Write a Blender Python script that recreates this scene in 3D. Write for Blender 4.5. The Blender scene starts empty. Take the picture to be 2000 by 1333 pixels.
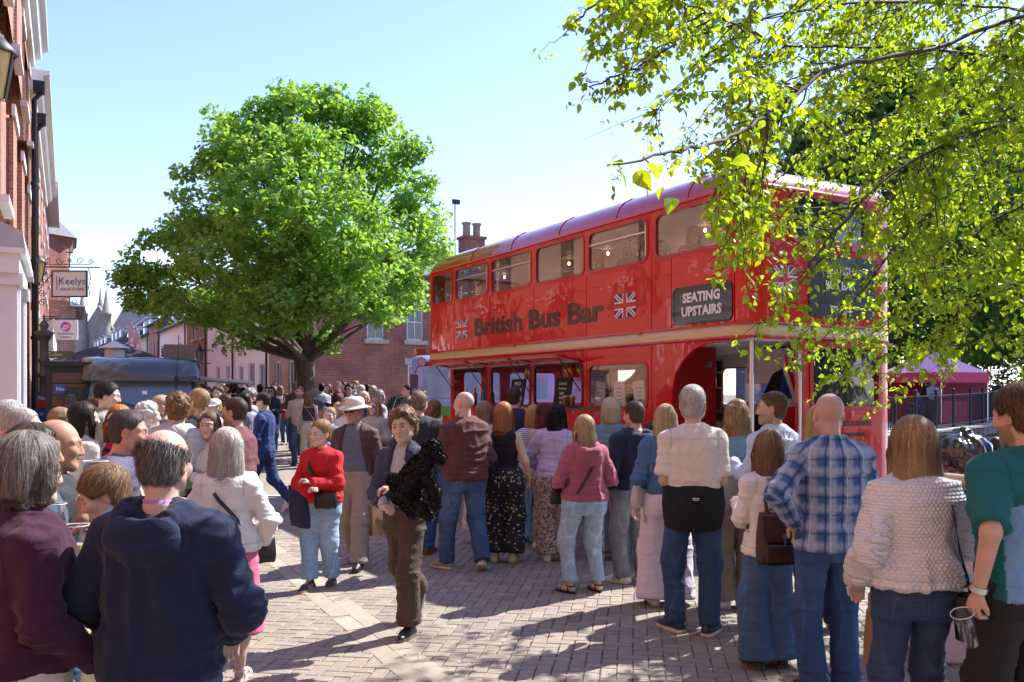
import bpy, math, random
import numpy as np
from mathutils import Vector, Matrix, geometry
random.seed(7); RNG = np.random.default_rng(7)
PI = math.pi
scene = bpy.context.scene
COL = scene.collection

# ---------------------------------------------------------------- camera, sky, sun, exposure
F_PX, EYE, HOR = 1740.0, 1.76, 770.0
cam_d = bpy.data.cameras.new('camera'); cam = bpy.data.objects.new('camera', cam_d); COL.objects.link(cam)
cam.location = (0, 0, EYE); cam.rotation_euler = (PI/2, 0, 0)
cam_d.sensor_width = 36; cam_d.lens = F_PX/2000*36; cam_d.shift_y = (HOR-666.5)/2000
cam_d.clip_start = 0.05; cam_d.clip_end = 3000
scene.camera = cam
SUN_EL, SUN_AZ = math.radians(47), math.radians(53)
sun_dir = Vector((math.cos(SUN_EL)*math.sin(SUN_AZ), math.cos(SUN_EL)*math.cos(SUN_AZ), math.sin(SUN_EL)))
sd = bpy.data.lights.new('sun', 'SUN'); sd.energy = 2.75; sd.angle = math.radians(0.53); sd.color = (1.0, .95, .87)
so = bpy.data.objects.new('sun', sd); COL.objects.link(so); so.rotation_euler = (-sun_dir).to_track_quat('-Z', 'Y').to_euler()
so.location = (30, 20, 40)
W = bpy.data.worlds.new('World'); scene.world = W; W.use_nodes = True
nt = W.node_tree; nd = nt.nodes; bg = nd['Background']
sky = nd.new('ShaderNodeTexSky'); sky.sky_type = 'NISHITA'; sky.sun_disc = False
sky.sun_elevation = SUN_EL; sky.sun_rotation = SUN_AZ; sky.air_density = 1.0; sky.dust_density = 0.3; sky.ozone_density = 1.2
tc = nd.new('ShaderNodeTexCoord'); mp = nd.new('ShaderNodeMapping'); mp.inputs['Scale'].default_value = (1.6, 1.6, 6.5)
nz = nd.new('ShaderNodeTexNoise'); nz.inputs['Scale'].default_value = 2.4; nz.inputs['Detail'].default_value = 7; nz.inputs['Roughness'].default_value = .55
rp = nd.new('ShaderNodeValToRGB'); rp.color_ramp.elements[0].position = .5; rp.color_ramp.elements[1].position = .75
sx = nd.new('ShaderNodeSeparateXYZ'); fade = nd.new('ShaderNodeMapRange')
fade.inputs['From Min'].default_value = .02; fade.inputs['From Max'].default_value = .24; fade.inputs['To Min'].default_value = .9; fade.inputs['To Max'].default_value = 0
ml = nd.new('ShaderNodeMath'); ml.operation = 'MULTIPLY'
mx = nd.new('ShaderNodeMix'); mx.data_type = 'RGBA'; mx.inputs[7].default_value = (4.6, 4.8, 5.2, 1)
L = nt.links.new
L(tc.outputs['Generated'], mp.inputs[0]); L(mp.outputs[0], nz.inputs['Vector']); L(nz.outputs[0], rp.inputs[0])
L(tc.outputs['Generated'], sx.inputs[0]); L(sx.outputs[2], fade.inputs[0]); L(rp.outputs[0], ml.inputs[0]); L(fade.outputs[0], ml.inputs[1])
tn = nd.new('ShaderNodeMix'); tn.data_type = 'RGBA'; tn.blend_type = 'MULTIPLY'; tn.inputs[0].default_value = 1; tn.inputs[7].default_value = (.545, .53, .715, 1); L(sky.outputs[0], tn.inputs[6])
L(ml.outputs[0], mx.inputs[0]); L(tn.outputs[2], mx.inputs[6]); L(mx.outputs[2], bg.inputs[0])
bg.inputs[1].default_value = 0.15
scene.view_settings.view_transform = 'Standard'; scene.view_settings.look = 'None'
scene.view_settings.exposure = 1.88; scene.view_settings.gamma = 1.0; scene.view_settings.use_curve_mapping = False
scene.render.engine = 'CYCLES'
scene.cycles.max_bounces = 7; scene.cycles.transparent_max_bounces = 16; scene.cycles.caustics_reflective = False; scene.cycles.caustics_refractive = False
scene.cycles.use_denoising = True

# ---------------------------------------------------------------- helpers: placing, tagging, meshes
def gz(y): return min(max(0.0, y-15.0)*0.026, 0.7)
def at(px, y, py=None, z=None):
 """world point on the ray through photo pixel px at depth y"""
 return Vector(((px-1000)/F_PX*y, y, (EYE+(HOR-py)/F_PX*y) if py is not None else (gz(y) if z is None else z)))
def tag(o, label=None, cat=None, group=None, kind=None):
 if label: o['label'] = label
 if cat: o['category'] = cat
 if group: o['group'] = group
 if kind: o['kind'] = kind
 return o
def thing(name, label, cat, loc=(0, 0, 0), rz=0.0, group=None, kind=None):
 o = bpy.data.objects.new(name, None); COL.objects.link(o); o.empty_display_size = .2
 o.location = loc; o.rotation_euler = (0, 0, rz)
 return tag(o, label, cat, group, kind)
def link(name, me, parent=None, mat=None):
 o = bpy.data.objects.new(name, me); COL.objects.link(o)
 if parent is not None: o.parent = parent
 if mat is not None and not me.materials:
  for m in (mat if isinstance(mat, (list, tuple)) else [mat]): me.materials.append(m)
 return o
def np_mesh(name, V, Q, smooth=True, cols=None, uv=None, mi=None):
 """mesh from numpy verts (n,3) and faces: array (m,3|4) or list of such arrays"""
 Q = Q if isinstance(Q, list) else [Q]
 Q = [q for q in Q if len(q)]
 me = bpy.data.meshes.new(name); V = np.asarray(V, np.float32)
 me.vertices.add(len(V)); me.vertices.foreach_set('co', V.ravel())
 if not Q: return me
 li = np.concatenate([q.ravel() for q in Q]).astype(np.int32)
 tot = np.concatenate([np.full(len(q), q.shape[1]) for q in Q]).astype(np.int32)
 st = np.concatenate([[0], np.cumsum(tot)[:-1]]).astype(np.int32)
 me.loops.add(len(li)); me.loops.foreach_set('vertex_index', li)
 me.polygons.add(len(tot)); me.polygons.foreach_set('loop_start', st); me.polygons.foreach_set('loop_total', tot)
 me.polygons.foreach_set('use_smooth', np.full(len(tot), smooth))
 if mi is not None: me.polygons.foreach_set('material_index', np.asarray(mi, np.int32))
 if cols is not None:
  a = me.attributes.new('Col', 'FLOAT_COLOR', 'POINT')
  c = np.ones((len(V), 4), np.float32); c[:, :3] = cols; a.data.foreach_set('color', c.ravel())
 if uv is not None:
  u = me.uv_layers.new(name='UVMap'); u.data.foreach_set('uv', np.asarray(uv, np.float32)[li].ravel())
 me.update(calc_edges=True); me.validate()
 return me
def frame_of(t):
 t = Vector(t).normalized(); up = Vector((0, 0, 1)) if abs(t.z) < .95 else Vector((0, 1, 0))
 a = t.cross(up).normalized(); return a, a.cross(t).normalized()
class MB:
 """collects shapes; build() links them as one mesh object"""
 def __init__(s): s.v = []; s.f = []; s.m = []; s.sm = []
 def _add(s, vs, fs, m=0, sm=False):
  b = len(s.v); s.v += [tuple(v) for v in vs]
  for f in fs: s.f.append([i+b for i in f]); s.m.append(m); s.sm.append(sm)
  return s
 def box(s, c, d, m=0, rz=0, M=None, bev=0):
  x, y, z = d[0]/2, d[1]/2, d[2]/2
  if bev:
   b = min(bev, x*.9, y*.9, z*.9); vs = []; 
   for sz in (-1, 1):
    for (ax, ay) in ((x-b, y), (x, y-b)):
     pass
   ring = lambda ix, iy, zz: [(-ix, -iy+b, zz), (-ix+b, -iy, zz), (ix-b, -iy, zz), (ix, -iy+b, zz), (ix, iy-b, zz), (ix-b, iy, zz), (-ix+b, iy, zz), (-ix, iy-b, zz)]
   rs = [ring(x-b, y-b, -z), ring(x, y, -z+b), ring(x, y, z-b), ring(x-b, y-b, z)]
   vs = [p for r in rs for p in r]; fs = [[7, 6, 5, 4, 3, 2, 1, 0], [24+i for i in range(8)]]
   for k in range(3): fs += [[k*8+i, k*8+(i+1) % 8, k*8+8+(i+1) % 8, k*8+8+i] for i in range(8)]
  else:
   vs = [(-x, -y, -z), (x, -y, -z), (x, y, -z), (-x, y, -z), (-x, -y, z), (x, -y, z), (x, y, z), (-x, y, z)]
   fs = [[3, 2, 1, 0], [4, 5, 6, 7], [0, 1, 5, 4], [1, 2, 6, 5], [2, 3, 7, 6], [3, 0, 4, 7]]
  T = Matrix.Translation(c) @ (M if M is not None else Matrix.Rotation(rz, 4, 'Z'))
  return s._add([T @ Vector(v) for v in vs], fs, m)
 def bar(s, p, q, w, h=None, m=0, up=(0, 0, 1)):
  p, q = Vector(p), Vector(q); t = (q-p); L_ = t.length; t.normalize(); h = h or w
  a = t.cross(Vector(up)); a = a.normalized() if a.length > 1e-4 else frame_of(t)[0]; b = a.cross(t)
  vs = [o+a*sa*w/2+b*sb*h/2 for o in (p, q) for sa, sb in ((-1, -1), (1, -1), (1, 1), (-1, 1))]
  return s._add(vs, [[0, 1, 2, 3], [7, 6, 5, 4], [0, 4, 5, 1], [1, 5, 6, 2], [2, 6, 7, 3], [3, 7, 4, 0]], m)
 def tube(s, pts, r, n=8, m=0, cap=True, closed=False):
  pts = [Vector(p) for p in pts]; k = len(pts); r = r if isinstance(r, (list, tuple)) else [r]*k
  vs = []; a = None
  for i, p in enumerate(pts):
   t = (pts[(i+1) % k] if closed or i < k-1 else p)-(pts[i-1] if closed or i else p)
   if t.length < 1e-9: t = Vector((0, 0, 1))
   t.normalize()
   if a is None: a = frame_of(t)[0]
   a = (a-t*a.dot(t)); a = a.normalized() if a.length > 1e-6 else frame_of(t)[0]
   b = t.cross(a)
   vs += [p+(a*math.cos(2*PI*j/n)+b*math.sin(2*PI*j/n))*r[i] for j in range(n)]
  fs = [[i*n+j, i*n+(j+1) % n, ((i+1) % k)*n+(j+1) % n, ((i+1) % k)*n+j] for i in range(k if closed else k-1) for j in range(n)]
  s._add(vs, fs, m, True)
  if cap and not closed: s._add(vs[:n], [list(range(n))[::-1]], m); s._add(vs[-n:], [list(range(n))], m)
  return s
 def cyl(s, c, r, h, n=16, m=0, r2=None):
  c = Vector(c); return s.tube([c, c+Vector((0, 0, h))], [r, r if r2 is None else r2], n, m)
 def lathe(s, c, prof, n=16, m=0, cap=True):
  c = Vector(c); vs = [(c.x+r*math.cos(2*PI*j/n), c.y+r*math.sin(2*PI*j/n), c.z+z) for r, z in prof for j in range(n)]
  fs = [[i*n+j, i*n+(j+1) % n, (i+1)*n+(j+1) % n, (i+1)*n+j] for i in range(len(prof)-1) for j in range(n)]
  s._add(vs, fs, m, True)
  if cap: s._add(vs[:n], [list(range(n))[::-1]], m); s._add(vs[-n:], [list(range(n))], m)
  return s
 def loft(s, rings, m=0, cap=True, sm=True, close=True):
  n = len(rings[0]); vs = [p for r in rings for p in r]; J = range(n if close else n-1)
  fs = [[i*n+j, i*n+(j+1) % n, (i+1)*n+(j+1) % n, (i+1)*n+j] for i in range(len(rings)-1) for j in J]
  s._add(vs, fs, m, sm)
  if cap and close: s._add(rings[0], [list(range(n))[::-1]], m); s._add(rings[-1], [list(range(n))], m)
  return s
 def plate(s, outer, holes, O, A, B, N, th, m=0):
  """plate with holes: 2D loops placed at O + a*A + b*B, thickness th along -N"""
  O, A, B, N = Vector(O), Vector(A), Vector(B), Vector(N)
  loops = [outer]+list(holes); flat = [p for l in loops for p in l]
  tri = geometry.tessellate_polygon([[Vector((p[0], p[1], 0)) for p in l] for l in loops])
  P = [O+A*p[0]+B*p[1] for p in flat]; n = len(P)
  fs = []
  for t in tri:
   a, b, c = t; nn = (P[b]-P[a]).cross(P[c]-P[a])
   if nn.dot(N) < 0: a, c = c, a
   fs.append([a, b, c]); fs.append([c+n, b+n, a+n])
  o = 0
  for l in loops:
   k = len(l)
   fs += [[o+i, o+(i+1) % k, o+(i+1) % k+n, o+i+n] for i in range(k)]; o += k
  return s._add(P+[p-N*th for p in P], fs, m)
 def mesh(s, name):
  me = bpy.data.meshes.new(name); me.from_pydata(s.v, [], s.f)
  if s.f:
   me.polygons.foreach_set('material_index', s.m); me.polygons.foreach_set('use_smooth', s.sm)
  me.update(); return me
 def build(s, name, mats, parent=None, loc=None, fix=True):
  me = s.mesh(name)
  if fix:
   import bmesh
   bm = bmesh.new(); bm.from_mesh(me); bmesh.ops.recalc_face_normals(bm, faces=bm.faces); bm.to_mesh(me); bm.free()
  o = link(name, me, parent, mats)
  if loc is not None: o.location = loc
  return o
def part(name, parent, mats, fn, **kw):
 b = MB(); fn(b); return b.build(name, mats, parent, **kw)
def rrect(x0, y0, x1, y1, r, n=4):
 out = []
 for cx, cy, a0 in ((x1-r, y1-r, 0), (x0+r, y1-r, PI/2), (x0+r, y0+r, PI), (x1-r, y0+r, 1.5*PI)):
  out += [(cx+r*math.cos(a0+PI/2*i/n), cy+r*math.sin(a0+PI/2*i/n)) for i in range(n+1)]
 return out
def copy_tree(o, parent=None, label=None):
 c = o.copy(); COL.objects.link(c); c.parent = parent
 for ch in o.children: copy_tree(ch, c)
 if label: c['label'] = label
 return c
def text(name, s, size, mat, parent, O, A, B, depth=.004, bold=0.0, align='CENTER', sx=1.0, shear=0.0, lift=.003):
 """lettering: baseline centre at O, reading along A, up along B"""
 cu = bpy.data.curves.new(name, 'FONT'); cu.body = s; cu.size = size; cu.align_x = align; cu.extrude = depth/2; cu.offset = bold; cu.resolution_u = 2; cu.shear = shear
 tmp = bpy.data.objects.new('t', cu); COL.objects.link(tmp)
 dg = bpy.context.evaluated_depsgraph_get(); me = bpy.data.meshes.new_from_object(tmp.evaluated_get(dg))
 bpy.data.objects.remove(tmp)
 A, B = Vector(A).normalized(), Vector(B).normalized(); N = A.cross(B)
 T = Matrix(((A.x*sx, B.x, N.x, 0), (A.y*sx, B.y, N.y, 0), (A.z*sx, B.z, N.z, 0), (0, 0, 0, 1)))
 me.transform(Matrix.Translation(Vector(O)+N*(depth/2+lift)) @ T); me.materials.clear()
 o = link(name, me, parent, mat); return o

# ---------------------------------------------------------------- materials
MATS = {}
def M(name, col=(.5, .5, .5), rough=.6, metal=0.0, var=0.0, vs=6.0, bump=0.0, bs=60.0, coat=0.0, trans=0.0, alpha=1.0, attr=False, spec=.5, sheen=0.0, wave=0.0, detail=5, stain=0.0, crease=0.0, sss=0.0, ior=1.45, lo=None):
 if name in MATS: return MATS[name]
 m = bpy.data.materials.new(name); m.use_nodes = True; n = m.node_tree.nodes; lk = m.node_tree.links.new
 b = n['Principled BSDF']; MATS[name] = m
 S = lambda k, v: b.inputs[k].default_value.__class__ and setattr(b.inputs[k], 'default_value', v)
 S('Base Color', (*col, 1)); S('Roughness', rough); S('Metallic', metal); S('Specular IOR Level', spec); S('Coat Weight', coat); S('Coat Roughness', .03)
 S('Transmission Weight', trans); S('Alpha', alpha); S('Sheen Weight', sheen); S('IOR', ior)
 if sss: S('Subsurface Weight', sss); S('Subsurface Radius', (.012, .005, .003)); S('Subsurface Scale', 1.0)
 tc = n.new('ShaderNodeTexCoord')
 src = None
 if attr:
  a = n.new('ShaderNodeAttribute'); a.attribute_name = 'Col'; src = a.outputs['Color']
 if var or stain:
  nz = n.new('ShaderNodeTexNoise'); nz.inputs['Scale'].default_value = vs; nz.inputs['Detail'].default_value = detail; nz.inputs['Roughness'].default_value = .6
  lk(tc.outputs['Object'], nz.inputs['Vector'])
  mr = n.new('ShaderNodeMapRange'); mr.inputs[1].default_value = .25; mr.inputs[2].default_value = .75; mr.inputs[3].default_value = 1-var; mr.inputs[4].default_value = 1+var
  lk(nz.outputs[0], mr.inputs[0])
  mm = n.new('ShaderNodeMix'); mm.data_type = 'RGBA'; mm.blend_type = 'MULTIPLY'; mm.inputs[0].default_value = 1
  if src is not None: lk(src, mm.inputs[6])
  else: mm.inputs[6].default_value = (*col, 1)
  cb = n.new('ShaderNodeCombineColor'); [lk(mr.outputs[0], cb.inputs[i]) for i in range(3)]
  lk(cb.outputs[0], mm.inputs[7]); src = mm.outputs[2]
  if lo is not None:
   m2 = n.new('ShaderNodeMix'); m2.data_type = 'RGBA'; n2 = n.new('ShaderNodeTexNoise'); n2.inputs['Scale'].default_value = vs*.35; n2.inputs['Detail'].default_value = 6
   lk(tc.outputs['Object'], n2.inputs['Vector']); r2 = n.new('ShaderNodeMapRange'); r2.inputs[1].default_value = .5; r2.inputs[2].default_value = .75; r2.inputs[4].default_value = .8
   lk(n2.outputs[0], r2.inputs[0]); lk(r2.outputs[0], m2.inputs[0]); lk(src, m2.inputs[6]); m2.inputs[7].default_value = (*lo, 1); src = m2.outputs[2]
 if src is not None: lk(src, b.inputs['Base Color'])
 h = None
 if bump:
  nb = n.new('ShaderNodeTexNoise'); nb.inputs['Scale'].default_value = bs; nb.inputs['Detail'].default_value = 4; lk(tc.outputs['Object'], nb.inputs['Vector'])
  bn = n.new('ShaderNodeBump'); bn.inputs['Strength'].default_value = min(1, bump); bn.inputs['Distance'].default_value = .25/bs
  lk(nb.outputs[0], bn.inputs['Height']); lk(bn.outputs[0], b.inputs['Normal']); h = bn
 if crease: h = crease_bump(n, lk, b, tc.outputs['Object'], crease, h)
 if wave:
  nw = n.new('ShaderNodeTexNoise'); nw.inputs['Scale'].default_value = 2.6; nw.inputs['Detail'].default_value = 2.0; lk(tc.outputs['Object'], nw.inputs['Vector'])
  bw = n.new('ShaderNodeBump'); bw.inputs['Strength'].default_value = 1; bw.inputs['Distance'].default_value = wave; lk(nw.outputs[0], bw.inputs['Height'])
  if h is not None: lk(h.outputs[0], bw.inputs['Normal'])
  lk(bw.outputs[0], b.inputs['Normal'])
  if coat: lk(bw.outputs[0], b.inputs['Coat Normal'])
 return m
def crease_bump(n, lk, b, vec, amt, prev=None):
 """fine sharp creases in cloth"""
 nz = n.new('ShaderNodeTexNoise'); nz.inputs['Scale'].default_value = 9; nz.inputs['Detail'].default_value = 2.5; nz.inputs['Distortion'].default_value = .6; lk(vec, nz.inputs['Vector'])
 s_ = n.new('ShaderNodeMath'); s_.operation = 'SUBTRACT'; s_.inputs[1].default_value = .5; lk(nz.outputs[0], s_.inputs[0]); ab = n.new('ShaderNodeMath'); ab.operation = 'ABSOLUTE'; lk(s_.outputs[0], ab.inputs[0])
 pw = n.new('ShaderNodeMath'); pw.operation = 'POWER'; pw.inputs[1].default_value = .6; lk(ab.outputs[0], pw.inputs[0])
 bp = n.new('ShaderNodeBump'); bp.inputs['Strength'].default_value = 1; bp.inputs['Distance'].default_value = .022*amt; bp.invert = True; lk(pw.outputs[0], bp.inputs['Height'])
 if prev is not None: lk(prev.outputs[0], bp.inputs['Normal'])
 lk(bp.outputs[0], b.inputs['Normal']); return bp
def leaf_mat(name, tint=(1, 1, 1), tr=.45, rough=.45):
 m = bpy.data.materials.new(name); m.use_nodes = True; n = m.node_tree.nodes; lk = m.node_tree.links.new
 b = n['Principled BSDF']; out = n['Material Output']; a = n.new('ShaderNodeAttribute'); a.attribute_name = 'Col'
 b.inputs['Roughness'].default_value = rough; b.inputs['Specular IOR Level'].default_value = .4
 lk(a.outputs['Color'], b.inputs['Base Color'])
 t = n.new('ShaderNodeBsdfTranslucent'); mm = n.new('ShaderNodeMix'); mm.data_type = 'RGBA'; mm.blend_type = 'MULTIPLY'; mm.inputs[0].default_value = 1
 lk(a.outputs['Color'], mm.inputs[6]); mm.inputs[7].default_value = (*tint, 1); lk(mm.outputs[2], t.inputs['Color'])
 mix = n.new('ShaderNodeMixShader'); mix.inputs[0].default_value = tr; lk(b.outputs[0], mix.inputs[1]); lk(t.outputs[0], mix.inputs[2]); lk(mix.outputs[0], out.inputs['Surface'])
 MATS[name] = m; return m
def brick_mat(name, c1, c2, mortar, scale=1.0, mode='object', rot=0.0, bump=.6, soot=.25):
 """running-bond brickwork, metres; x = along the wall, z = up (object space)"""
 m = bpy.data.materials.new(name); m.use_nodes = True; n = m.node_tree.nodes; lk = m.node_tree.links.new; b = n['Principled BSDF']
 tc = n.new('ShaderNodeTexCoord'); sx = n.new('ShaderNodeSeparateXYZ'); cb = n.new('ShaderNodeCombineXYZ'); ad = n.new('ShaderNodeMath'); ad.operation = 'ADD'
 lk(tc.outputs['Object'], sx.inputs[0]); lk(sx.outputs[0], ad.inputs[0]); lk(sx.outputs[1], ad.inputs[1]); lk(ad.outputs[0], cb.inputs[0]); lk(sx.outputs[2], cb.inputs[1])
 br = n.new('ShaderNodeTexBrick'); br.inputs['Scale'].default_value = 1; br.inputs['Brick Width'].default_value = .225*scale; br.inputs['Row Height'].default_value = .075*scale
 br.inputs['Mortar Size'].default_value = .008*scale; br.inputs['Mortar Smooth'].default_value = .2; br.inputs['Bias'].default_value = -.1
 br.inputs['Color1'].default_value = (*c1, 1); br.inputs['Color2'].default_value = (*c2, 1); br.inputs['Mortar'].default_value = (*mortar, 1)
 lk(cb.outputs[0], br.inputs['Vector'])
 nz = n.new('ShaderNodeTexNoise'); nz.inputs['Scale'].default_value = 1.1; nz.inputs['Detail'].default_value = 8; lk(tc.outputs['Object'], nz.inputs['Vector'])
 mr = n.new('ShaderNodeMapRange'); mr.inputs[1].default_value = .3; mr.inputs[2].default_value = .7; mr.inputs[3].default_value = 1-soot; mr.inputs[4].default_value = 1+soot*.7; lk(nz.outputs[0], mr.inputs[0])
 c3 = n.new('ShaderNodeCombineColor'); [lk(mr.outputs[0], c3.inputs[i]) for i in range(3)]
 mm = n.new('ShaderNodeMix'); mm.data_type = 'RGBA'; mm.blend_type = 'MULTIPLY'; mm.inputs[0].default_value = 1; lk(br.outputs[0], mm.inputs[6]); lk(c3.outputs[0], mm.inputs[7])
 lk(mm.outputs[2], b.inputs['Base Color']); b.inputs['Roughness'].default_value = .85
 bp = n.new('ShaderNodeBump'); bp.inputs['Strength'].default_value = bump; bp.inputs['Distance'].default_value = .01; bp.invert = True
 lk(br.outputs['Fac'], bp.inputs['Height']); lk(bp.outputs[0], b.inputs['Normal']); MATS[name] = m; return m
RED = M('bus_red', (.60, .012, .010), .30, coat=.75, spec=.25, var=.06, vs=3, wave=.010)
REDFLAT = M('red_paint', (.42, .012, .012), .35, coat=.5, var=.1, vs=8)
CREAM = M('cream_band', (.66, .45, .17), .35, coat=.5, var=.06, vs=4, wave=.004)
BLACK = M('black_gloss', (.012, .012, .013), .25, coat=.4)
BLACKM = M('black_iron', (.018, .018, .02), .5)
RUBBER = M('rubber', (.015, .015, .015), .7)
WHITE = M('white_paint', (.78, .78, .76), .5, var=.05, vs=3)
CREAMW = M('aged_white', (.66, .64, .6), .6, var=.12, vs=4)
STEEL = M('brushed_metal', (.6, .6, .6), .3, metal=1)
GREYP = M('grey_panel', (.45, .45, .46), .4)
WOOD = M('brown_wood', (.16, .075, .035), .55, var=.3, vs=14)
SLATE = M('slate_roof', (.13, .13, .145), .6, var=.25, vs=9, bump=.5, bs=7)
STONE = M('pale_stone', (.42, .38, .32), .8, var=.2, vs=5, bump=.3, bs=25)
CHURCHSTONE = M('church_stone', (.25, .22, .19), .85, var=.25, vs=1.4)
GLASSD = M('window_glass', (.03, .035, .04), .04, spec=.9, coat=.5, wave=.003)
BUSGLASS = None
def clear_glass(name, tint=(.95, .97, .97), a=.86):
 m = bpy.data.materials.new(name); m.use_nodes = True; n = m.node_tree.nodes; lk = m.node_tree.links.new
 out = n['Material Output']; t = n.new('ShaderNodeBsdfTransparent'); t.inputs[0].default_value = (*tint, 1); g = n.new('ShaderNodeBsdfGlossy'); g.inputs['Roughness'].default_value = .02
 mix = n.new('ShaderNodeMixShader'); lw = n.new('ShaderNodeLayerWeight'); lw.inputs['Blend'].default_value = .35
 mr = n.new('ShaderNodeMapRange'); mr.inputs[3].default_value = (1-a)*.4; mr.inputs[4].default_value = .28; lk(lw.outputs['Fresnel'], mr.inputs[0]); lk(mr.outputs[0], mix.inputs[0])
 lk(t.outputs[0], mix.inputs[1]); lk(g.outputs[0], mix.inputs[2]); lk(mix.outputs[0], out.inputs['Surface']); n.remove(n['Principled BSDF']); MATS[name] = m; return m
BUSGLASS = clear_glass('bus_glass', (.93, .93, .92), .86)
CUPGLASS = clear_glass('clear_plastic', (.97, .98, .98), .90)
# ---------------------------------------------------------------- ground, pavers, gutter
PAVE_C = (.282, .242, .194)
pave_far = brick_mat('paving_far', (.345, .29, .245), (.29, .245, .21), (.17, .145, .125), .9, bump=.3, soot=.18)
# the far paving reads in plan: x,y plane
_n = pave_far.node_tree
for l in list(_n.links):
 if l.to_socket.name == 'Vector' and l.to_node.bl_idname == 'ShaderNodeTexBrick': _n.links.remove(l)
_mp = _n.nodes.new('ShaderNodeMapping'); _mp.inputs['Rotation'].default_value = (0, 0, math.radians(8)); _tc = _n.nodes.new('ShaderNodeTexCoord')
_n.links.new(_tc.outputs['Object'], _mp.inputs[0]); _n.links.new(_mp.outputs[0], [x for x in _n.nodes if x.bl_idname == 'ShaderNodeTexBrick'][0].inputs['Vector'])
BED = M('joint_sand', (.085, .07, .06), .95, var=.3, vs=12)
PAV = M('clay_paver', rough=.82, attr=True, var=.16, vs=18, bump=.35, bs=170, lo=(.20, .165, .155))
CHAN = M('channel_stone', rough=.8, attr=True, var=.14, vs=11, bump=.3, bs=120)
MOSS = M('moss', (.07, .13, .02), .9)
POND = [(5.6, 13.0), (6.2, 11.2), (12, 9.2), (60, 6), (60, 60)]
BANKPX = [(1690, 28.8), (1748, 30), (1788, 31), (1828, 32), (1862, 33.2), (1895, 34.5), (1919, 36), (1939, 38), (1954, 40), (1966, 42), (1985, 45), (2005, 48), (2030, 51)]
BANK = [Vector(((p-1000)/F_PX*y, y, 0)) for p, y in BANKPX]
bank0 = [Vector((1.0, 27.5, 0))] + BANK + [Vector((45, 60, 0))]
def inpoly(x, y, P):
 c = False; j = len(P)-1
 for i in range(len(P)):
  if (P[i][1] > y) != (P[j][1] > y) and x < (P[j][0]-P[i][0])*(y-P[i][1])/(P[j][1]-P[i][1])+P[i][0]: c = not c
  j = i
 return c
PONDPOLY = [(3.4, 21), (5.4, 14.2), (6.1, 11.6), (9, 10.2), (45, 7)] + [(p.x+.35, p.y-.45) for p in bank0[::-1]]
gx = np.concatenate([[-900, -300, -120, -70], np.arange(-50, 50.1, .5), [70, 120, 300, 900]]); gy = np.concatenate([[-300, -80, -30], np.arange(-12, 66, .5), [80, 120, 200, 400, 900]])
XX, YY = np.meshgrid(gx, gy, indexing='ij'); ZZ = np.clip((YY-15)*.026, 0, .7)-.006
for i in range(len(gx)):
 for j in range(len(gy)):
  if inpoly(gx[i]-.7, gy[j]-.9, PONDPOLY) and inpoly(gx[i], gy[j]-1.2, PONDPOLY): ZZ[i, j] = -1.2
nx_, ny_ = XX.shape; ii = np.arange(nx_*ny_).reshape(nx_, ny_)
Qg = np.stack([ii[:-1, :-1], ii[1:, :-1], ii[1:, 1:], ii[:-1, 1:]], -1).reshape(-1, 4)
cen = np.stack([XX, YY, ZZ], -1).reshape(-1, 3)[Qg].mean(1)
near = (cen[:, 1] > 3.5) & (cen[:, 1] < 14.0) & (cen[:, 0] > -8.0) & (cen[:, 0] < 6.5)
g_me = np_mesh('ground', np.stack([XX, YY, ZZ], -1).reshape(-1, 3), Qg, smooth=False, mi=near.astype(int))
ground = link('pavement', g_me, None, [pave_far, BED]); tag(ground, kind='structure')
# herringbone pavers, axis 8 degrees right of straight ahead
PL, PW, PT = .204, .102, .06
ang = math.radians(-8); ca, sa = math.cos(ang), math.sin(ang)
GA, GB = Vector((-3.16, 10.56, 0)), Vector((-.66, 5.44, 0)); gd = (GB-GA).normalized(); gn = Vector((-gd.y, gd.x, 0))
def paver_mesh(l, w, name):
 b = .006; m = MB(); x, y = l/2-.0019, w/2-.0019
 vs = [(-x, -y, -.03), (x, -y, -.03), (x, y, -.03), (-x, y, -.03), (-x, -y, -b), (x, -y, -b), (x, y, -b), (-x, y, -b), (-x+b, -y+b, 0), (x-b, -y+b, 0), (x-b, y-b, 0), (-x+b, y-b, 0)]
 return np.array(vs, np.float32), np.array([[0, 1, 5, 4], [1, 2, 6, 5], [2, 3, 7, 6], [3, 0, 4, 7], [4, 5, 9, 8], [5, 6, 10, 9], [6, 7, 11, 10], [7, 4, 8, 11], [8, 9, 10, 11]])
pv, pq = paver_mesh(PL, PW, 'paver')
plist = []
n_ = 70
for a in range(-n_, n_):
 for b in range(-n_, n_):
  # 90-degree herringbone lattice in units of the paver width
  for o, (ox, oy) in ((0, (0, 0)), (1, (0, 0))):
   # horizontals at (a + 2b.., ) verticals interlocked
   gx0 = a+2*b; gy0 = a-2*b
   if o == 0: cx_, cy_ = (gx0+1.0), (gy0+.5)
   else: cx_, cy_ = (gx0-.0+.5+0), (gy0+2.0)
   x, y = cx_*PW, cy_*PW
   wx, wy = x*ca-y*sa, x*sa+y*ca+9
   if not (3.6 < wy < 14.0): continue
   if abs(wx) > wy*.62+.6 or wx > 5.8: continue
   plist.append((wx, wy, ang+(PI/2 if o else 0)))
gw = .155
def on_gutter(x, y, m=.06):
 d = (Vector((x, y, 0))-GA).dot(gn); return -m < d < 2*gw+m
plist = [p for p in plist if not on_gutter(p[0], p[1], -.10)]
plist.sort(key=lambda p: p[1]+abs(p[0]-.3)*.25)
def pcol(): 
 k = RNG.normal(1, .10); t = RNG.random(); base = np.array(PAVE_C)*k
 return base*np.array([1+.06*(t-.5), 1, 1+.12*(.5-t)])
paver_me = []
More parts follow.
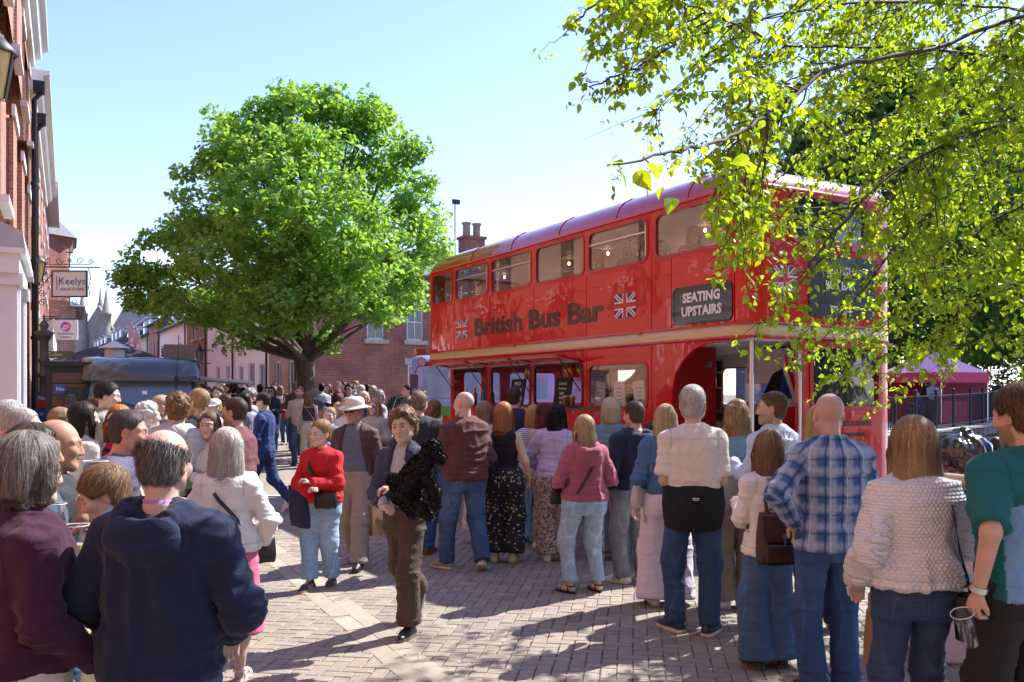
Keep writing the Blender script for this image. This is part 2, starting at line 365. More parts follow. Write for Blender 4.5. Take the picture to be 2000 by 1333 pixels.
for i in range(6):
 paver_me.append(np_mesh('paver', pv, pq, False, cols=np.tile(pcol(), (12, 1))))
 paver_me[-1].materials.append(PAV)
vis = [p for p in plist if abs(p[0]) < p[1]*.60+.15 and p[1] > 5.1]
near300 = vis[:300]; ids = set(map(id, near300)); rest = [p for p in plist if id(p) not in ids]
for (x, y, a) in near300:
 o = link('paver', paver_me[RNG.integers(6)], ground); o.location = (x, y, RNG.normal(0, .0016)); o.rotation_euler = (RNG.normal(0, .005), RNG.normal(0, .005), a)
P = np.array(rest); N = len(P); c_, s_ = np.cos(P[:, 2])[:, None], np.sin(P[:, 2])[:, None]
V = np.empty((N, 12, 3), np.float32); tilt = RNG.normal(0, .005, (N, 2, 1))
V[:, :, 0] = P[:, 0:1]+pv[None, :, 0]*c_-pv[None, :, 1]*s_; V[:, :, 1] = P[:, 1:2]+pv[None, :, 0]*s_+pv[None, :, 1]*c_
V[:, :, 2] = pv[None, :, 2]+pv[None, :, 0]*tilt[:, 0]+pv[None, :, 1]*tilt[:, 1]+RNG.normal(0, .0014, (N, 1))
cc = np.repeat(np.array([pcol() for _ in range(N)]), 12, 0)
o = link('paving_field', np_mesh('paving_field', V.reshape(-1, 3), (pq[None]+12*np.arange(N)[:, None, None]).reshape(-1, 4), False, cols=cc), ground, PAV); tag(o, kind='stuff')
# two-row channel of long pale blocks
def chan_mesh(l):
 q, f = paver_mesh(l, gw, 'c'); q[8:, 2] -= .004; me = np_mesh('channel_block', q, f, False, cols=np.tile(np.array((.345, .295, .235))*RNG.normal(1, .07), (12, 1))); me.materials.append(CHAN); return me
ca2 = math.atan2(gd.y, gd.x); t = -6.0; cms = [chan_mesh(.45) for _ in range(5)]
while t < 8.5:
 for r in (0, 1):
  p = GA+gd*(t+.225+r*.17)+gn*(gw*(r+.5))
  o = link('channel_block', cms[RNG.integers(5)], ground); o.location = (p.x, p.y, .006+RNG.normal(0, .001)); o.rotation_euler = (RNG.normal(0, .008), RNG.normal(0, .006), ca2)
 t += .452
# moss tufts in the joints
mv = []; 
for k in range(260):
 x0, y0 = (RNG.normal(.35, .25), RNG.normal(5.9, .35)) if k % 2 else (RNG.uniform(-1, 3), RNG.uniform(5, 7))
 # snap onto a joint running away from the viewer
 lx = (x0*ca+(y0-9)*sa)/PW; ly = (-x0*sa+(y0-9)*ca)/PW; lx = round(lx)
 mv.append(((lx*PW)*ca-(ly*PW)*sa, (lx*PW)*sa+(ly*PW)*ca+9))
def tuft(b):
 for x, y in mv:
  for q in range(2):
   a = RNG.uniform(0, 6.28); r = RNG.uniform(.003, .006); dx, dy = RNG.normal(0, .004, 2)
   b._add([(x+dx-r, y+dy, -.003), (x+dx+r, y+dy, -.003), (x+dx, y+dy+r, -.003), (x+dx+r*.6*math.cos(a), y+dy+r*.6*math.sin(a), RNG.uniform(.002, .006))], [[0, 1, 3], [1, 2, 3], [2, 0, 3]])
tag(part('moss', None, MOSS, tuft, fix=False), kind='stuff')
# trodden chewing gum and small litter
def gum(b):
 for k in range(170):
  y = RNG.uniform(5.2, 11); x = RNG.uniform(-.5, .5)*y; r = RNG.uniform(.006, .017); n_ = 7
  b._add([(x+r*RNG.uniform(.7, 1.2)*math.cos(2*PI*i/n_), y+r*RNG.uniform(.7, 1.2)*math.sin(2*PI*i/n_), .0035) for i in range(n_)], [list(range(n_))], int(k % 3 == 0))
tag(part('gum_spots', None, [M('old_gum', (.12, .11, .10), .8), M('pale_gum', (.42, .40, .37), .8)], gum, fix=False), kind='stuff')
# pale band of setts and parking-line strip across the street
strip = part('kerb_line', ground, M('pale_setts', (.55, .53, .5), .8, var=.15, vs=9), lambda b: [b.box((-4.55+i*.62, 15.2+i*.08, .012), (.6, .14, .02)) for i in range(3)])

# ---------------------------------------------------------------- pond, bank wall, railings
WATER = M('pond_water', (.055, .055, .03), .06, spec=.6, wave=.012)
WZ = .16
wp = part('pond', None, WATER, lambda b: b._add([(x, y, WZ) for x, y in PONDPOLY], [list(range(len(PONDPOLY)))])); tag(wp, kind='structure')
edge = thing('pond_edge', 'low brick edging of the pond behind the bin bags', 'wall', (0, 0, 0))
eb = brick_mat('dark_brick', (.22, .11, .08), (.15, .08, .06), (.25, .22, .2))
for a, b_ in zip(PONDPOLY[:4], PONDPOLY[1:5]):
 part('wall', edge, eb, lambda m: m.bar((a[0], a[1], .12), (b_[0], b_[1], .12), .22, .30))
 part('coping', edge, STONE, lambda m: m.bar((a[0], a[1], .295), (b_[0], b_[1], .295), .30, .06))
bz = lambda y: gz(y)+.06
bank = thing('bank_wall', 'curved stone retaining wall along the far side of the pond', 'wall')
stone_mes = []
for i in range(6):
 b = MB(); w_ = .42+.06*(i % 3); b.box((0, 0, .16), (w_-.02, .3, .32), bev=.02)
 me = b.mesh('stone'); me.materials.append(M('bank_stone%d' % (i % 3), ((.20, .13, .11), (.25, .17, .14), (.15, .115, .10))[i % 3], .85, var=.25, vs=8)); stone_mes.append((me, w_))
k = 0
for p, q in zip(bank0[1:-1], bank0[2:]):
 p = p+Vector((.25, -.35, 0)); q = q+Vector((.25, -.35, 0)); t_ = (q-p); Ls = t_.length; t_.normalize(); s = 0; a = math.atan2(t_.y, t_.x)
 zb = bz((p.y+q.y)/2)-.38
 part('backing', bank, M('mortar', (.09, .08, .07), .9), lambda m: m.bar((p.x, p.y+.06, zb-.3), (q.x, q.y+.06, zb-.3), .26, 1.3))
 part('coping', bank, STONE, lambda m: m.bar((p.x, p.y, zb+.37), (q.x, q.y, zb+.37), .5, .07))
 while s < Ls-.2 and k < 200:
  me, w_ = stone_mes[RNG.integers(6)]; o = link('stone', me, bank); c = p+t_*(s+w_/2); o.location = (c.x, c.y-.02, zb+.005); o.rotation_euler = (0, 0, a); s += w_; k += 1
rail = thing('iron_railing', 'black iron railing curving along the far bank of the pond', 'railing')
for i, p in enumerate(bank0[1:-1]):
 z = bz(p.y)
 part('post', rail, BLACKM, lambda m: (m.cyl((p.x, p.y, z), .055, 1.32, 8), m.lathe((p.x, p.y, z+1.32), [(.03, 0), (.075, .03), (.075, .07), (.02, .12)], 8)))
 if i == 0: continue
 q = bank0[i]; zq = bz(q.y)
 [part('rail', rail, BLACKM, lambda m: m.bar((q.x, q.y, zq+hh_), (p.x, p.y, z+hh_), .05, .03)) for hh_ in (1.2, .12)]
 nb = max(6, int((p-q).length/.14))
 def bars(m):
  for j in range(1, nb):
   f = j/nb; x, y, zz = q.x+(p.x-q.x)*f, q.y+(p.y-q.y)*f, zq+(z-zq)*f; m.bar((x, y, zz+.1), (x, y, zz+1.2), .018, .018)
 tag(part('balusters', rail, BLACKM, bars), kind='stuff')
far_path = part('far_bank', None, M('bank_grass', (.10, .11, .05), .9, var=.3, vs=3, bump=.5, bs=20), lambda b: [b._add([(p.x, p.y-.5, bz(p.y)-.05), (q.x, q.y-.5, bz(q.y)-.05), (q.x+10, q.y+40, .9), (p.x+10, p.y+40, .9)], [[0, 1, 2, 3]]) for p, q in zip(bank0[:-1], bank0[1:])]); tag(far_path, kind='structure')
# pink gazebo
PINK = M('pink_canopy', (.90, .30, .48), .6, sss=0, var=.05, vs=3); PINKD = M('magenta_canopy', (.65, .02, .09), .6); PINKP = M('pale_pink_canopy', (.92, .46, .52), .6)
gp = at(1822, 37.5); gaz = thing('gazebo', 'pink pop-up gazebo beyond the pond railing', 'gazebo', (gp.x, gp.y, gz(gp.y)), math.radians(28))
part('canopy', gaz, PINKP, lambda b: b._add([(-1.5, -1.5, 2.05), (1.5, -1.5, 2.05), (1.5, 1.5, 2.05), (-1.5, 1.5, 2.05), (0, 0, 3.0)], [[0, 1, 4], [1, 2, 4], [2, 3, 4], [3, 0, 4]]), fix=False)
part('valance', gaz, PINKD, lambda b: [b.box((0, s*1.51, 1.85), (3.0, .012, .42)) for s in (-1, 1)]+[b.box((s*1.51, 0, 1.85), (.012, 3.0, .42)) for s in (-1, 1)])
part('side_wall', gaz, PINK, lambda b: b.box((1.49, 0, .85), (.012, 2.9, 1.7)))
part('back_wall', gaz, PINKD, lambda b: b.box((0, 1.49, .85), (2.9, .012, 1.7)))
for sx_ in (-1, 1):
 for sy_ in (-1, 1): part('leg', gaz, STEEL, lambda b: b.box((sx_*1.46, sy_*1.46, 1.0), (.04, .04, 2.0)))
part('table', gaz, PINKD, lambda b: b.box((-.3, -1.0, .45), (1.8, .6, .9)))

# ---------------------------------------------------------------- walls and windows
BRK = brick_mat('orange_brick', (.42, .17, .095), (.32, .12, .07), (.45, .38, .31))
BRKR = brick_mat('red_brick', (.30, .095, .060), (.215, .068, .045), (.34, .25, .21), soot=.3)
BRKP = brick_mat('pale_brick', (.36, .22, .16), (.28, .165, .12), (.42, .36, .31))
BRKF = brick_mat('far_brick', (.42, .20, .13), (.34, .15, .10), (.42, .34, .29), bump=.2)
PINKW = M('pale_pink_render', (.72, .67, .66), .85, var=.06, vs=1.2, bump=.2, bs=14)
WHITEW = M('white_render', (.80, .79, .78), .85, var=.06, vs=1.5)
CREAMWALL = M('cream_render', (.66, .55, .40), .85, var=.08, vs=1.5)
CURT = M('net_curtain', (.55, .54, .52), .9)
def window(parent, O, A, B, N, w, h, nx=2, ny=2, mat=None, sash=True, frame=.06, arch=False, name='window'):
 """sash window: O = lower left corner on the wall plane, frame set 8 cm back; glass is a sub-part"""
 O, A, B, N = Vector(O), Vector(A), Vector(B), Vector(N); O2 = O-N*.09
 b = MB(); bx = [[], []]
 outer = [(0, 0), (w, 0), (w, h), (0, h)]; holes = []
 pw, ph = (w-frame*2-(nx-1)*.025)/nx, (h-frame*2-(ny-1)*.035)/ny
 for i in range(nx):
  for j in range(ny):
   x0, y0 = frame+i*(pw+.025), frame+j*(ph+.035); holes.append([(x0, y0), (x0+pw, y0), (x0+pw, y0+ph), (x0, y0+ph)])
 b.plate(outer, holes, O2+N*.03, A, B, N, .05)
 o = b.build(name, mat or WHITE, parent)
 g = MB(); g.plate([(frame*.5, frame*.5), (w-frame*.5, frame*.5), (w-frame*.5, h-frame*.5), (frame*.5, h-frame*.5)], [], O2, A, B, N, .012); g.build('pane', GLASSD, o)
 return o
def wall_plate(parent, mat, O, A, B, N, L_, Hh, holes, th=.3, name='wall', top=None):
 outer = [(0, 0), (L_, 0), (L_, Hh)] + (top or []) + [(0, Hh)]
 return part(name, parent, mat, lambda b: b.plate(outer, [[(x, y), (x+w, y), (x+w, y+h), (x, y+h)] for x, y, w, h in holes], O, A, B, N, th))

# ---------------------------------------------------------------- left side of the street
LANG = math.atan2(.8948, -.4465)
def left_block(name, label, cat, z0, z1, top, mat, wins, sills=True):
 """z0..z1 depth range of the facade; local x recedes, local -y faces the street"""
 o = Vector((-.499*z0-.95, z0, 0)); t = thing(name, label, cat, o, LANG)
 Ls = (z1-z0)/.8948; g0 = gz((z0+z1)/2)
 A, B, N = (1, 0, 0), (0, 0, 1), (0, -1, 0)
 hs = [(w[0], w[1]+1.0, w[2], w[3]) for w in wins]
 wall_plate(t, mat, (0, 0, -1.0), A, B, N, Ls, top+1.0, hs, .35)
 part('core', t, mat, lambda b: b.box((Ls/2, 4.4, top/2-.5), (Ls, 8, top+.8)))
 for x, z, w, h, *r in wins:
  window(t, (x, 0, z), A, B, N, w, h, 2 if w > .8 else 1, r[0] if r else 2)
  part('sill', t, CREAMW, lambda b: b.box((x+w/2, -.04, z-.07), (w+.16, .14, .11)))
  part('lintel', t, CREAMW if not r else mat, lambda b: b.box((x+w/2, -.01, z+h+.12), (w+.24, .06, .2)))
 return t, Ls
NL = (0, -1, 0)
lw = []
for s0 in np.arange(-24, 10, 3.35):
 for zz, hh in ((7.9, 1.7), (4.6, 2.0)): lw.append((s0+.7, zz, 1.25, hh))
 if s0 < -2: lw.append((s0+.7, 1.1, 1.3, 2.1))
L1, L1L = left_block('town_house', 'tall red brick town house with white doorcase at the left edge', 'building', 12.5-24*.8948, 22.2, 10.3, BRK, [(x+24, z, w, h) for x, z, w, h in lw])
X1 = 24.0
def cornice(t, x0, x1, z, mat, out=.42, h=.6):
 b = MB(); prof = [(0, 0), (-.12, .02), (-.14, .18), (-.26, .24), (-.30, .40), (-out, .46), (-out, h), (0, h)]
 b.loft([[(x, p[0], z+p[1]) for p in prof] for x in (x0, x1)], sm=False); return b.build('cornice', mat, t)
cornice(L1, 0, L1L, 9.9, WHITE)
# doorcase
dx = X1-.35
dc = part('doorcase', L1, WHITE, lambda b: (b.box((dx, -.12, 1.75), (.42, .24, 3.5)), b.box((dx+2.0, -.12, 1.75), (.42, .24, 3.5)), b.box((dx, -.14, .3), (.52, .3, .6)), b.box((dx+2.0, -.14, .3), (.52, .3, .6)),
 b.box((dx, -.15, 3.32), (.56, .32, .16)), b.box((dx+2.0, -.15, 3.32), (.56, .32, .16)), b.box((dx+1.0, -.13, 3.52), (2.7, .28, .26)), b.box((dx+1.0, -.17, 3.69), (2.8, .36, .08))))
part('hood', L1, M('lead_grey', (.45, .46, .46), .5, var=.1, vs=4), lambda b: b.loft([[(dx-.4, -.34, 3.735), (dx-.4, -.31, 3.95), (dx-.4, 0, 4.08), (dx-.4, 0, 3.735)], [(dx+2.4, -.34, 3.735), (dx+2.4, -.31, 3.95), (dx+2.4, 0, 4.08), (dx+2.4, 0, 3.735)]], sm=False))
for r_ in range(6): part('fluting', L1, WHITE, lambda b: b.box((dx+(r_//3)*2.0-.1+.1*(r_%3), -.25, 2.0), (.05, .04, 2.4)))
part('door', L1, M('dark_blue_door', (.02, .03, .06), .3, coat=.5), lambda b: (b.box((dx+1.0, -.03, 1.2), (1.4, .06, 2.4)), b.box((dx+.7, -.075, 1.6), (.4, .03, 1.0)), b.box((dx+1.3, -.075, 1.6), (.4, .03, 1.0))))
def pipe(t, x, z0, z1):
 part('downpipe', t, BLACKM, lambda b: (b.tube([(x, -.12, z0), (x, -.12, z1), (x, -.3, z1+.25)], .06, 8), b.box((x, -.22, z1+.32), (.26, .26, .28)), [b.cyl((x, -.12, z0+1.2+k*1.9), .085, .08, 8) for k in range(4)]))
pipe(L1, L1L-.35, 0, 9.0)
def wall_lantern(pos, label, big=1.0):
 """tapered glazed lantern on a scrolled bracket"""
 t = thing('wall_lantern', label, 'lantern', pos, LANG, 'street lanterns on brackets')
 g = M('amber_glass', (.72, .56, .22), .3, var=.08, vs=6)
 s = big
 part('glass', t, g, lambda b: b.lathe((0, 0, -.45*s), [(.10*s, 0), (.20*s, .55*s)], 6))
 part('frame', t, BLACKM, lambda b: ([b.bar((.105*s*math.cos(k*PI/3), .105*s*math.sin(k*PI/3), -.45*s), (.205*s*math.cos(k*PI/3), .205*s*math.sin(k*PI/3), .1*s), .02) for k in range(6)], b.lathe((0, 0, .1*s), [(.24*s, 0), (.24*s, .04*s), (.12*s, .16*s), (.05*s, .24*s), (.02*s, .34*s)], 8), b.cyl((0, 0, -.55*s), .05*s, .1*s, 6)))
 part('bracket', t, BLACKM, lambda b: b.tube([(0, 0, -.55*s), (0, .15, -.7*s), (0, .6, -.75*s), (0, .9, -.6*s)], .02, 6))
lp = lambda z, off: Vector((-.499*z-.95+.8948*off, z+.4465*off, 0))
p = lp(9.0, .2); wall_lantern((p.x, p.y, 5.15), 'large amber wall lantern at the left edge above the white doorcase', .85)
p = lp(25.0, .12); wall_lantern((p.x, p.y, 5.35), 'small amber wall lantern beside the solicitors hanging sign')
w2 = []
for s0 in np.arange(.8, 14, 3.2): w2 += [(s0, 7.2, 1.1, 1.6), (s0, 4.2, 1.1, 1.9)]
L2, L2L = left_block('shop_building', 'orange brick building with long pale cornice beyond the town house', 'building', 22.25, 36.2, 9.6, BRK, w2)
cornice(L2, 0, L2L, 9.35, CREAMW, .45, .55); pipe(L2, 1.0, .2, 8.6)
part('shopfront', L2, WHITE, lambda b: (b.box((6.5, -.25, 3.3), (9, .5, .5)), [b.box((2.2+k*2.1, -.2, 1.5), (.3, .4, 3.2)) for k in range(5)]))
part('shop_window', L2, GLASSD, lambda b: b.box((6.5, -.05, 1.7), (8, .1, 2.2)))
L3, L3L = left_block('parapet_building', 'brick building with grey capped parapet rising behind the cornice', 'building', 36.3, 45, 10.2, BRKR, [(1, 7, 1.1, 1.7), (4, 7, 1.1, 1.7), (7, 7, 1.1, 1.7), (1, 4, 1.1, 1.8), (4, 4, 1.1, 1.8), (7, 4, 1.1, 1.8)])
part('coping', L3, M('lead_grey'), lambda b: b.box((L3L/2, 1, 10.32), (L3L+.3, 3, .22)))
L4, L4L = left_block('oriel_building', 'brick building with a corbelled oriel bay overhanging the street', 'building', 45.1, 60, 9.4, BRK, [(9, 6.4, 1.2, 1.7), (13, 6.4, 1.2, 1.7), (9, 3.4, 1.2, 1.8), (13, 3.4, 1.2, 1.8)])
part('oriel', L4, BRKR, lambda b: (b.loft([[(1.0, 0, 5.6), (5.0, 0, 5.6), (5.0, -.1, 5.6), (1.0, -.1, 5.6)], [(.5, 0, 6.6), (5.5, 0, 6.6), (4.6, -.95, 6.6), (1.4, -.95, 6.6)], [(.5, 0, 9.4), (5.5, 0, 9.4), (4.6, -.95, 9.4), (1.4, -.95, 9.4)], [(.3, 0, 9.9), (5.7, 0, 9.9), (4.8, -1.2, 9.9), (1.2, -1.2, 9.9)]], sm=False)))
part('oriel_roof', L4, SLATE, lambda b: b.loft([[(.2, 0, 9.92), (5.8, 0, 9.92), (4.9, -1.3, 9.92), (1.1, -1.3, 9.92)], [(1.8, 0, 11.2), (4.2, 0, 11.2), (3.8, -.2, 11.2), (2.2, -.2, 11.2)]], sm=False))
L5o = at(148, 76); L5 = thing('corner_house', 'tall house with dark hipped roof at the bend of the street', 'building', (L5o.x, L5o.y, .6), LANG)
part('wall', L5, BRKF, lambda b: b.box((6, 4.0, 4.2), (14, 8, 8.6)))
part('roof', L5, SLATE, lambda b: b.loft([[(-1.6, -.7, 8.5), (13.6, -.7, 8.5), (13.6, 8.7, 8.5), (-1.6, 8.7, 8.5)], [(2, 3.9, 10.6), (10, 3.9, 10.6), (10, 4.1, 10.6), (2, 4.1, 10.6)]], sm=False))
for k in range(3):
 for z in (1.6, 4.2, 6.6): window(L5, (-1.0, 7.2-k*2.6, z), (0, -1, 0), (0, 0, 1), (-1, 0, 0), 1.1, 1.5); window(L5, (k*4+.5, 0, z), (1, 0, 0), (0, 0, 1), NL, 1.1, 1.5)

# hanging signs
def scroll(b, c, r, A, B, turns=1.4, w=.012, flip=1):
 pts = []
 for i in range(18):
  a = flip*i/17*turns*2*PI; rr = r*(1-i/22); pts.append(Vector(c)+Vector(A)*(rr*math.cos(a))+Vector(B)*(rr*math.sin(a)))
 b.tube(pts, w, 5)
E_ = Vector((.8948, .4465, 0)); UP = Vector((0, 0, 1))
sgn = thing('hanging_sign', 'white solicitors sign reading Keelys on a scrolled iron bracket', 'sign', (0, 0, 0))
sc = at(136, 26, 555); SA = Vector((1, 0, 0))   # the board is square-on to the viewer, projecting from the wall
FB = M('sign_white', (.72, .72, .73), .4)
bw, bh = .98, .72
part('board', sgn, FB, lambda b: b.box(sc, (bw, .04, bh)))
part('frame', sgn, BLACKM, lambda b: [b.box(sc+Vector(o_), d_) for o_, d_ in (((0, 0, bh/2+.015), (bw+.06, .07, .035)), ((0, 0, -bh/2-.015), (bw+.06, .07, .035)), ((bw/2+.012, 0, 0), (.035, .07, bh)), ((-bw/2-.012, 0, 0), (.035, .07, bh)))])
def brk(b):
 y = sc.y; z = sc.z+bh/2+.14
 b.tube([(sc.x-1.15, y, z), (sc.x+.85, y, z-.02), (sc.x+.93, y, z-.02)], [.02, .02, .004], 6); b.tube([(sc.x-1.1, y, z+.08), (sc.x+.6, y, z+.06)], .012, 5)
 for sx_, r, f in ((-.62, .09, 1), (-.3, .11, -1), (.3, .11, 1), (.62, .08, -1), (0, .07, 1)): scroll(b, (sc.x+sx_, y, z+.17), r, (1, 0, 0), (0, 0, 1), flip=f)
 b.tube([(sc.x, y, z), (sc.x, y, z+.62)], [.018, .008], 6); b.box((sc.x, y, z+.42), (.22, .02, .03))
 for sx_, f in ((-.16, 1), (.16, -1)): scroll(b, (sc.x+sx_, y, sc.z-bh/2-.16), .10, (1, 0, 0), (0, 0, 1), flip=f)
 b.tube([(sc.x, y, sc.z-bh/2), (sc.x, y, sc.z-bh/2-.36)], [.02, .006], 6)
 b.tube([(sc.x+.53, y, z), (sc.x+.62, y, sc.z+.2), (sc.x+.55, y, sc.z-.1), (sc.x+.6, y, sc.z-.38)], .012, 5)
 for k in range(4): scroll(b, (sc.x-.8, y, sc.z+.35-.3*k), .12, (1, 0, 0), (0, 0, 1), flip=1 if k % 2 else -1)
 b.tube([(sc.x-1.15, y, sc.z-.45), (sc.x-.5, y, sc.z+.3)], .014, 5)
part('bracket', sgn, BLACKM, brk)
sy_ = sc.y-.022
text('lettering', 'Keelys', .30, M('sign_blue', (.03, .10, .32), .4), sgn, (sc.x+.08, sy_, sc.z-.02), SA, UP)
text('lettering', 'SOLICITORS', .128, M('sign_grey', (.10, .10, .12), .4), sgn, (sc.x+.08, sy_, sc.z-.20), SA, UP)
part('stripe', sgn, M('sign_magenta', (.45, .02, .16), .4), lambda b: b.box((sc.x-.36, sy_-.002, sc.z+.02), (.02, .008, .42)))
s2 = at(129, 33, 645); sg2 = thing('hanging_sign', 'grey solicitors sign with a round pink and purple emblem', 'sign')
part('board', sg2, M('sign_grey_board', (.55, .54, .56), .5), lambda b: (b.box(s2, (.88, .05, .72)), b.box(s2+Vector((-.66, .1, .2)), (.34, .04, .5), 0)))
part('emblem', sg2, M('emblem_magenta', (.50, .04, .26), .4), lambda b: b.tube([s2+Vector((0, -.03, .12)), s2+Vector((0, -.04, .12))], .19, 20))
part('emblem', sg2, M('emblem_purple', (.20, .06, .36), .4), lambda b: b.tube([s2+Vector((-.05, -.041, .10)), s2+Vector((-.05, -.045, .10))], .12, 16))
text('emblem_letters', 'gp', .26, FB, sg2, s2+Vector((0, -.047, .06)), SA, UP, shear=.4)
text('lettering', 'GroverPriest', .115, M('sign_plum', (.16, .07, .13), .5), sg2, s2+Vector((0, -.027, -.17)), SA, UP); text('lettering', 'Solicitors', .105, MATS['sign_plum'], sg2, s2+Vector((0, -.027, -.29)), SA, UP)
part('bracket', sg2, BLACKM, lambda b: (b.tube([s2+Vector((-1.3, 0, .42)), s2+Vector((.5, 0, .42))], .018, 6), b.tube([s2+Vector((-1.3, 0, .1)), s2+Vector((-.5, 0, .42))], .014, 6), b.bar(s2+Vector((-1.0, .1, .5)), s2+Vector((-.4, .1, .5)), .03)))
# fingerpost
fp = at(86, 18.5); post = thing('fingerpost', 'dark fingerpost with stacked rings and green direction arms', 'signpost', (fp.x, fp.y, gz(18.5)))
OLIVE = M('olive_iron', (.07, .07, .05), .4, var=.2, vs=10)
part('column', post, OLIVE, lambda b: b.lathe((0, 0, 0), [(.16, 0), (.16, .3), (.11, .4), (.09, 1.6), (.12, 1.65), (.09, 1.72), (.09, 2.0), (.13, 2.04), (.09, 2.1), (.085, 2.3), (.12, 2.36), (.085, 2.42), (.085, 2.75), (.14, 2.85), (.20, 2.95), (.06, 3.0), (.1, 3.1), (.03, 3.2), (.01, 3.32)], 14))
GREENS = M('sign_green', (.10, .15, .09), .5)
part('finger_arm', post, GREENS, lambda b: b.loft([[(.08, -.02, 2.42), (.08, .02, 2.42), (.08, .02, 2.56), (.08, -.02, 2.56)], [(.58, -.02, 2.42), (.58, .02, 2.42), (.58, .02, 2.56), (.58, -.02, 2.56)], [(.66, -.02, 2.485), (.66, .02, 2.485), (.66, .02, 2.495), (.66, -.02, 2.495)]], sm=False))
text('lettering', 'Toilets', .11, FB, post, (.25, -.022, 2.455), SA, UP)
BLUE = M('sticker_blue', (.02, .09, .36), .4); part('sticker', post, BLUE, lambda b: b.box((.02, -.115, 1.35), (.17, .02, .62))); part('sticker', post, M('sticker_red', (.5, .02, .03), .4), lambda b: b.box((.02, -.128, 1.46), (.17, .01, .13)))
text('sticker_arrow', '>', .16, FB, post, (.02, -.127, 1.20), SA, UP); text('lettering', 'No', .12, FB, post, (.02, -.127, 1.55), SA, UP)

# ---------------------------------------------------------------- right side of the street (behind the maple)
HC = at(583, 34); HANG = math.atan2(.871, -.491)
def row_house(name, label, t0, t1, eaves, ridge, mat, roof=None, depth=8.0, wins=(), chim=None, dormers=(), endwin=(), flat_end=False):
 y0 = HC.y+.871*t0; g = gz(y0)
 o = Vector((HC.x-.491*t0, y0, g)); t = thing(name, label, 'house', o, HANG); Ls = t1-t0-.02
 A, B, N = (1, 0, 0), (0, 0, 1), (0, 1, 0)
 # facade seen from the street: local +y. plate reads right-to-left, so A is reversed
 hs = [(Ls-x-w, z+1, w, h) for x, z, w, h in wins]
 wall_plate(t, mat, (Ls, 0, -1), (-1, 0, 0), B, N, Ls, eaves+1, hs, .28)
 for x, z, w, h in wins:
  window(t, (x+w, 0, z), (-1, 0, 0), B, N, w, h, 2, 2); part('sill', t, STONE, lambda b: b.box((x+w/2, .06, z-.06), (w+.16, .16, .1)))
 # end wall facing the viewer (x = 0)
 if endwin:
  hs = [(y, z+1, w, h) for y, z, w, h in endwin]
  wall_plate(t, mat if not flat_end else BRKR, (0, -.285, -1), (0, -1, 0), B, (-1, 0, 0), depth-.285, eaves+1, [(y-.285, z, w, h) for y, z, w, h in hs], .28, name='end_wall')
  for y, z, w, h in endwin:
   window(t, (0, -y, z), (0, -1, 0), B, (-1, 0, 0), w, h, 2, 2); part('sill', t, STONE, lambda b: b.box((-.05, -y-w/2, z-.09), (.2, w+.3, .17))); part('lintel', t, STONE, lambda b: b.box((-.012, -y-w/2, z+h+.14), (.05, w+.3, .26)))
  part('core', t, mat, lambda b: b.box((Ls/2+.2, -depth/2-.2, eaves/2-.5), (Ls-.5, depth-.7, eaves+.9)))
 else: part('core', t, mat, lambda b: b.box((Ls/2, -depth/2-.15, eaves/2-.5), (Ls, depth-.3, eaves+.98)))
 rm = roof or SLATE
 if flat_end:   # ridge across the street: eaves face the viewer
  b = MB(); b.loft([[(-.3, .3, eaves), (-.3, -depth-.2, eaves), (Ls+.3, -depth-.2, eaves), (Ls+.3, .3, eaves)], [(Ls/2-.1, -1.4, ridge), (Ls/2-.1, -depth+.8, ridge), (Ls/2+.1, -depth+.8, ridge), (Ls/2+.1, -1.4, ridge)]], sm=False); rf = b.build('roof', rm, t)
 else:
  b = MB(); b.loft([[(x, .35, eaves-.08), (x, .35, eaves), (x, -depth/2, ridge), (x, -depth-.3, eaves), (x, -depth-.3, eaves-.1)] for x in (-.12, Ls+.12)], sm=False); rf = b.build('roof', rm, t)
  part('gable', t, mat, lambda b: b.loft([[(x, 0, eaves-.1), (x, -depth, eaves-.1), (x, -depth/2, ridge-.12)] for x in (-.004, .2)], sm=False))
 part('gutter', t, BLACKM, lambda b: b.tube([(0, .4, eaves-.1), (Ls, .4, eaves-.1)], .06, 6))
 part('downpipe', t, BLACKM, lambda b: b.tube([(.12, .1, 0), (.12, .1, eaves-.15)], .05, 6))
 for x in dormers:
  d = part('dormer', t, WHITE, lambda b: b.box((x, -1.2, eaves+.75), (1.3, 1.6, 1.4))); dw = part('roof', d, M('lead_grey'), lambda b: b.box((x, -1.2, eaves+1.49), (1.6, 2.0, .1)))
  part('dormer_window', t, GLASSD, lambda b: b.box((x, -.39, eaves+.75), (.9, .04, 1.0))); part('dormer_window', t, GLASSD, lambda b: b.box((x-.655, -.9, eaves+.75), (.03, .7, .9)))
 if chim:
  c = part('chimney', t, BRKR, lambda b: (b.box((chim[0], chim[1], ridge+.35), (.9, .7, 2.0)), b.box((chim[0], chim[1], ridge+1.33), (1.02, .82, .12))))
  for q in (-.22, .22): part('chimney_pot', c, M('chimney_pot', (.30, .26, .20), .8), lambda b: b.lathe((chim[0], chim[1]+q, ridge+1.39), [(.14, 0), (.12, .3), (.13, .55), (.18, .6), (.18, .68)], 10))
 return t
hw = lambda *a: list(a)
H1 = row_house('brick_house', 'red brick house with sash windows behind the leafy street tree', 0, 4.4, 6.1, 7.5, BRKP, depth=15, wins=[(.5, .3, .9, 2.3), (2.6, .6, .9, 2.0), (.6, 3.6, .9, 1.6), (2.7, 3.6, .9, 1.6)], endwin=[(2.75, 3.45, .72, 1.5), (4.45, 3.45, .72, 1.5), (4.5, .75, .72, 1.7), (6.5, 3.45, .72, 1.5), (7.2, .75, .72, 1.7)], flat_end=True)
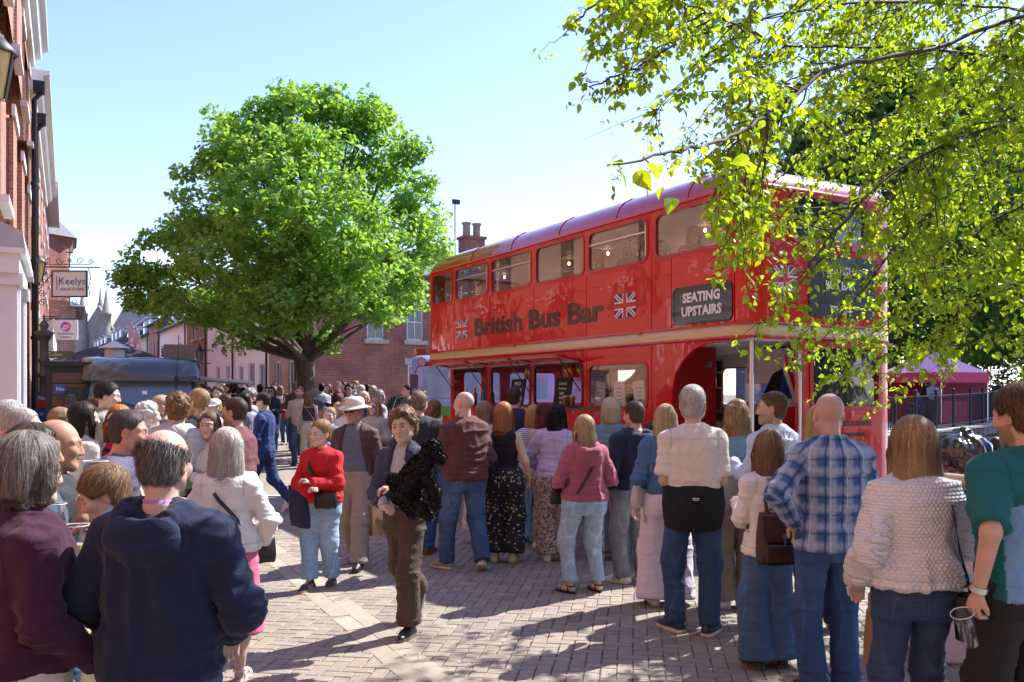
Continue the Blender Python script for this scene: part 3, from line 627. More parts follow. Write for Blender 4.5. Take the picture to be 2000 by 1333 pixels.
H1e = part('chimney', H1, BRKR, lambda b: (b.box((1.0, -7.9, 6.9), (.7, .95, 2.2)), b.box((1.0, -7.9, 8.03), (.82, 1.07, .12))))
for q in (-.25, .25): part('chimney_pot', H1e, M('chimney_pot', (.30, .26, .20), .8), lambda b: (b.lathe((1.0, -7.9+q, 8.08), [(.17, 0), (.16, .5), (.21, .55), (.21, .62)], 10)))
part('aerial', H1, BLACKM, lambda b: (b.tube([(1.0, -7.1, 6.2), (1.0, -7.1, 9.5)], .025, 6), b.box((.9, -7.1, 9.52), (.1, .34, .2))))
row_house('bay_house', 'white painted house with bay windows next to the brick house', 4.4, 11, 6.0, 7.8, WHITEW, wins=[(.8, .5, 1.0, 2.0), (2.6, .4, 1.2, 2.2), (4.8, .5, 1.0, 2.0), (.8, 3.3, 1.0, 1.7), (2.7, 3.3, 1.0, 1.7), (4.8, 3.3, 1.0, 1.7)])
row_house('pink_house', 'plain pale pink rendered house with few windows', 11, 18, 6.1, 7.9, PINKW, wins=[(1.2, .6, .9, 1.9), (3.6, .6, .9, 1.9)])
Hb = row_house('brick_terrace', 'orange brick terrace with white sash windows beyond the pink house', 18, 24.6, 7.2, 9.0, BRKR, wins=[(.8, 4.3, 1.0, 1.7), (3.4, 4.3, 1.0, 1.7), (.8, 1.0, 1.0, 1.9), (3.4, 1.0, 1.0, 1.9)])
row_house('white_house', 'white rendered house with a small grey window halfway along', 24.6, 36, 5.6, 8.0, WHITEW, wins=[(2, 3.2, .9, 1.2), (6, 3.2, .9, 1.2), (9, 3.2, .9, 1.2)], dormers=(3, 8))
row_house('brick_shop', 'brick shop with tall narrow windows far down the street', 36, 42, 6.4, 8.6, BRKF, wins=[(.8, 2.6, .7, 2.4), (2.4, 2.6, .7, 2.4), (4.0, 2.6, .7, 2.4)], dormers=(3,))
row_house('cream_house', 'cream rendered house with dark shopfront far down the street', 42, 51, 5.8, 8.0, CREAMWALL, wins=[(1.5, 3, 1, 1.5), (5, 3, 1, 1.5)], dormers=(2.5, 6))
row_house('white_gabled_house', 'white house with grey dormers behind the feather flags', 51, 63, 5.6, 8.6, WHITEW, wins=[(2, 3, 1, 1.5), (6, 3, 1, 1.5)], dormers=(2, 6, 9))
row_house('orange_gable_house', 'orange brick house with steep gable and tall chimney', 63, 79, 6.4, 10.8, BRKF, depth=10, wins=[(2, 3, 1, 1.6), (6, 3, 1, 1.6), (10, 3, 1, 1.6)], chim=(1.0, -3.5), dormers=(4, 8, 12))
row_house('slate_terrace', 'long slate roofed terrace where the street narrows', 79, 110, 6.6, 10.5, BRKF, depth=9, wins=[(x, 3, 1, 1.6) for x in range(2, 28, 4)], dormers=(5, 10, 15, 20))
# church at the end of the street
chp = at(182, 135); ch = thing('church', 'grey stone church with pinnacled turrets at the end of the street', 'church', (chp.x, chp.y, .7), math.radians(-8))
part('wall', ch, CHURCHSTONE, lambda b: (b.loft([[(-1.6, y, -1), (3.2, y, -1), (3.2, y, 11.0), (.8, y, 14.5), (-1.6, y, 11.0)] for y in (0, .5)], sm=False), b.box((9, 6.5, 4), (16, 12, 10))))
part('roof', ch, M('church_roof', (.16, .15, .15), .7, var=.15, vs=.6), lambda b: b.loft([[(x, .5, 8.8), (x, 6.5, 15.2), (x, 12.5, 8.8)] for x in (1.2, 22)], sm=False))
for tx in (-1.7, 2.2):
 part('turret', ch, CHURCHSTONE, lambda b: b.lathe((tx, -.1, -1), [(.95, 0), (.95, 11.5), (.75, 11.7), (.75, 14.0), (.95, 14.1), (.6, 14.4), (.05, 18.0)], 8))
part('turret', ch, CHURCHSTONE, lambda b: b.lathe((.4, 1.2, 10), [(.45, 0), (.45, 4.8), (.3, 5), (.03, 7.4)], 8))
part('window', ch, GLASSD, lambda b: b.plate([(0, 0), (1.2, 0), (1.2, 4), (.6, 5.2), (0, 4)], [], (-.3, -.02, 3.5), (1, 0, 0), (0, 0, 1), (0, -1, 0), .02))
part('window_tracery', ch, STONE, lambda b: [b.box((.3+q, -.06, 5.8), (.08, .06, 4.6)) for q in (-.3, 0, .3)])

# street furniture and stalls down the street
def feather_flag(px, z, ht, label):
 p = at(px, z); t = thing('feather_flag', label, 'flag', p, 0, 'pink feather flags')
 part('pole', t, GREYP, lambda b: b.tube([(0, 0, 0), (0, 0, ht*.75), (.08, 0, ht*.92), (.3, 0, ht)], .02, 6))
 out = [(0, .9), (.36, .9), (.36, ht*.62), (.32, ht*.8), (.22, ht*.93), (.1, ht*.985), (0, ht*.93)]
 part('banner', t, M('flag_pink', (.55, .36, .44), .7), lambda b: b.plate(out, [], (0, -.03, 0), (1, 0, 0), (0, 0, 1), (0, -1, 0), .015))
 part('lettering', t, FB, lambda b: [b.box((.18+RNG.normal(0, .015), -.036, 1.2+i*.33), (.13, .01, .2+.08*(i % 2))) for i in range(int((ht-1.8)/.33))])
feather_flag(252, 46, 4.9, 'taller pink feather flag above the dark food van'); feather_flag(263.5, 46, 4.5, 'shorter pink feather flag beside the taller one')
p = at(324, 50, 689); hs_ = thing('hanging_sign', 'small black hanging sign with pale lettering on the white house', 'sign')
part('board', hs_, M('sign_navy', (.02, .03, .05), .5), lambda b: b.box(p, (.5, .05, .5))); text('lettering', 'Tudor', .17, FB, hs_, p+Vector((0, -.03, .05)), SA, UP); text('lettering', 'Court', .17, FB, hs_, p+Vector((0, -.03, -.15)), SA, UP)
part('bracket', hs_, BLACKM, lambda b: b.tube([p+Vector((-.3, 0, .33)), p+Vector((.35, 0, .33)), p+Vector((.35, 0, .5))], .02, 5))
q = at(390, 48, 694); wl = thing('wall_lantern', 'black iron lantern on the brick terrace beyond the van', 'lantern', q, 0)
part('glass', wl, M('lantern_glass', (.2, .22, .24), .1), lambda b: b.lathe((0, 0, -.3), [(.10, 0), (.2, .5)], 6)); part('frame', wl, BLACKM, lambda b: (b.lathe((0, 0, .2), [(.24, 0), (.2, .1), (.05, .3), (.01, .5)], 6), [b.bar((.1*math.cos(k*1.05), .1*math.sin(k*1.05), -.3), (.2*math.cos(k*1.05), .2*math.sin(k*1.05), .2), .025) for k in range(6)], b.tube([(0, 0, -.3), (.1, 0, -.45), (.6, 0, -.45)], .025, 5), b.tube([(0, 0, .2), (.6, 0, .3)], .02, 5)))
# ---------------------------------------------------------------- the double-decker bus: local x forward, y = outward on the near side, z up
bus = thing('double_decker_bus', 'red vintage double decker bus converted into a bar, cream band and open rear platform', 'bus', (2.54, 9.51, 0), math.atan2(.871, -.491))
BW, BL = 2.41, 8.6
BX, BZ = Vector((1, 0, 0)), Vector((0, 0, 1)); NY = Vector((0, 1, 0))
LIN = M('bus_lining', (.80, .79, .77), .5, var=.05, vs=3)
RUB = M('window_rubber', (.03, .028, .028), .5)
DARKRED = M('interior_red', (.30, .012, .012), .3, coat=.4, var=.1, vs=5)
WINU = [(.35, 3.415, 1.6, 3.945), (1.76, 3.415, 3.04, 3.945), (3.16, 3.415, 4.44, 3.945), (4.59, 3.415, 5.86, 3.945), (5.98, 3.415, 7.21, 3.945), (7.35, 3.42, 8.24, 3.95)]
WINL = [(1.76, 1.59, 3.04, 2.15), (3.19, 1.58, 4.48, 2.19), (4.6, 1.58, 5.86, 2.19), (6.04, 1.58, 7.31, 2.2)]
def outline(ix=0.0, iy=0.0, rr=.30, rf=.38, u1=BL, n=6):
 """rounded plan of the body, anticlockwise seen from above, starting at the rear of the far side"""
 x0, x1, y0, y1 = ix, u1-ix, -BW+iy, -iy; rr = max(.05, rr-min(ix, iy)*.4); rf = max(.05, rf-min(ix, iy)*.4); P = []
 for cx, cy, a0, r in ((x0+rr, y0+rr, PI, rr), (x1-rf, y0+rf, 1.5*PI, rf), (x1-rf, y1-rf, 0, rf), (x0+rr, y1-rr, PI/2, rr)):
  P += [(cx+r*math.cos(a0+PI/2*i/n), cy+r*math.sin(a0+PI/2*i/n)) for i in range(n+1)]
 return P
def band(b, z0, z1, out, th=.012, u1=BL, m=0, lo=None):
 P = outline(-out, -out, u1=u1); I = outline(th-out, th-out, u1=u1); k = len(P)
 b.loft([[(*P[i], z0) for i in range(k)], [(*P[i], z1) for i in range(k)], [(*I[i], z1) for i in range(k)], [(*I[i], z0) for i in range(k)]], m, cap=False)
 return b
RX0, FX1 = .30, BL-.38
def corner(b, cx, cy, r, a0, z0, z1, th=.04, n=8):
 R_ = [(cx+r*math.cos(a0+PI/2*i/n), cy+r*math.sin(a0+PI/2*i/n)) for i in range(n+1)]; I_ = [(cx+(r-th)*math.cos(a0+PI/2*i/n), cy+(r-th)*math.sin(a0+PI/2*i/n)) for i in range(n+1)]
 b.loft([[(*p, z0) for p in R_], [(*p, z1) for p in R_]], close=False); b.loft([[(*p, z1) for p in I_], [(*p, z0) for p in I_]], close=False)
# upper deck walls
ZU0, ZU1 = 2.36, 4.03
def rr_holes(L_, x0, flip=None, r=.085): return [rrect(a-x0, z0, c-x0, z1, r) for a, z0, c, z1 in L_]
def side_wall(b, y, N, L_, x0, x1, z0, z1, th=.035, outer=None):
 b.plate(outer or [(0, z0), (x1-x0, z0), (x1-x0, z1), (0, z1)], rr_holes(L_, x0), (x0, y, 0), BX, BZ, N, th)
fudge = [w if w[2] < FX1 else (w[0], w[1], FX1-.03, w[3]) for w in WINU]
part('upper_side', bus, RED, lambda b: side_wall(b, 0, NY, fudge, RX0, FX1, ZU0, ZU1))
part('upper_side', bus, RED, lambda b: side_wall(b, -BW, -NY, fudge, RX0, FX1, ZU0, ZU1))
part('side_lining', bus, LIN, lambda b: (side_wall(b, -.04, NY, fudge, RX0, FX1, ZU0, ZU1, .008), side_wall(b, -BW+.04, -NY, fudge, RX0, FX1, ZU0, ZU1, .008)))
for cx, cy, r, a0 in ((.30, -.30, .30, PI/2), (.30, -BW+.30, .30, PI), (FX1, -.38, .38, 0), (FX1, -BW+.38, .38, 1.5*PI)):
 part('corner_panel', bus, RED, lambda b: corner(b, cx, cy, r, a0, ZU0, ZU1))
E_Y = Vector((0, -1, 0))
REARW = (.62, 3.50, 1.80, 3.95)
part('rear_panel', bus, RED, lambda b: b.plate([(.3, ZU0), (BW-.3, ZU0), (BW-.3, ZU1), (.3, ZU1)], [rrect(*REARW, .14)], (0, 0, 0), E_Y, BZ, (-1, 0, 0), .035))
part('front_panel', bus, RED, lambda b: b.plate([(.38, ZU0), (BW-.38, ZU0), (BW-.38, ZU1), (.38, ZU1)], [rrect(.42, 3.42, 1.16, 3.95, .1), rrect(1.25, 3.42, BW-.42, 3.95, .1)], (BL, 0, 0), E_Y, BZ, (1, 0, 0), .035))
# roof
def roof(b):
 prof = [(0, 4.03), (.012, 4.10), (.05, 4.18), (.12, 4.255), (.24, 4.32), (.45, 4.375), (.75, 4.41), (1.1, 4.425)]
 b.loft([[(*p, z) for p in outline(d*2.0, d, .30+d*.25, .38+d*.25, n=8)] for d, z in prof])
part('roof', bus, M('bus_roof_red', (.40, .012, .018), .3, coat=1, var=.08, vs=3, wave=.006), roof)
part('ceiling', bus, M('bus_ceiling', (.82, .81, .79), .5), lambda b: b.loft([[(*p, z) for p in outline(.1+d*1.5, .06+d, n=4)] for d, z in ((0, 4.0), (.15, 4.16), (.5, 4.25), (.9, 4.28))]))
part('gutter', bus, RED, lambda b: band(b, 4.0, 4.035, .022, .03))
for u in (1.0, 2.4, 3.8, 5.2, 6.6): part('roof_seam', bus, RED, lambda b: b.tube([(u, -d+.004, z+.004) for d, z in ((.0, 4.04), (.012, 4.10), (.05, 4.18), (.12, 4.255), (.24, 4.32), (.45, 4.375), (.75, 4.41), (1.2, 4.43))], .006, 5))
part('cream_band', bus, CREAM, lambda b: band(b, 2.40, 2.52, .007, .02))
part('band_bead', bus, RED, lambda b: band(b, 2.522, 2.545, .012, .02)); part('band_bead', bus, RED, lambda b: band(b, 2.375, 2.398, .014, .025))
part('upper_floor', bus, M('floor_grey', (.2, .19, .18), .7), lambda b: b.loft([[(*p, z) for p in outline(.045, .045)] for z in (2.385, 2.45)]))
# glazing and window rubbers
def wframe(parent, L_, y, N, glass=True, skip=(), r=.085, bar=()):
 for i, (a, z0, c, z1) in enumerate(L_):
  s = N.y
  f = part('window_frame', parent, RUB if i in skip else REDFLAT, lambda b: b.plate(rrect(a-.022, z0-.022, c+.022, z1+.022, r+.022), [rrect(a+.016, z0+.016, c-.016, z1-.016, r)], (0, y+s*.010, 0), BX, BZ, N, .03))
  if glass and i not in skip:
   part('pane', f, BUSGLASS, lambda b: b.plate(rrect(a+.01, z0+.01, c-.01, z1-.01, r), [], (0, y-s*.012, 0), BX, BZ, N, .006))
  if i in bar: part('slider_bar', f, STEEL, lambda b: (b.box(((a+c)/2, y-s*.004, z1-.17), (c-a-.04, .02, .022)), b.box((a+.03, y-s*.004, (z0+z1)/2), (.018, .02, z1-z0-.08))))
wframe(bus, fudge, 0, NY, bar=(1, 3, 4)); wframe(bus, fudge, -BW, -NY)
part('rear_window', bus, REDFLAT, lambda b: b.plate(rrect(REARW[0]-.07, REARW[1]-.07, REARW[2]+.07, REARW[3]+.06, .18), [rrect(*REARW, .14)], (-.02, 0, 0), E_Y, BZ, (-1, 0, 0), .03))
part('rear_pane', bus, GLASSD, lambda b: b.plate(rrect(*REARW, .14), [], (.012, 0, 0), E_Y, BZ, (-1, 0, 0), .006))
for v in (.8, 1.6): part('rear_hinge', bus, REDFLAT, lambda b: b.box((-.03, -v, 3.42), (.03, .12, .05)))
# lower deck
arch = [(0, .36), (0, 1.9)]+[(0-.44*math.sin(PI/2*i/6), 1.9+.40*(1-math.cos(PI/2*i/6))) for i in range(1, 7)]
X0 = 1.29
lower_out = [(0, .36), (7.42-X0, .36), (7.42-X0, 2.38), (-.93, 2.38), (-.93, 2.345), (-.6, 2.33), (-.40, 2.28), (-.2, 2.16), (-.06, 2.0), (0, 1.8)]
part('lower_side', bus, RED, lambda b: side_wall(b, 0, NY, WINL, X0, 7.42, .36, 2.38, outer=lower_out))
part('lower_side', bus, RED, lambda b: side_wall(b, -BW, -NY, WINL+[(.35, 1.59, 1.45, 2.15)], .30, 7.42, .36, 2.38))
part('lower_lining', bus, LIN, lambda b: (side_wall(b, -BW+.045, -NY, WINL+[(.35, 1.59, 1.45, 2.15)], .30, 7.40, .42, 2.36, .008)))
wframe(bus, WINL, 0, NY, skip=(1, 2, 3)); wframe(bus, WINL+[(.35, 1.59, 1.45, 2.15)], -BW, -NY)
part('corner_panel', bus, RED, lambda b: corner(b, .30, -BW+.30, .30, PI, .36, 2.38))
RW2 = (.96, 1.60, 2.22, 2.33)
part('rear_lower_panel', bus, RED, lambda b: b.plate([(.72, .36), (BW-.3, .36), (BW-.3, 2.38), (.72, 2.38)], [rrect(.93, 1.60, 2.06, 2.30, .1)], (0, 0, 0), E_Y, BZ, (-1, 0, 0), .04))
part('rear_window_frame', bus, REDFLAT, lambda b: b.plate(rrect(.90, 1.57, 2.09, 2.33, .12), [rrect(.95, 1.62, 2.04, 2.28, .09)], (-.012, 0, 0), E_Y, BZ, (-1, 0, 0), .03))
part('rear_pane', bus, GLASSD, lambda b: b.plate(rrect(.93, 1.60, 2.06, 2.30, .1), [], (.02, 0, 0), E_Y, BZ, (-1, 0, 0), .006))
part('rear_pillar', bus, REDFLAT, lambda b: b.box((-.005, -.745, 1.37), (.09, .06, 2.02)))
part('beading', bus, RED, lambda b: (b.box((-.004, -1.42, 1.50), (.02, 1.36, .03)), b.box((-.004, -1.42, .98), (.02, 1.36, .03))))
part('floor', bus, M('floor_grey'), lambda b: (b.box((4.35, -BW/2, .62), (6.0, BW-.1, .1)), b.box((.66, -BW/2, .38), (1.24, BW-.12, .08))))
part('front_bulkhead', bus, REDFLAT, lambda b: b.plate([(.02, .5), (BW-.02, .5), (BW-.02, 2.38), (.02, 2.38)], [rrect(.25, 1.55, 1.0, 2.15, .06), rrect(1.2, 1.55, 2.2, 2.15, .06)], (7.42, 0, 0), E_Y, BZ, (1, 0, 0), .05))
part('rear_bulkhead', bus, DARKRED, lambda b: (b.box((1.31, -.36, 1.4), (.05, .66, 1.96)), b.box((1.31, -2.0, 1.4), (.05, .74, 1.96))))
part('grab_boss', bus, STEEL, lambda b: b.tube([(1.28, -.55, 2.12), (1.25, -.55, 2.12)], .05, 12))
part('saloon_ceiling', bus, M('bus_ceiling'), lambda b: b.box((4.0, -BW/2, 2.35), (6.8, BW-.12, .03)))
part('platform_ceiling', bus, GREYP, lambda b: b.box((.62, -BW/2, 2.352), (1.2, BW-.14, .03)))
part('stair_panel', bus, M('bus_panel_white', (.66, .66, .68), .35), lambda b: b.box((.95, -1.75, 2.10), (.7, 1.1, .42)))
part('grab_pole', bus, STEEL, lambda b: (b.tube([(.10, -.12, .42), (.10, -.12, 2.34)], .022, 10), b.tube([(.10, -.12, .42), (.10, -.12, 1.98)], .029, 10)))
part('handrail', bus, STEEL, lambda b: b.tube([(-.07, -.66, .6), (-.08, -.66, 1.7), (-.08, -.66, 2.05), (-.03, -.70, 2.2)], .018, 8))
part('black_curtain', bus, M('black_cloth', (.012, .012, .013), .8, bump=.6, bs=5), lambda b: b.loft([[(.75, -1.1, 2.0), (.15, -1.0, 2.2), (-.0, -1.5, 2.2), (.3, -1.6, 2.1)], [(1.15, -1.2, 1.5), (.15, -1.05, 1.5), (0, -1.5, 1.5), (.8, -1.7, 1.5)], [(1.15, -1.2, .5), (.15, -1.05, .5), (0, -1.5, .5), (.8, -1.7, .5)]]))
# union flags
FBL, FWH, FRD = M('flag_blue', (.02, .04, .22), .45), M('flag_white', (.75, .75, .76), .45), M('flag_red', (.60, .03, .03), .45)
def flag(parent, O, A, B, w, h, lift=.004, name='flag'):
 O, A, B = Vector(O), Vector(A), Vector(B); N = A.cross(B)
 P_ = lambda b, pts, k: b.plate(pts, [], O+N*(lift+.0016*k), A, B, N, .0012)
 f = part(name, parent, FBL, lambda b: P_(b, [(0, 0), (w, 0), (w, h), (0, h)], 0))
 def diag(b, t, k):
  a, c = t*w, t*h
  P_(b, [(0, 0), (a, 0), (w, h-c), (w, h), (w-a, h), (0, c)], k); P_(b, [(w, 0), (w, c), (a, h), (0, h), (0, h-c), (w-a, 0)], k+.4)
 part('white_saltire', f, FWH, lambda b: diag(b, .11, 1)); part('red_saltire', f, FRD, lambda b: diag(b, .04, 2))
 cr = lambda b, t, k: P_(b, [(w/2-t, 0), (w/2+t, 0), (w/2+t, h/2-t), (w, h/2-t), (w, h/2+t), (w/2+t, h/2+t), (w/2+t, h), (w/2-t, h), (w/2-t, h/2+t), (0, h/2+t), (0, h/2-t), (w/2-t, h/2-t)], k)
 part('white_cross', f, FWH, lambda b: cr(b, h*.165, 3)); part('red_cross', f, FRD, lambda b: cr(b, h*.10, 4))
 return f
flag(bus, (2.44, 0, 2.74), -BX, BZ, .46, .315); flag(bus, (7.16, 0, 2.735), -BX, BZ, .44, .315)
flag(bus, (-.0, -.34, 2.86), E_Y, BZ, .36, .30)
BRN = M('lettering_brown', (.055, .025, .018), .4, coat=.3)
text('lettering', 'British Bus Bar', .405, BRN, bus, (4.60, 0, 2.75), -BX, BZ, bold=.013, sx=1.55)
SGB = M('sign_black', (.035, .035, .037), .3, coat=.3)
sb_ = part('destination_board', bus, SGB, lambda b: b.plate(rrect(.28, 2.60, 1.23, 2.98, .06), [], (0, .016, 0), BX, BZ, NY, .016))
part('board_rim', sb_, BLACK, lambda b: b.plate(rrect(.25, 2.57, 1.26, 3.01, .08), [rrect(.285, 2.605, 1.225, 2.975, .055)], (0, .022, 0), BX, BZ, NY, .022))
LET = M('letter_white', (.80, .80, .80), .4)
text('lettering', 'SEATING', .15, LET, sb_, (.75, .017, 2.825), -BX, BZ, bold=.006, sx=1.06); text('lettering', 'UPSTAIRS', .15, LET, sb_, (.75, .017, 2.665), -BX, BZ, bold=.006, sx=1.06)
rb = part('rear_board', bus, SGB, lambda b: b.plate(rrect(.88, 2.63, 1.98, 3.33, .04), [], (-.014, 0, 0), E_Y, BZ, (-1, 0, 0), .014))
for s_, z, q in (('BRITISH', 3.12, .13), ('BUS BAR', 2.95, .13), ('TEL: 079', 2.69, .10)): text('lettering', s_, q, LET, rb, (-.014, -1.38, z), E_Y, BZ, bold=.003)
for s_, z, q in (('OCCASIONS INCLUDING:', 1.39, .088), ('CELEBRATIONS, WEDDINGS,', 1.27, .062), ('PARTIES', 1.18, .062), ('AND MORE', 1.02, .062)): text('lettering', s_, q, BLACK, bus, (0, -1.42, z), E_Y, BZ, bold=.002)
# panel beading
for u in (.245, 1.30, 1.68, 3.10, 4.51, 5.92, 7.28, 8.0):
 part('panel_bead', bus, RED, lambda b: b.box((u, .003, 2.96), (.016, .008, .86)))
 if u > 1.31 and u < 7.3: part('panel_bead', bus, RED, lambda b: (b.box((u, .003, 1.86), (.02, .009, 1.0))))
for z in (3.375, 3.20): part('panel_bead', bus, RED, lambda b: b.box((4.26, .003, z), (7.9, .009, .014)))
for z in (1.50, .95): part('panel_bead', bus, RED, lambda b: b.box((4.35, .003, z), (6.1, .009, .02)))
part('panel_bead', bus, RED, lambda b: b.box((4.35, .004, 2.245), (6.1, .010, .02)))
def rivets(b):
 for u in np.arange(1.4, 7.4, .085):
  for z in (1.53, 2.262): b.lathe((u, .0, z), [(.006, -.004), (.006, .004)], 5)
 for v in np.arange(.78, 2.1, .08): b.box((-.006, -v, 1.53), (.006, .01, .01))
tag(part('rivets', bus, RED, rivets, fix=False), kind='stuff')
part('side_lamp', bus, M('amber_lamp', (.5, .12, .02), .2), lambda b: [b.box((u, .014, 2.53), (.10, .03, .03)) for u in (1.9, 5.1)])
# serving flaps hinged at the top of the open windows, with gas struts
for a, z0, c, z1 in (WINL[1], WINL[2], WINL[3]):
 f = part('hatch_flap', bus, REDFLAT, lambda b: b.plate(rrect(a, 0, c, .42, .06), [rrect(a+.06, .06, c-.06, .36, .04)], (0, .015, 2.235), BX, Vector((0, .985, .17)).normalized(), Vector((0, -.17, .985)).normalized(), .03))
 part('pane', f, BUSGLASS, lambda b: b.plate(rrect(a+.05, .05, c-.05, .37, .04), [], (0, .015, 2.225), BX, Vector((0, .985, .17)).normalized(), Vector((0, -.17, .985)).normalized(), .006))
 part('flap_lining', f, LIN, lambda b: b.plate(rrect(a+.005, .005, c-.005, .415, .06), [rrect(a+.065, .065, c-.065, .355, .04)], (0, .015, 2.203), BX, Vector((0, .985, .17)).normalized(), Vector((0, -.17, .985)).normalized(), .004))
 for x in (a+.05, c-.05): part('strut', f, BLACK, lambda b: b.bar((x, 0.0, 1.80), (x, .36, 2.26), .012))
# bar inside: counter, shelves, seats upstairs
part('counter', bus, WOOD, lambda b: b.box((4.9, -.30, 1.56), (4.9, .62, .05))); part('counter_front', bus, DARKRED, lambda b: b.box((4.9, -.12, 1.1), (4.9, .05, .9)))
part('back_shelf', bus, WOOD, lambda b: (b.box((4.2, -2.2, 1.50), (2.6, .3, .05)), b.box((3.9, -2.22, 1.85), (1.9, .22, .03)), b.box((3.9, -2.22, 2.08), (1.9, .22, .03)), b.box((3.6, -2.33, 1.8), (1.3, .03, .9))))
part('fridge', bus, BLACK, lambda b: b.box((5.0, -2.05, 1.2), (.7, .5, 1.3)))
for i, u in enumerate(np.arange(.9, 8.0, .78)):
 for v in (-.62, -1.79):
  s = part('seat', bus, M('seat_cloth', (.16, .03, .03), .8, var=.2, vs=20), lambda b: (b.box((u, v, 3.02), (.12, .88, .66), bev=.04), b.box((u+.25, v, 2.82), (.42, .88, .12), bev=.04)))
  part('seat_rail', s, STEEL, lambda b: b.tube([(u-.02, v-.42, 3.2), (u-.02, v-.42, 3.38), (u-.02, v+.42, 3.38), (u-.02, v+.42, 3.2)], .014, 6))
BULB = bpy.data.materials.new('warm_bulb'); BULB.use_nodes = True; _b = BULB.node_tree.nodes['Principled BSDF']; _b.inputs['Emission Color'].default_value = (1, .62, .28, 1); _b.inputs['Emission Strength'].default_value = 4
for i, u in enumerate(np.arange(.9, 7.8, 1.1)):
 for v in (-1.15, -1.9):
  part('bulb', bus, BULB, lambda b: b.lathe((u+(.2 if v < -1.5 else 0), v, 3.90+.04*math.sin(i*2.3)), [(.003, -.028), (.019, -.012), (.019, .008), (.010, .028)], 8))
# running gear, bonnet, mirror
def wheel(x, y, s, r=.5):
 w = part('wheel', bus, RUBBER, lambda b: b.tube([(x, y, r), (x, y-s*.28, r)], r, 28)); part('rim', w, REDFLAT, lambda b: (b.tube([(x, y+s*.004, r), (x, y-s*.05, r)], .30, 20), b.tube([(x, y+s*.05, r), (x, y, r)], .12, 12)))
for x in (2.3, 7.1): wheel(x, -.04, 1); wheel(x, -BW+.04, -1)
part('bonnet', bus, RED, lambda b: b.loft([[(u, y, z) for y, z in ((-.25, .6), (-.25, 1.15), (-.35, 1.32), (-.7, 1.38), (-1.05, 1.32), (-1.12, 1.15), (-1.12, .6))] for u in (7.42, 8.45)]))
part('radiator', bus, STEEL, lambda b: b.box((8.48, -.68, 1.0), (.06, .7, .7))); part('wing', bus, RED, lambda b: b.loft([[(u, -.26, z), (u, .0, z-.02), (u, .0, z-.10), (u, -.26, z-.08)] for u, z in ((7.45, .95), (7.6, 1.10), (8.0, 1.16), (8.4, 1.1), (8.6, .85))]))
part('cab', bus, RED, lambda b: b.plate([(1.2, .4), (BW, .4), (BW, 2.38), (1.2, 2.38)], [rrect(1.3, 1.5, BW-.12, 2.2, .08)], (8.55, 0, 0), E_Y, BZ, (1, 0, 0), .05)); part('cab_side', bus, RED, lambda b: (b.box((8.0, -BW+.03, 1.0), (1.1, .05, 1.2)), b.box((8.0, -1.22, 1.0), (1.1, .05, 1.2))))
part('headlight', bus, STEEL, lambda b: [b.tube([(8.52, y, .95), (8.66, y, .95)], [.06, .12], 14) for y in (-.18, -BW+.18)])
part('front_canopy_edge', bus, REDFLAT, lambda b: b.box((7.98, -.6, 2.33), (1.14, 1.16, .09)))
mr = part('mirror_arm', bus, BLACKM, lambda b: b.tube([(8.55, -.02, 2.3), (8.62, .12, 2.28), (8.62, .18, 2.15)], .012, 6)); part('mirror', mr, BLACK, lambda b: b.box((8.62, .19, 2.0), (.05, .16, .27), bev=.015)); part('mirror_glass', mr, STEEL, lambda b: b.box((8.592, .19, 2.0), (.006, .13, .23)))
part('badge', bus, FWH, lambda b: b.tube([(8.55, .07, 2.37), (8.53, .07, 2.37)], .075, 16)); part('badge_rim', bus, FRD, lambda b: b.tube([(8.556, .07, 2.37), (8.54, .07, 2.37)], .09, 16)); part('indicator', bus, M('amber_lamp'), lambda b: b.box((8.50, .12, 2.55), (.12, .2, .11)))
bus_m = Matrix.Translation(bus.location) @ Matrix.Rotation(bus.rotation_euler[2], 4, 'Z')
bw_ = lambda u, y, z: bus_m @ Vector((u, y, z))
BROT = bus.rotation_euler[2]
# things standing on the bar
def on_bar(name, label, cat, u, y, z=1.585, group=None, rz=0): return thing(name, label, cat, bw_(u, y, z), BROT+rz, group)
CH = M('chalkboard', (.03, .03, .032), .8, var=.3, vs=10)
for i, (u, lab, lines) in enumerate(((5.45, 'chalkboard reading mad moose ale beside the open hatch', ('MAD', 'MOOSE', 'ALE')), (4.1, 'chalkboard drinks list behind the two pints', ('Cocktails', 'Prosecco', 'Lager', 'Cider', 'Gin')))):
 t = on_bar('chalkboard', lab, 'chalkboard', u, -.22, rz=0)
 part('board', t, CH, lambda b: b.plate(rrect(-.22, 0, .22, .42, .03), [], (0, 0, 0), BX, Vector((0, -.15, 1)).normalized(), Vector((0, 1, .15)).normalized(), .02))
 for k, s_ in enumerate(lines): text('lettering', s_, .095 if i == 0 else .06, LET, t, (0, -.045*(1-k/len(lines))-.0, .31-k*(.11 if i == 0 else .07)), -BX, Vector((0, -.15, 1)), lift=.006)
def bottle(b, h=.28, r=.036): b.lathe((0, 0, 0), [(r*.9, 0), (r, .01), (r, h*.55), (r*.8, h*.64), (r*.36, h*.76), (r*.34, h*.97), (r*.42, h*.98), (r*.42, h)], 10)
bcol = [M('bottle_green', (.02, .09, .03), .15), M('bottle_amber', (.22, .08, .01), .15), M('bottle_clear', (.45, .48, .46), .1), M('bottle_red', (.3, .02, .02), .2), M('bottle_blue', (.03, .1, .35), .2), M('bottle_yellow', (.5, .36, .06), .25)]
bme = []
for m in bcol:
 b = MB(); bottle(b); me = b.mesh('bottle'); me.materials.append(m); bme.append(me)
bl = ['green', 'amber', 'clear', 'red', 'blue', 'yellow']
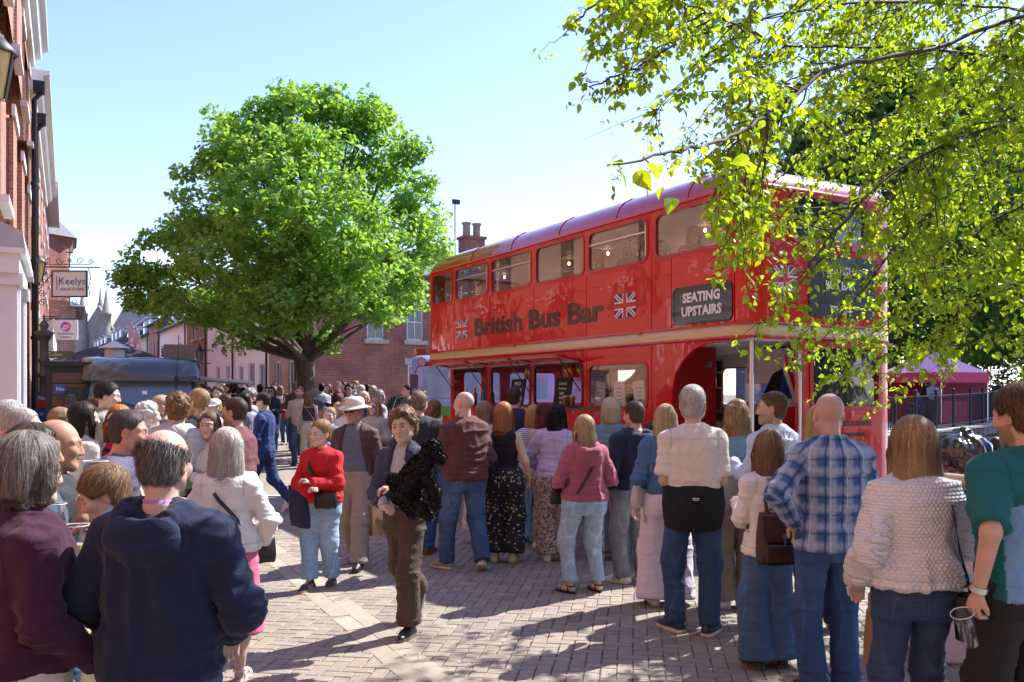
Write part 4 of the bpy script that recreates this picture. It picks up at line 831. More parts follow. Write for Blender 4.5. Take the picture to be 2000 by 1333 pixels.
for k in range(38):
 z, y, u = ((1.525, -2.2, 3.0+.06*k), (1.865, -2.22, 3.0+.1*(k-14)), (2.095, -2.22, 3.0+.1*(k-27)))[0 if k < 14 else 1 if k < 27 else 2]
 i = int(RNG.integers(6)); o = link('bottle', bme[i]); o.location = bw_(u*1.0+(.4 if k < 14 else 0), y, z); o.scale = (1, 1, RNG.uniform(.62, .85)); sf = 'lower' if k < 14 else 'middle' if k < 27 else 'upper'; tag(o, '%s glass bottle on the %s shelf at the back of the bus bar' % (bl[i], sf), 'bottle', '%s bottles on the %s back shelf' % (bl[i], sf))
for k in range(7):
 i = (1, 0, 4, 1, 3, 2, 5)[k]; o = link('bottle', bme[i]); o.location = bw_(6.15+.16*k, -.18-.06*(k % 2), 1.585); tag(o, ('amber bottle', 'green bottle', 'blue bottle', 'second amber bottle', 'red bottle', 'clear bottle', 'yellow bottle')[k]+' standing in the front hatch of the bus bar', 'bottle', 'bottles in the front hatch')
CR = [M('crisp_red', (.55, .03, .03), .35), M('crisp_orange', (.7, .25, .03), .35)]
for k, (u, y) in enumerate(((5.1, -.3), (5.25, -.34), (3.92, -.3), (4.08, -.34), (3.77, -.36))):
 t = on_bar('crisp_packet', ('front red crisp packet above the mad moose chalkboard', 'rear orange crisp packet above the mad moose chalkboard', 'left red crisp packet above the drinks list', 'orange crisp packet above the drinks list', 'right red crisp packet above the drinks list')[k], 'crisp packet', u, y, 2.0 if True else 0, 'crisp packets hung over the bar', .2)
 def pk(b): b.loft([[(-.09*(1), d*0, z), (0, -.035*s, z), (.09, 0, z), (0, .035*s, z)] for z, s, d in ((0, .05, 0), (.03, .8, 0), (.11, 1, 0), (.19, .8, 0), (.22, .05, 0))], sm=True)
 part('packet', t, CR[k in (1, 3)], pk); part('print', t, M('crisp_print', (.75, .55, .1), .4), lambda b: b.lathe((0, .03, .11), [(.0, -.05), (.045, 0), (0, .05)], 8)); part('hook', t, STEEL, lambda b: b.tube([(0, 0, .22), (0, 0, .33)], .004, 4))
for k, u in enumerate((3.78, 3.60)):
 t = on_bar('pint_glass', ('pint of amber ale on the bus counter beside the chalkboard', 'pint of amber ale nearer the barman hand')[k], 'pint glass', u, -.10, group='pints on the bar counter')
 part('beer', t, M('beer', (.38, .13, .015), .1), lambda b: b.lathe((0, 0, .004), [(.030, 0), (.040, .125)], 14)); part('froth', t, M('froth', (.8, .74, .6), .7), lambda b: b.lathe((0, 0, .13), [(.040, 0), (.042, .02)], 14)); part('glass', t, CUPGLASS, lambda b: b.lathe((0, 0, 0), [(.033, 0), (.045, .16)], 14, cap=False))
for k, u in enumerate((2.85, 2.42, 2.0)):
 t = on_bar('menu_sheet', ('left white menu sheet in the closed bus window', 'middle white menu sheet in the closed bus window', 'right white menu sheet in the closed bus window')[k], 'menu', u, -.06, group='menu sheets in the bus window')
 part('paper', t, M('paper', (.74, .74, .76), .8), lambda b: b.box((0, 0, .17), (.22, .006, .34), M=Matrix.Rotation(.12*(k-1), 4, 'Y'))); part('print', t, M('print_grey', (.25, .25, .28), .8), lambda b: [b.box((0, .005, .25-.05*q), (.13, .003, .012)) for q in range(4)])
uf = thing('union_flag', 'large union flag hanging inside the rear platform of the bus', 'flag', bw_(.0, -.55, .75), BROT+math.radians(18))
flag(uf, (.30, -.2, 0), Vector((-.30, -.95, 0)).normalized(), Vector((-.12, 0, 1)).normalized(), .9, 1.45, name='cloth')
# ---------------------------------------------------------------- figures: signed-distance sculpting, meshed as one continuous surface
f4 = np.float32
def vnoise(p, seed=0):
 i = np.floor(p); f = (p-i).astype(f4); f = f*f*(3-2*f); i = i.astype(np.int64)
 def h(a, b, c):
  n = (i[:, 0]+a)*374761393+(i[:, 1]+b)*668265263+(i[:, 2]+c)*2147483647+seed*1274126177
  n = (n ^ (n >> 13))*1274126177 & 0x7fffffff; n = n ^ (n >> 16); return (n & 0xffff).astype(f4)/65535
 x, y, z = f[:, 0], f[:, 1], f[:, 2]; L_ = lambda a, b, t: a+(b-a)*t
 return L_(L_(L_(h(0,0,0), h(1,0,0), x), L_(h(0,1,0), h(1,1,0), x), y), L_(L_(h(0,0,1), h(1,0,1), x), L_(h(0,1,1), h(1,1,1), x), y), z)*2-1
def axis(lo, hi, v, fine=()):
 """grid line positions from lo to hi with step v, and finer steps inside the given (a, b, step) spans"""
 pts = []; x = lo
 while x < hi+v:
  pts.append(x); st = v
  for a, b, s in fine:
   if a-v <= x <= b: st = min(st, s if x >= a-1e-6 else max(s, min(v, a-x)))
  x += max(st, .001)
 return np.array(pts, f4)
class Grid:
 def __init__(s, lo, hi, v, fine=None):
  fine = fine or [(), (), ()]
  s.ax = [axis(lo[i], hi[i], v, fine[i]) for i in range(3)]; s.F = np.full([len(a) for a in s.ax], 1, f4); s.v = v
 def block(s, lo, hi):
  sl = [slice(max(0, int(np.searchsorted(a, l))-1), int(np.searchsorted(a, h))+1) for a, l, h in zip(s.ax, lo, hi)]
  X = s.ax[0][sl[0]][:, None, None]; Y = s.ax[1][sl[1]][None, :, None]; Z = s.ax[2][sl[2]][None, None, :]
  return tuple(sl), X, Y, Z
 def put(s, fn, lo, hi, k=.02, op='u', m=.05):
  sl, X, Y, Z = s.block([a-m for a in lo], [b+m for b in hi])
  if min(x.stop-x.start for x in sl) <= 0: return
  d = fn(X, Y, Z); A = s.F[sl]
  if d.shape != A.shape: d = np.broadcast_to(d, A.shape)
  if A.size == 0: return
  if op == 'u': h = np.clip(.5+.5*(A-d)/k, 0, 1); s.F[sl] = A*(1-h)+d*h-k*h*(1-h)
  elif op == 's': d = -d; h = np.clip(.5-.5*(A-d)/k, 0, 1); s.F[sl] = A*(1-h)+d*h+k*h*(1-h)
 def cap(s, a, b, ra, rb, k=.02, op='u', flat=None, fd=None, cut=None):
  a = np.array(a, f4); b = np.array(b, f4); ba = b-a; L2 = float(ba @ ba)+1e-9; R = max(ra, rb)
  def fn(X, Y, Z):
   x, y, z = X-a[0], Y-a[1], Z-a[2]; tr = (x*ba[0]+y*ba[1]+z*ba[2])/L2; t = np.clip(tr, 0, 1)
   qx, qy, qz = x-t*ba[0], y-t*ba[1], z-t*ba[2]; d2 = qx*qx+qy*qy+qz*qz
   if flat:
    e = qx*fd[0]+qy*fd[1]+qz*fd[2]; d2 = d2+(flat*flat-1)*e*e
   d = np.sqrt(d2)-(ra+(rb-ra)*t)
   if cut is not None: d = np.maximum(d, (tr-cut)*math.sqrt(L2))
   return d
  s.put(fn, np.minimum(a, b)-R, np.maximum(a, b)+R, k, op)
 def ell(s, c, r, k=.02, op='u', M_=None):
  c = np.array(c, f4); r = np.array(r, f4); R = float(r.max()) if M_ is not None else r
  def fn(X, Y, Z):
   x, y, z = X-c[0], Y-c[1], Z-c[2]
   if M_ is not None: x, y, z = (M_[0][i]*x+M_[1][i]*y+M_[2][i]*z for i in range(3))
   q = np.sqrt((x/r[0])**2+(y/r[1])**2+(z/r[2])**2); q2 = np.sqrt((x/r[0]**2)**2+(y/r[1]**2)**2+(z/r[2]**2)**2)
   return q*(q-1)/np.maximum(q2, 1e-6)
  s.put(fn, c-R, c+R, k, op)
 def tube(s, zs, rx, ryf, ryb, cx, cy, k=.02, n=2.4, op='u', warp=None):
  zs = np.array(zs, f4); z0, z1 = zs[0], zs[-1]; R = max(max(rx), max(ryf), max(ryb)); cxm, cym = np.array(cx), np.array(cy)
  def fn(X, Y, Z):
   z = Z[0, 0]; I = lambda v: np.interp(z, zs, v).astype(f4)[None, None, :]
   x = X-I(cxm); y = Y-I(cym); a, f_, b_ = I(rx), I(ryf), I(ryb); ry = np.where(y > 0, f_, b_)
   e = (np.abs(x/a)**n+np.abs(y/ry)**n)**(1/n); d = (e-1)*np.minimum(a, ry)
   return np.maximum(d, np.maximum(z0-Z, Z-z1))
  s.put(fn, (cxm.min()-R, cym.min()-R, z0), (cxm.max()+R, cym.max()+R, z1), k, op)
 def clip(s, fn):
  X, Y, Z = s.ax[0][:, None, None], s.ax[1][None, :, None], s.ax[2][None, None, :]; s.F = np.maximum(s.F, fn(X, Y, Z).astype(f4))
 def nets(s):
  F = s.F; F[0] = F[-1] = np.maximum(F[0]*0+.05, 0); F[:, 0] = F[:, -1] = .05; F[:, :, 0] = F[:, :, -1] = .05
  I = F < 0; c = [(a, b, d) for a in (0, 1) for b in (0, 1) for d in (0, 1)]; nx, ny, nz = F.shape
  cnt = np.zeros((nx-1, ny-1, nz-1), np.int8)
  for a, b, d in c: cnt += I[a:nx-1+a, b:ny-1+b, d:nz-1+d]
  act = (cnt > 0) & (cnt < 8); ci, cj, ck = np.nonzero(act); n = len(ci)
  if n == 0: return np.zeros((0, 3), f4), np.zeros((0, 4), np.int32)
  val = {q: F[ci+q[0], cj+q[1], ck+q[2]] for q in c}; acc = np.zeros((n, 3), f4); w = np.zeros(n, f4)
  for q in c:
   for ax in range(3):
    if q[ax]: continue
    r = list(q); r[ax] = 1; v0, v1 = val[q], val[tuple(r)]; x = (v0 < 0) != (v1 < 0); t = np.where(x, v0/np.where(x, v0-v1, 1), 0)
    for e in range(3): acc[:, e] += np.where(x, (t if e == ax else q[e]), 0)
    w += x
  acc /= w[:, None]; V = np.empty((n, 3), f4)
  for e, i in enumerate((ci, cj, ck)): V[:, e] = s.ax[e][i]+(s.ax[e][i+1]-s.ax[e][i])*acc[:, e]
  idx = np.full(act.shape, -1, np.int32); idx[ci, cj, ck] = np.arange(n); Q = []
  for ax in range(3):
   A = np.moveaxis(I, ax, 0); D = np.moveaxis(idx, ax, 0); x = (A[:-1, 1:-1, 1:-1] != A[1:, 1:-1, 1:-1]); i, j, k = np.nonzero(x)
   q = np.stack([D[i, j, k], D[i, j+1, k], D[i, j+1, k+1], D[i, j, k+1]], 1); fl = A[:-1, 1:-1, 1:-1][i, j, k]
   if ax == 1: fl = ~fl
   q[~fl] = q[~fl][:, ::-1]; Q.append(q)
  return V, np.concatenate(Q)
def vnormals(V, Q):
 n = np.cross(V[Q[:, 2]]-V[Q[:, 0]], V[Q[:, 3]]-V[Q[:, 1]]); N = np.zeros_like(V)
 for i in range(4): np.add.at(N, Q[:, i], n)
 return N/np.maximum(np.linalg.norm(N, axis=1, keepdims=True), 1e-9)
def ik(a, t, l1, l2, hint):
 a, t, hint = Vector(a), Vector(t), Vector(hint); d = t-a; L_ = d.length
 if L_ > (l1+l2)*.995: t = a+d*((l1+l2)*.995/L_); d = t-a; L_ = d.length
 u = d/L_; x = (l1*l1-l2*l2+L_*L_)/(2*L_); hgt = math.sqrt(max(0, l1*l1-x*x)); v = hint-u*hint.dot(u); v.normalize()
 return a+u*x+v*hgt, t

# cloth, skin and hair materials: the colour of each garment is stored on its vertices
SKIN = M('skin', rough=.5, attr=True, var=.05, vs=40, sss=.12, spec=.4)
HAIRM = M('hair', rough=.5, attr=True, var=.22, vs=90, spec=.22, detail=3)
COTTON = M('cotton_cloth', rough=.85, attr=True, var=.05, vs=30, bump=.35, bs=420, sheen=.05, crease=.42)
FLEECE = M('fleece_cloth', rough=.95, attr=True, var=.07, vs=60, bump=.6, bs=240, sheen=.08, crease=.36)
LEATHER = M('leather', rough=.42, attr=True, var=.12, vs=25, bump=.3, bs=160)
SHOEM = M('shoe_leather', rough=.45, attr=True, var=.08, vs=40, bump=.2, bs=150)
def pattern_mat(name, build, rough=.85, bump=None):
 """cloth whose print follows the garment: UV in metres round and along the body or limb"""
 m = bpy.data.materials.new(name); m.use_nodes = True; n = m.node_tree.nodes; lk = m.node_tree.links.new; b = n['Principled BSDF']; b.inputs['Roughness'].default_value = rough
 uv = n.new('ShaderNodeUVMap'); uv.uv_map = 'UVMap'; a = n.new('ShaderNodeAttribute'); a.attribute_name = 'Col'
 col = build(n, lk, uv.outputs[0], a.outputs['Color'], b)
 if col is not None: lk(col, b.inputs['Base Color'])
 tc = n.new('ShaderNodeTexCoord'); pv_ = b.inputs['Normal'].links[0].from_node if b.inputs['Normal'].links else None; name == 'chunky_knit' or crease_bump(n, lk, b, tc.outputs['Object'], .42, pv_)
 MATS[name] = m; return m
def _math(n, lk, op, a, b=None, c=None):
 x = n.new('ShaderNodeMath'); x.operation = op
 for i, v in enumerate((a, b, c)):
  if v is None: continue
  if isinstance(v, (int, float)): x.inputs[i].default_value = v
  else: lk(v, x.inputs[i])
 return x.outputs[0]
def _mix(n, lk, f, a, b, mode='MIX'):
 x = n.new('ShaderNodeMix'); x.data_type = 'RGBA'; x.blend_type = mode
 for i, v in ((0, f), (6, a), (7, b)):
  if isinstance(v, (int, float)): x.inputs[i].default_value = v
  elif isinstance(v, tuple): x.inputs[i].default_value = (*v, 1)
  else: lk(v, x.inputs[i])
 return x.outputs[2]
def _sep(n, lk, v):
 s = n.new('ShaderNodeSeparateXYZ'); lk(v, s.inputs[0]); return s.outputs[0], s.outputs[1]
def _lines(n, lk, x, period, width, soft=.12):
 f = _math(n, lk, 'FRACT', _math(n, lk, 'DIVIDE', x, period)); d = _math(n, lk, 'ABSOLUTE', _math(n, lk, 'SUBTRACT', f, .5))
 r = n.new('ShaderNodeMapRange'); r.inputs[1].default_value = width/2+soft*width; r.inputs[2].default_value = width/2-soft*width; lk(d, r.inputs[0]); return r.outputs[0]
def _noise(n, lk, v, sc, det=3, dim=None, scale3=None):
 if scale3:
  mp = n.new('ShaderNodeMapping'); mp.inputs['Scale'].default_value = scale3; lk(v, mp.inputs[0]); v = mp.outputs[0]
 x = n.new('ShaderNodeTexNoise'); x.inputs['Scale'].default_value = sc; x.inputs['Detail'].default_value = det; lk(v, x.inputs['Vector']); return x.outputs[0]
def _bump(n, lk, b, h, st, dist):
 x = n.new('ShaderNodeBump'); x.inputs['Strength'].default_value = st; x.inputs['Distance'].default_value = dist; lk(h, x.inputs['Height']); lk(x.outputs[0], b.inputs['Normal'])
def _rng(n, lk, v, a, b, c=0., d=1.):
 r = n.new('ShaderNodeMapRange'); r.inputs[1].default_value = a; r.inputs[2].default_value = b; r.inputs[3].default_value = c; r.inputs[4].default_value = d; lk(v, r.inputs[0]); return r.outputs[0]
def b_plaid(n, lk, uv, col, b):
 x, y = _sep(n, lk, uv); P_ = .105
 wx, wy = _lines(n, lk, x, P_, .42, .25), _lines(n, lk, y, P_, .42, .25)
 c = _mix(n, lk, wx, (.055, .13, .30), (.30, .38, .52)); c = _mix(n, lk, _math(n, lk, 'MULTIPLY', wy, .62), c, (.42, .48, .60))
 sh = lambda v, o: _math(n, lk, 'ADD', v, o)
 dx, dy = _lines(n, lk, sh(x, .04), P_, .10, .4), _lines(n, lk, sh(y, .04), P_, .10, .4)
 c = _mix(n, lk, _math(n, lk, 'MULTIPLY', dx, .75), c, (.012, .03, .12)); c = _mix(n, lk, _math(n, lk, 'MULTIPLY', dy, .6), c, (.012, .03, .12))
 lx = _lines(n, lk, sh(x, .012), P_, .05, .4); c = _mix(n, lk, _math(n, lk, 'MULTIPLY', lx, .7), c, (.62, .66, .72))
 nz = _rng(n, lk, _noise(n, lk, uv, 40, 4), .3, .7, .82, 1.15); cb = n.new('ShaderNodeCombineColor'); [lk(nz, cb.inputs[i]) for i in range(3)]
 return _mix(n, lk, 1.0, c, cb.outputs[0], 'MULTIPLY')
PLAID = pattern_mat('blue_plaid', b_plaid)
def b_denim(n, lk, uv, col, b):
 st = _noise(n, lk, uv, 1, 4, scale3=(420, 36, 1)); bl = _noise(n, lk, uv, 9, 4)
 v = _rng(n, lk, st, .25, .75, .80, 1.22); w = _rng(n, lk, bl, .3, .75, .85, 1.2); k = _math(n, lk, 'MULTIPLY', v, w); cb = n.new('ShaderNodeCombineColor'); [lk(k, cb.inputs[i]) for i in range(3)]
 _bump(n, lk, b, st, .25, .001); return _mix(n, lk, 1.0, col, cb.outputs[0], 'MULTIPLY')
DENIM = pattern_mat('denim', b_denim)
def b_knit(n, lk, uv, col, b):
 x, y = _sep(n, lk, uv); row = _math(n, lk, 'FLOOR', _math(n, lk, 'DIVIDE', y, .016)); off = _math(n, lk, 'MULTIPLY', _math(n, lk, 'MODULO', row, 2.0), .012)
 a = _math(n, lk, 'SINE', _math(n, lk, 'MULTIPLY', _math(n, lk, 'ADD', x, off), 262)); c = _math(n, lk, 'SINE', _math(n, lk, 'MULTIPLY', y, 392))
 h = _math(n, lk, 'ADD', _math(n, lk, 'MULTIPLY', a, 1.2), c); _bump(n, lk, b, h, .6, .0032)
 k = _rng(n, lk, h, -1.8, .6, .85, 1.0); cb = n.new('ShaderNodeCombineColor'); [lk(k, cb.inputs[i]) for i in range(3)]
 return _mix(n, lk, 1.0, col, cb.outputs[0], 'MULTIPLY')
KNIT = pattern_mat('chunky_knit', b_knit)
def b_rib(n, lk, uv, col, b):
 x, y = _sep(n, lk, uv); a = _math(n, lk, 'SINE', _math(n, lk, 'MULTIPLY', x, 420)); c = _math(n, lk, 'SINE', _math(n, lk, 'MULTIPLY', y, 900))
 _bump(n, lk, b, _math(n, lk, 'ADD', a, _math(n, lk, 'MULTIPLY', c, .3)), .5, .002); return col
RIB = pattern_mat('ribbed_knit', b_rib)
def stripes(name, c1, c2, period, width, vert=False):
 def f(n, lk, uv, col, b):
  x, y = _sep(n, lk, uv); return _mix(n, lk, _lines(n, lk, x if vert else y, period, width, .1), c1, c2)
 return pattern_mat(name, f)
NAVYRED = stripes('navy_red_stripe', (.50, .015, .05), (.02, .015, .05), .075, .36)
BLUEWHITE = stripes('blue_white_stripe', (.70, .70, .72), (.05, .09, .28), .022, .45)
TROUSTRIPE = stripes('trouser_stripe', (.13, .14, .15), (.40, .40, .40), .055, .22, True)
def spots(name, base, cs, scale, thr, ring=False):
 def f(n, lk, uv, col, b):
  c = base
  for i, (cc, sc, th) in enumerate(cs):
   v = n.new('ShaderNodeTexVoronoi'); v.inputs['Scale'].default_value = sc; mp = n.new('ShaderNodeMapping'); mp.inputs['Location'].default_value = (i*3.7, i*1.3, 0); lk(uv, mp.inputs[0]); lk(mp.outputs[0], v.inputs['Vector'])
   m_ = _rng(n, lk, v.outputs['Distance'], th, th*.8)
   if ring: m_ = _math(n, lk, 'SUBTRACT', m_, _math(n, lk, 'MULTIPLY', _rng(n, lk, v.outputs['Distance'], th*.55, th*.4), .7))
   c = _mix(n, lk, m_, c, cc)
  return c
 return pattern_mat(name, f)
FLORAL = spots('black_floral', (.012, .012, .016), [((.52, .50, .42), 26, .24), ((.45, .30, .05), 11, .17), ((.18, .22, .12), 17, .15)], 0, 0)
DITSY = spots('ditsy_print', (.62, .52, .46), [((.45, .08, .06), 34, .26), ((.10, .14, .10), 40, .18)], 0, 0)
LEOPARD = spots('leopard_print', (.42, .36, .28), [((.03, .026, .022), 48, .5)], 0, 0, True)
CARDI = spots('patterned_cardigan', (.52, .46, .38), [((.03, .03, .04), 14, .36), ((.45, .22, .05), 20, .2)], 0, 0)

TZ = np.array([.74, .80, .86, .93, 1.0, 1.08, 1.16, 1.25, 1.33, 1.40, 1.44, 1.48])
TM = dict(rx=[.13, .146, .160, .163, .154, .147, .148, .157, .166, .158, .122, .062], f=[.08, .085, .095, .10, .105, .107, .107, .115, .12, .10, .075, .055], b=[.08, .09, .115, .12, .10, .095, .10, .11, .112, .10, .08, .06])
TF = dict(rx=[.14, .158, .174, .172, .152, .128, .126, .136, .143, .138, .108, .055], f=[.08, .08, .09, .10, .095, .088, .095, .125, .118, .085, .065, .05], b=[.08, .09, .12, .125, .10, .082, .082, .09, .095, .09, .075, .055])
ARMS = {'hang': ((.27, .03, .86), (.3, -.6, 0)), 'pocket': ((.13, .17, .98), (1, -.3, .0)), 'sidepocket': ((.21, .10, .90), (.6, -1, 0)), 'hold': ((.13, .30, 1.20), (.28, -.4, -1)), 'phone': ((.05, .33, 1.22), (.5, -.2, -1)),
  'cross': ((-.05, .20, 1.17), (.7, .1, -.8)), 'hip': ((.23, -.02, 1.0), (1, -.5, 0)), 'up': ((.10, .16, 1.86), (1, .3, .3)), 'reach': ((.15, .48, 1.22), (.6, -.2, -1)), 'swing': ((.26, .18, .93), (.3, -.8, -.2)), 'back': ((.28, -.16, .90), (.4, -.8, 0)),
  'clasp': ((.03, .23, 1.10), (.8, -.2, -.6)), 'behind': ((.06, -.17, .98), (1, -.2, 0)), 'cup': ((.16, .27, 1.14), (.6, -.4, -1)), 'mouth': ((.10, .25, 1.42), (.7, .1, -1))}
def jit(c, k=.0): return np.array(c, f4)
class Body: pass
def torso_prof(B, infl, z0, z1, hemx=0.0, n=24, bare=False):
 z = np.linspace(z0, z1, n); T = B.T
 def g(k): return np.interp(z, TZ, T[k])
 bel = B.belly*np.exp(-((z-1.06)/.11)**2); fade_ = np.clip((z1+.06-z)/.10, .35, 1) if z1 > 1.40 else 1
 dn = np.clip((.93-z)/.3, 0, 1)*hemx
 rx = np.maximum(g('rx'), np.where((z < .93) & (not bare), g('rx')*0+np.interp(.93, TZ, T['rx'])*.98, 0))*B.w+bel*.7+infl*fade_+dn; ryf = np.maximum(g('f'), np.where((z < .93) & (not bare), .095, 0))*B.w+bel*1.5+infl*fade_+dn*.8; ryb = np.maximum(g('b'), np.where((z < .93) & (not bare), .112, 0))*B.w+bel*.3+infl*fade_+dn*.8
 sh = np.maximum(0, z-.95)
 return z, rx, ryf, ryb, B.lx*sh, B.ly*sh
def person(label, pos, face=0, h=1.75, sex='m', w=1.0, belly=0.0, lean=0, sway=0, head=(0, 0, 0), arms=('hang', 'hang'), feet=None, skin=(.58, .36, .27), vox=.012, top=None, bottom=None, over=None, hair=None, shoes=None, hs=1.02, hands=None, glasses=None, hat=None, beard=None, group=None, strands=0, seat=False, grip=.9, eyes=False, z=None, name='person', extra=None, headvox=None, collar=None, brow=None, smile=0.0, hi=None):
 """one figure, metres at 1.75 m height, facing local +y, then scaled to height h"""
 B = Body(); B.w, B.belly, B.T, B.lx, B.ly = w, belly, (TM if sex == 'm' else TF), math.tan(math.radians(sway)), math.tan(math.radians(lean))
 s = h/1.75; seed = abs(hash(label)) % 1000 if False else sum(map(ord, label)) % 997; rg = np.random.default_rng(seed)
 sh = lambda zz: (B.lx*max(0, zz-.95), B.ly*max(0, zz-.95)); ox, oy = sh(1.46)
 neck = Vector((ox, oy-.01, 1.46)); sw = (.168 if sex == 'm' else .145)*(.5+.5*w); sx, sy = sh(1.41)
 SH = {q: Vector((sx+q*sw, sy, 1.378)) for q in (-1, 1)}
 HC_ = neck+Vector((B.lx*.16, .035+B.ly*.13, .168*(.6+.4*hs)))
 hy, hp, hr = [math.radians(a) for a in head]
 HM = Matrix.Rotation(hy, 3, 'Z') @ Matrix.Rotation(-hp, 3, 'X') @ Matrix.Rotation(hr, 3, 'Y')
 HMn = np.array(HM, f4)
 hl = lambda p: HC_+HM @ (Vector(p)*hs)
 EL, WR, HD = {}, {}, {}
 for q, nm in zip((-1, 1), arms):          # -1 = own left, +1 = own right
  if isinstance(nm, dict):       # a hand reaching a point of the place: px, depth, py
   wv = at(*nm['w'])-Vector((pos[0], pos[1], gz(pos[1]) if z is None else z)); tv = Matrix.Rotation(-math.radians(face), 3, 'Z') @ wv/s; nm = ((tv.x*q-sx*.8*q, tv.y-sy*.8, tv.z), nm.get('h', (.6, -.5, -.6)))+((nm['d'],) if 'd' in nm else ())
  tgt, hint = ARMS[nm] if isinstance(nm, str) else (nm[0], nm[1] if len(nm) > 1 else (.6, -.5, -.6))
  t = Vector((tgt[0]*q+sx*.8, tgt[1]+sy*.8, tgt[2])); EL[q], WR[q] = ik(SH[q], t, .285, .262, Vector((hint[0]*q, hint[1], hint[2])))
  d = (WR[q]-EL[q]).normalized()
  if not isinstance(nm, str) and len(nm) > 2: d = Vector((nm[2][0]*q, nm[2][1], nm[2][2])).normalized()
  HD[q] = d
 hipz = .915
 FT = feet or [((-.10, 0, 0), 8, 0), ((.10, .02, 0), -8, 0)]
 KN, AN, FD = {}, {}, {}
 for q, (fp, yaw, pit) in zip((-1, 1), FT):
  a = Vector((fp[0], fp[1], fp[2]+.085)); fy = math.radians(yaw); fd = Vector((-math.sin(fy), math.cos(fy), 0))
  KN[q], AN[q] = ik(Vector((q*.088*w, 0, hipz)), a, .43, .415, Vector((fd.x*.5+q*.12, 1.0, .1))); FD[q] = (fd, math.radians(pit))
 vh = headvox or max(vox*.55, .0055)
 # ---- skin
 hp_ = [hl((0, 0, 0))]; fine = [[], [], []]
 hr_ = .135*hs; zr = (HC_.z-.16*hs, HC_.z+.14*hs)
 fine[0].append((HC_.x-.1*hs, HC_.x+.1*hs, vh)); fine[1].append((HC_.y-.12*hs, HC_.y+.13*hs, vh)); fine[2].append((zr[0], zr[1], vh))
 fing = hi if hi is not None else vox <= .0135
 if hands is None: hands = (-1, 1)
 if fing:
  for q in hands:
   c = WR[q]+HD[q]*.09; hv = .0065
   for i in range(3): fine[i].append((c[i]-.085, c[i]+.085, hv))
 xs = [p.x for p in (*EL.values(), *WR.values(), *KN.values(), *AN.values(), *SH.values())]+[-.2*w, .2*w]; ys = [p.y for p in (*EL.values(), *WR.values(), *KN.values(), *AN.values())]+[-.15*w, .17*w+belly, HC_.y-.13, HC_.y+.14]
 lo = (min(xs)-.14, min(ys)-.16, -.01); hi_ = (max(xs)+.14, max(ys)+.18, max(HC_.z+.15*hs, max(p.z for p in WR.values())+.22))
 bv = max(vox*1.5, .016)
 G = Grid(lo, hi_, bv, fine)
 G.tube(*torso_prof(B, -.008, .86, 1.475, bare=True), k=.03)
 for q in (-1, 1):
  G.cap(neck+Vector((0, 0, -.02)), SH[q]+Vector((0, 0, .004)), .045, .048, .05); G.cap(SH[q], EL[q], .050*(.7+.3*w), .038*(.7+.3*w), .03); G.cap(EL[q], WR[q], .040*(.7+.3*w), .026*(.8+.2*w), .02)
  hj = Vector((q*.088*w, 0, hipz)); tr_ = bottom and bottom.get('kind', 'trousers') != 'skirt'; G.cap(hj, KN[q], (.078 if tr_ else .086)*w, .042 if tr_ else .054, .03); G.cap(KN[q], AN[q], .040 if tr_ else .050, .032, .02)
  kn2 = KN[q]*.62+AN[q]*.38; tr_ or G.cap(kn2+Vector((0, -.012, 0)), kn2+Vector((0, -.01, -.08)), .050*(.6+.4*w), .045, .03)
  fd, pt = FD[q]; fu = Vector((0, 0, 1)); fdp = fd*math.cos(pt)-fu*math.sin(pt)
  G.cap(AN[q]+Vector((0, 0, -.05))-fd*.03, AN[q]+Vector((0, 0, -.055))+fdp*.13, .032, .026, .03)
  if q in hands or True:
   d = HD[q]; up = Vector((0, 0, 1)); side = d.cross(up); side = side.normalized() if side.length > .2 else Vector((0, 1, 0))*1.0
   pn = side.cross(d).normalized()
   if abs(d.z) > .75: side = Vector((0, 1, 0)); side = (side-d*side.dot(d)).normalized(); pn = Vector((-q, 0, 0)); pn = (pn-d*pn.dot(d)).normalized()
   else: pn = -pn
   P0 = WR[q]+d*.05
   if fing and q in hands:
    G.cap(WR[q], P0+d*.02, .024, .030, .015, flat=1.7, fd=pn)
    for i, (o_, l_) in enumerate(((-.028, .066), (-.010, .076), (.009, .072), (.027, .056))):
     b0 = P0+d*.035+side*o_; c1 = b0+(d*math.cos(grip*.7)+pn*math.sin(grip*.7))*l_*.52; c2 = c1+(d*math.cos(grip*1.7)+pn*math.sin(grip*1.7))*l_*.52
     G.cap(P0+side*o_*.8, b0, .0125, .0105, .008); G.cap(b0, c1, .0105, .0095, .004); G.cap(c1, c2, .0095, .0075, .004)
    t0 = P0-d*.02-side*.026; t1 = t0-side*.022+d*.032+pn*.014; t2 = t1+d*.026+pn*.018*(1+grip*.4)+side*.004
    G.cap(t0, t1, .0135, .0115, .012); G.cap(t1, t2, .011, .009, .004)
   else:
    G.cap(WR[q], P0+d*.03, .026, .036, .015, flat=1.7, fd=pn); G.cap(P0+d*.03, P0+d*.065+pn*.03, .036, .026, .015, flat=1.8, fd=pn); G.cap(P0-side*.03, P0-side*.045+d*.03+pn*.02, .015, .012, .01)
 # head
 k = hs
 def hcap(a, b, ra, rb, kk=.012, op='u'): G.cap(hl(a), hl(b), ra*k, rb*k, kk*k, op)
 def hell(c, r, kk=.015, op='u'): G.ell(hl(c), [x*k for x in r], kk*k, op, HMn)
 G.cap(neck+Vector((0, 0, -.05)), hl((0, -.018, -.05)), .060 if sex == 'm' else .052, .054 if sex == 'm' else .046, .03)
 jw = 1.0 if sex == 'm' else .92
 hell((0, -.016, .034), (.076, .096, .086)); hell((0, .026, -.02), (.062*jw+.002, .068, .088), .03)
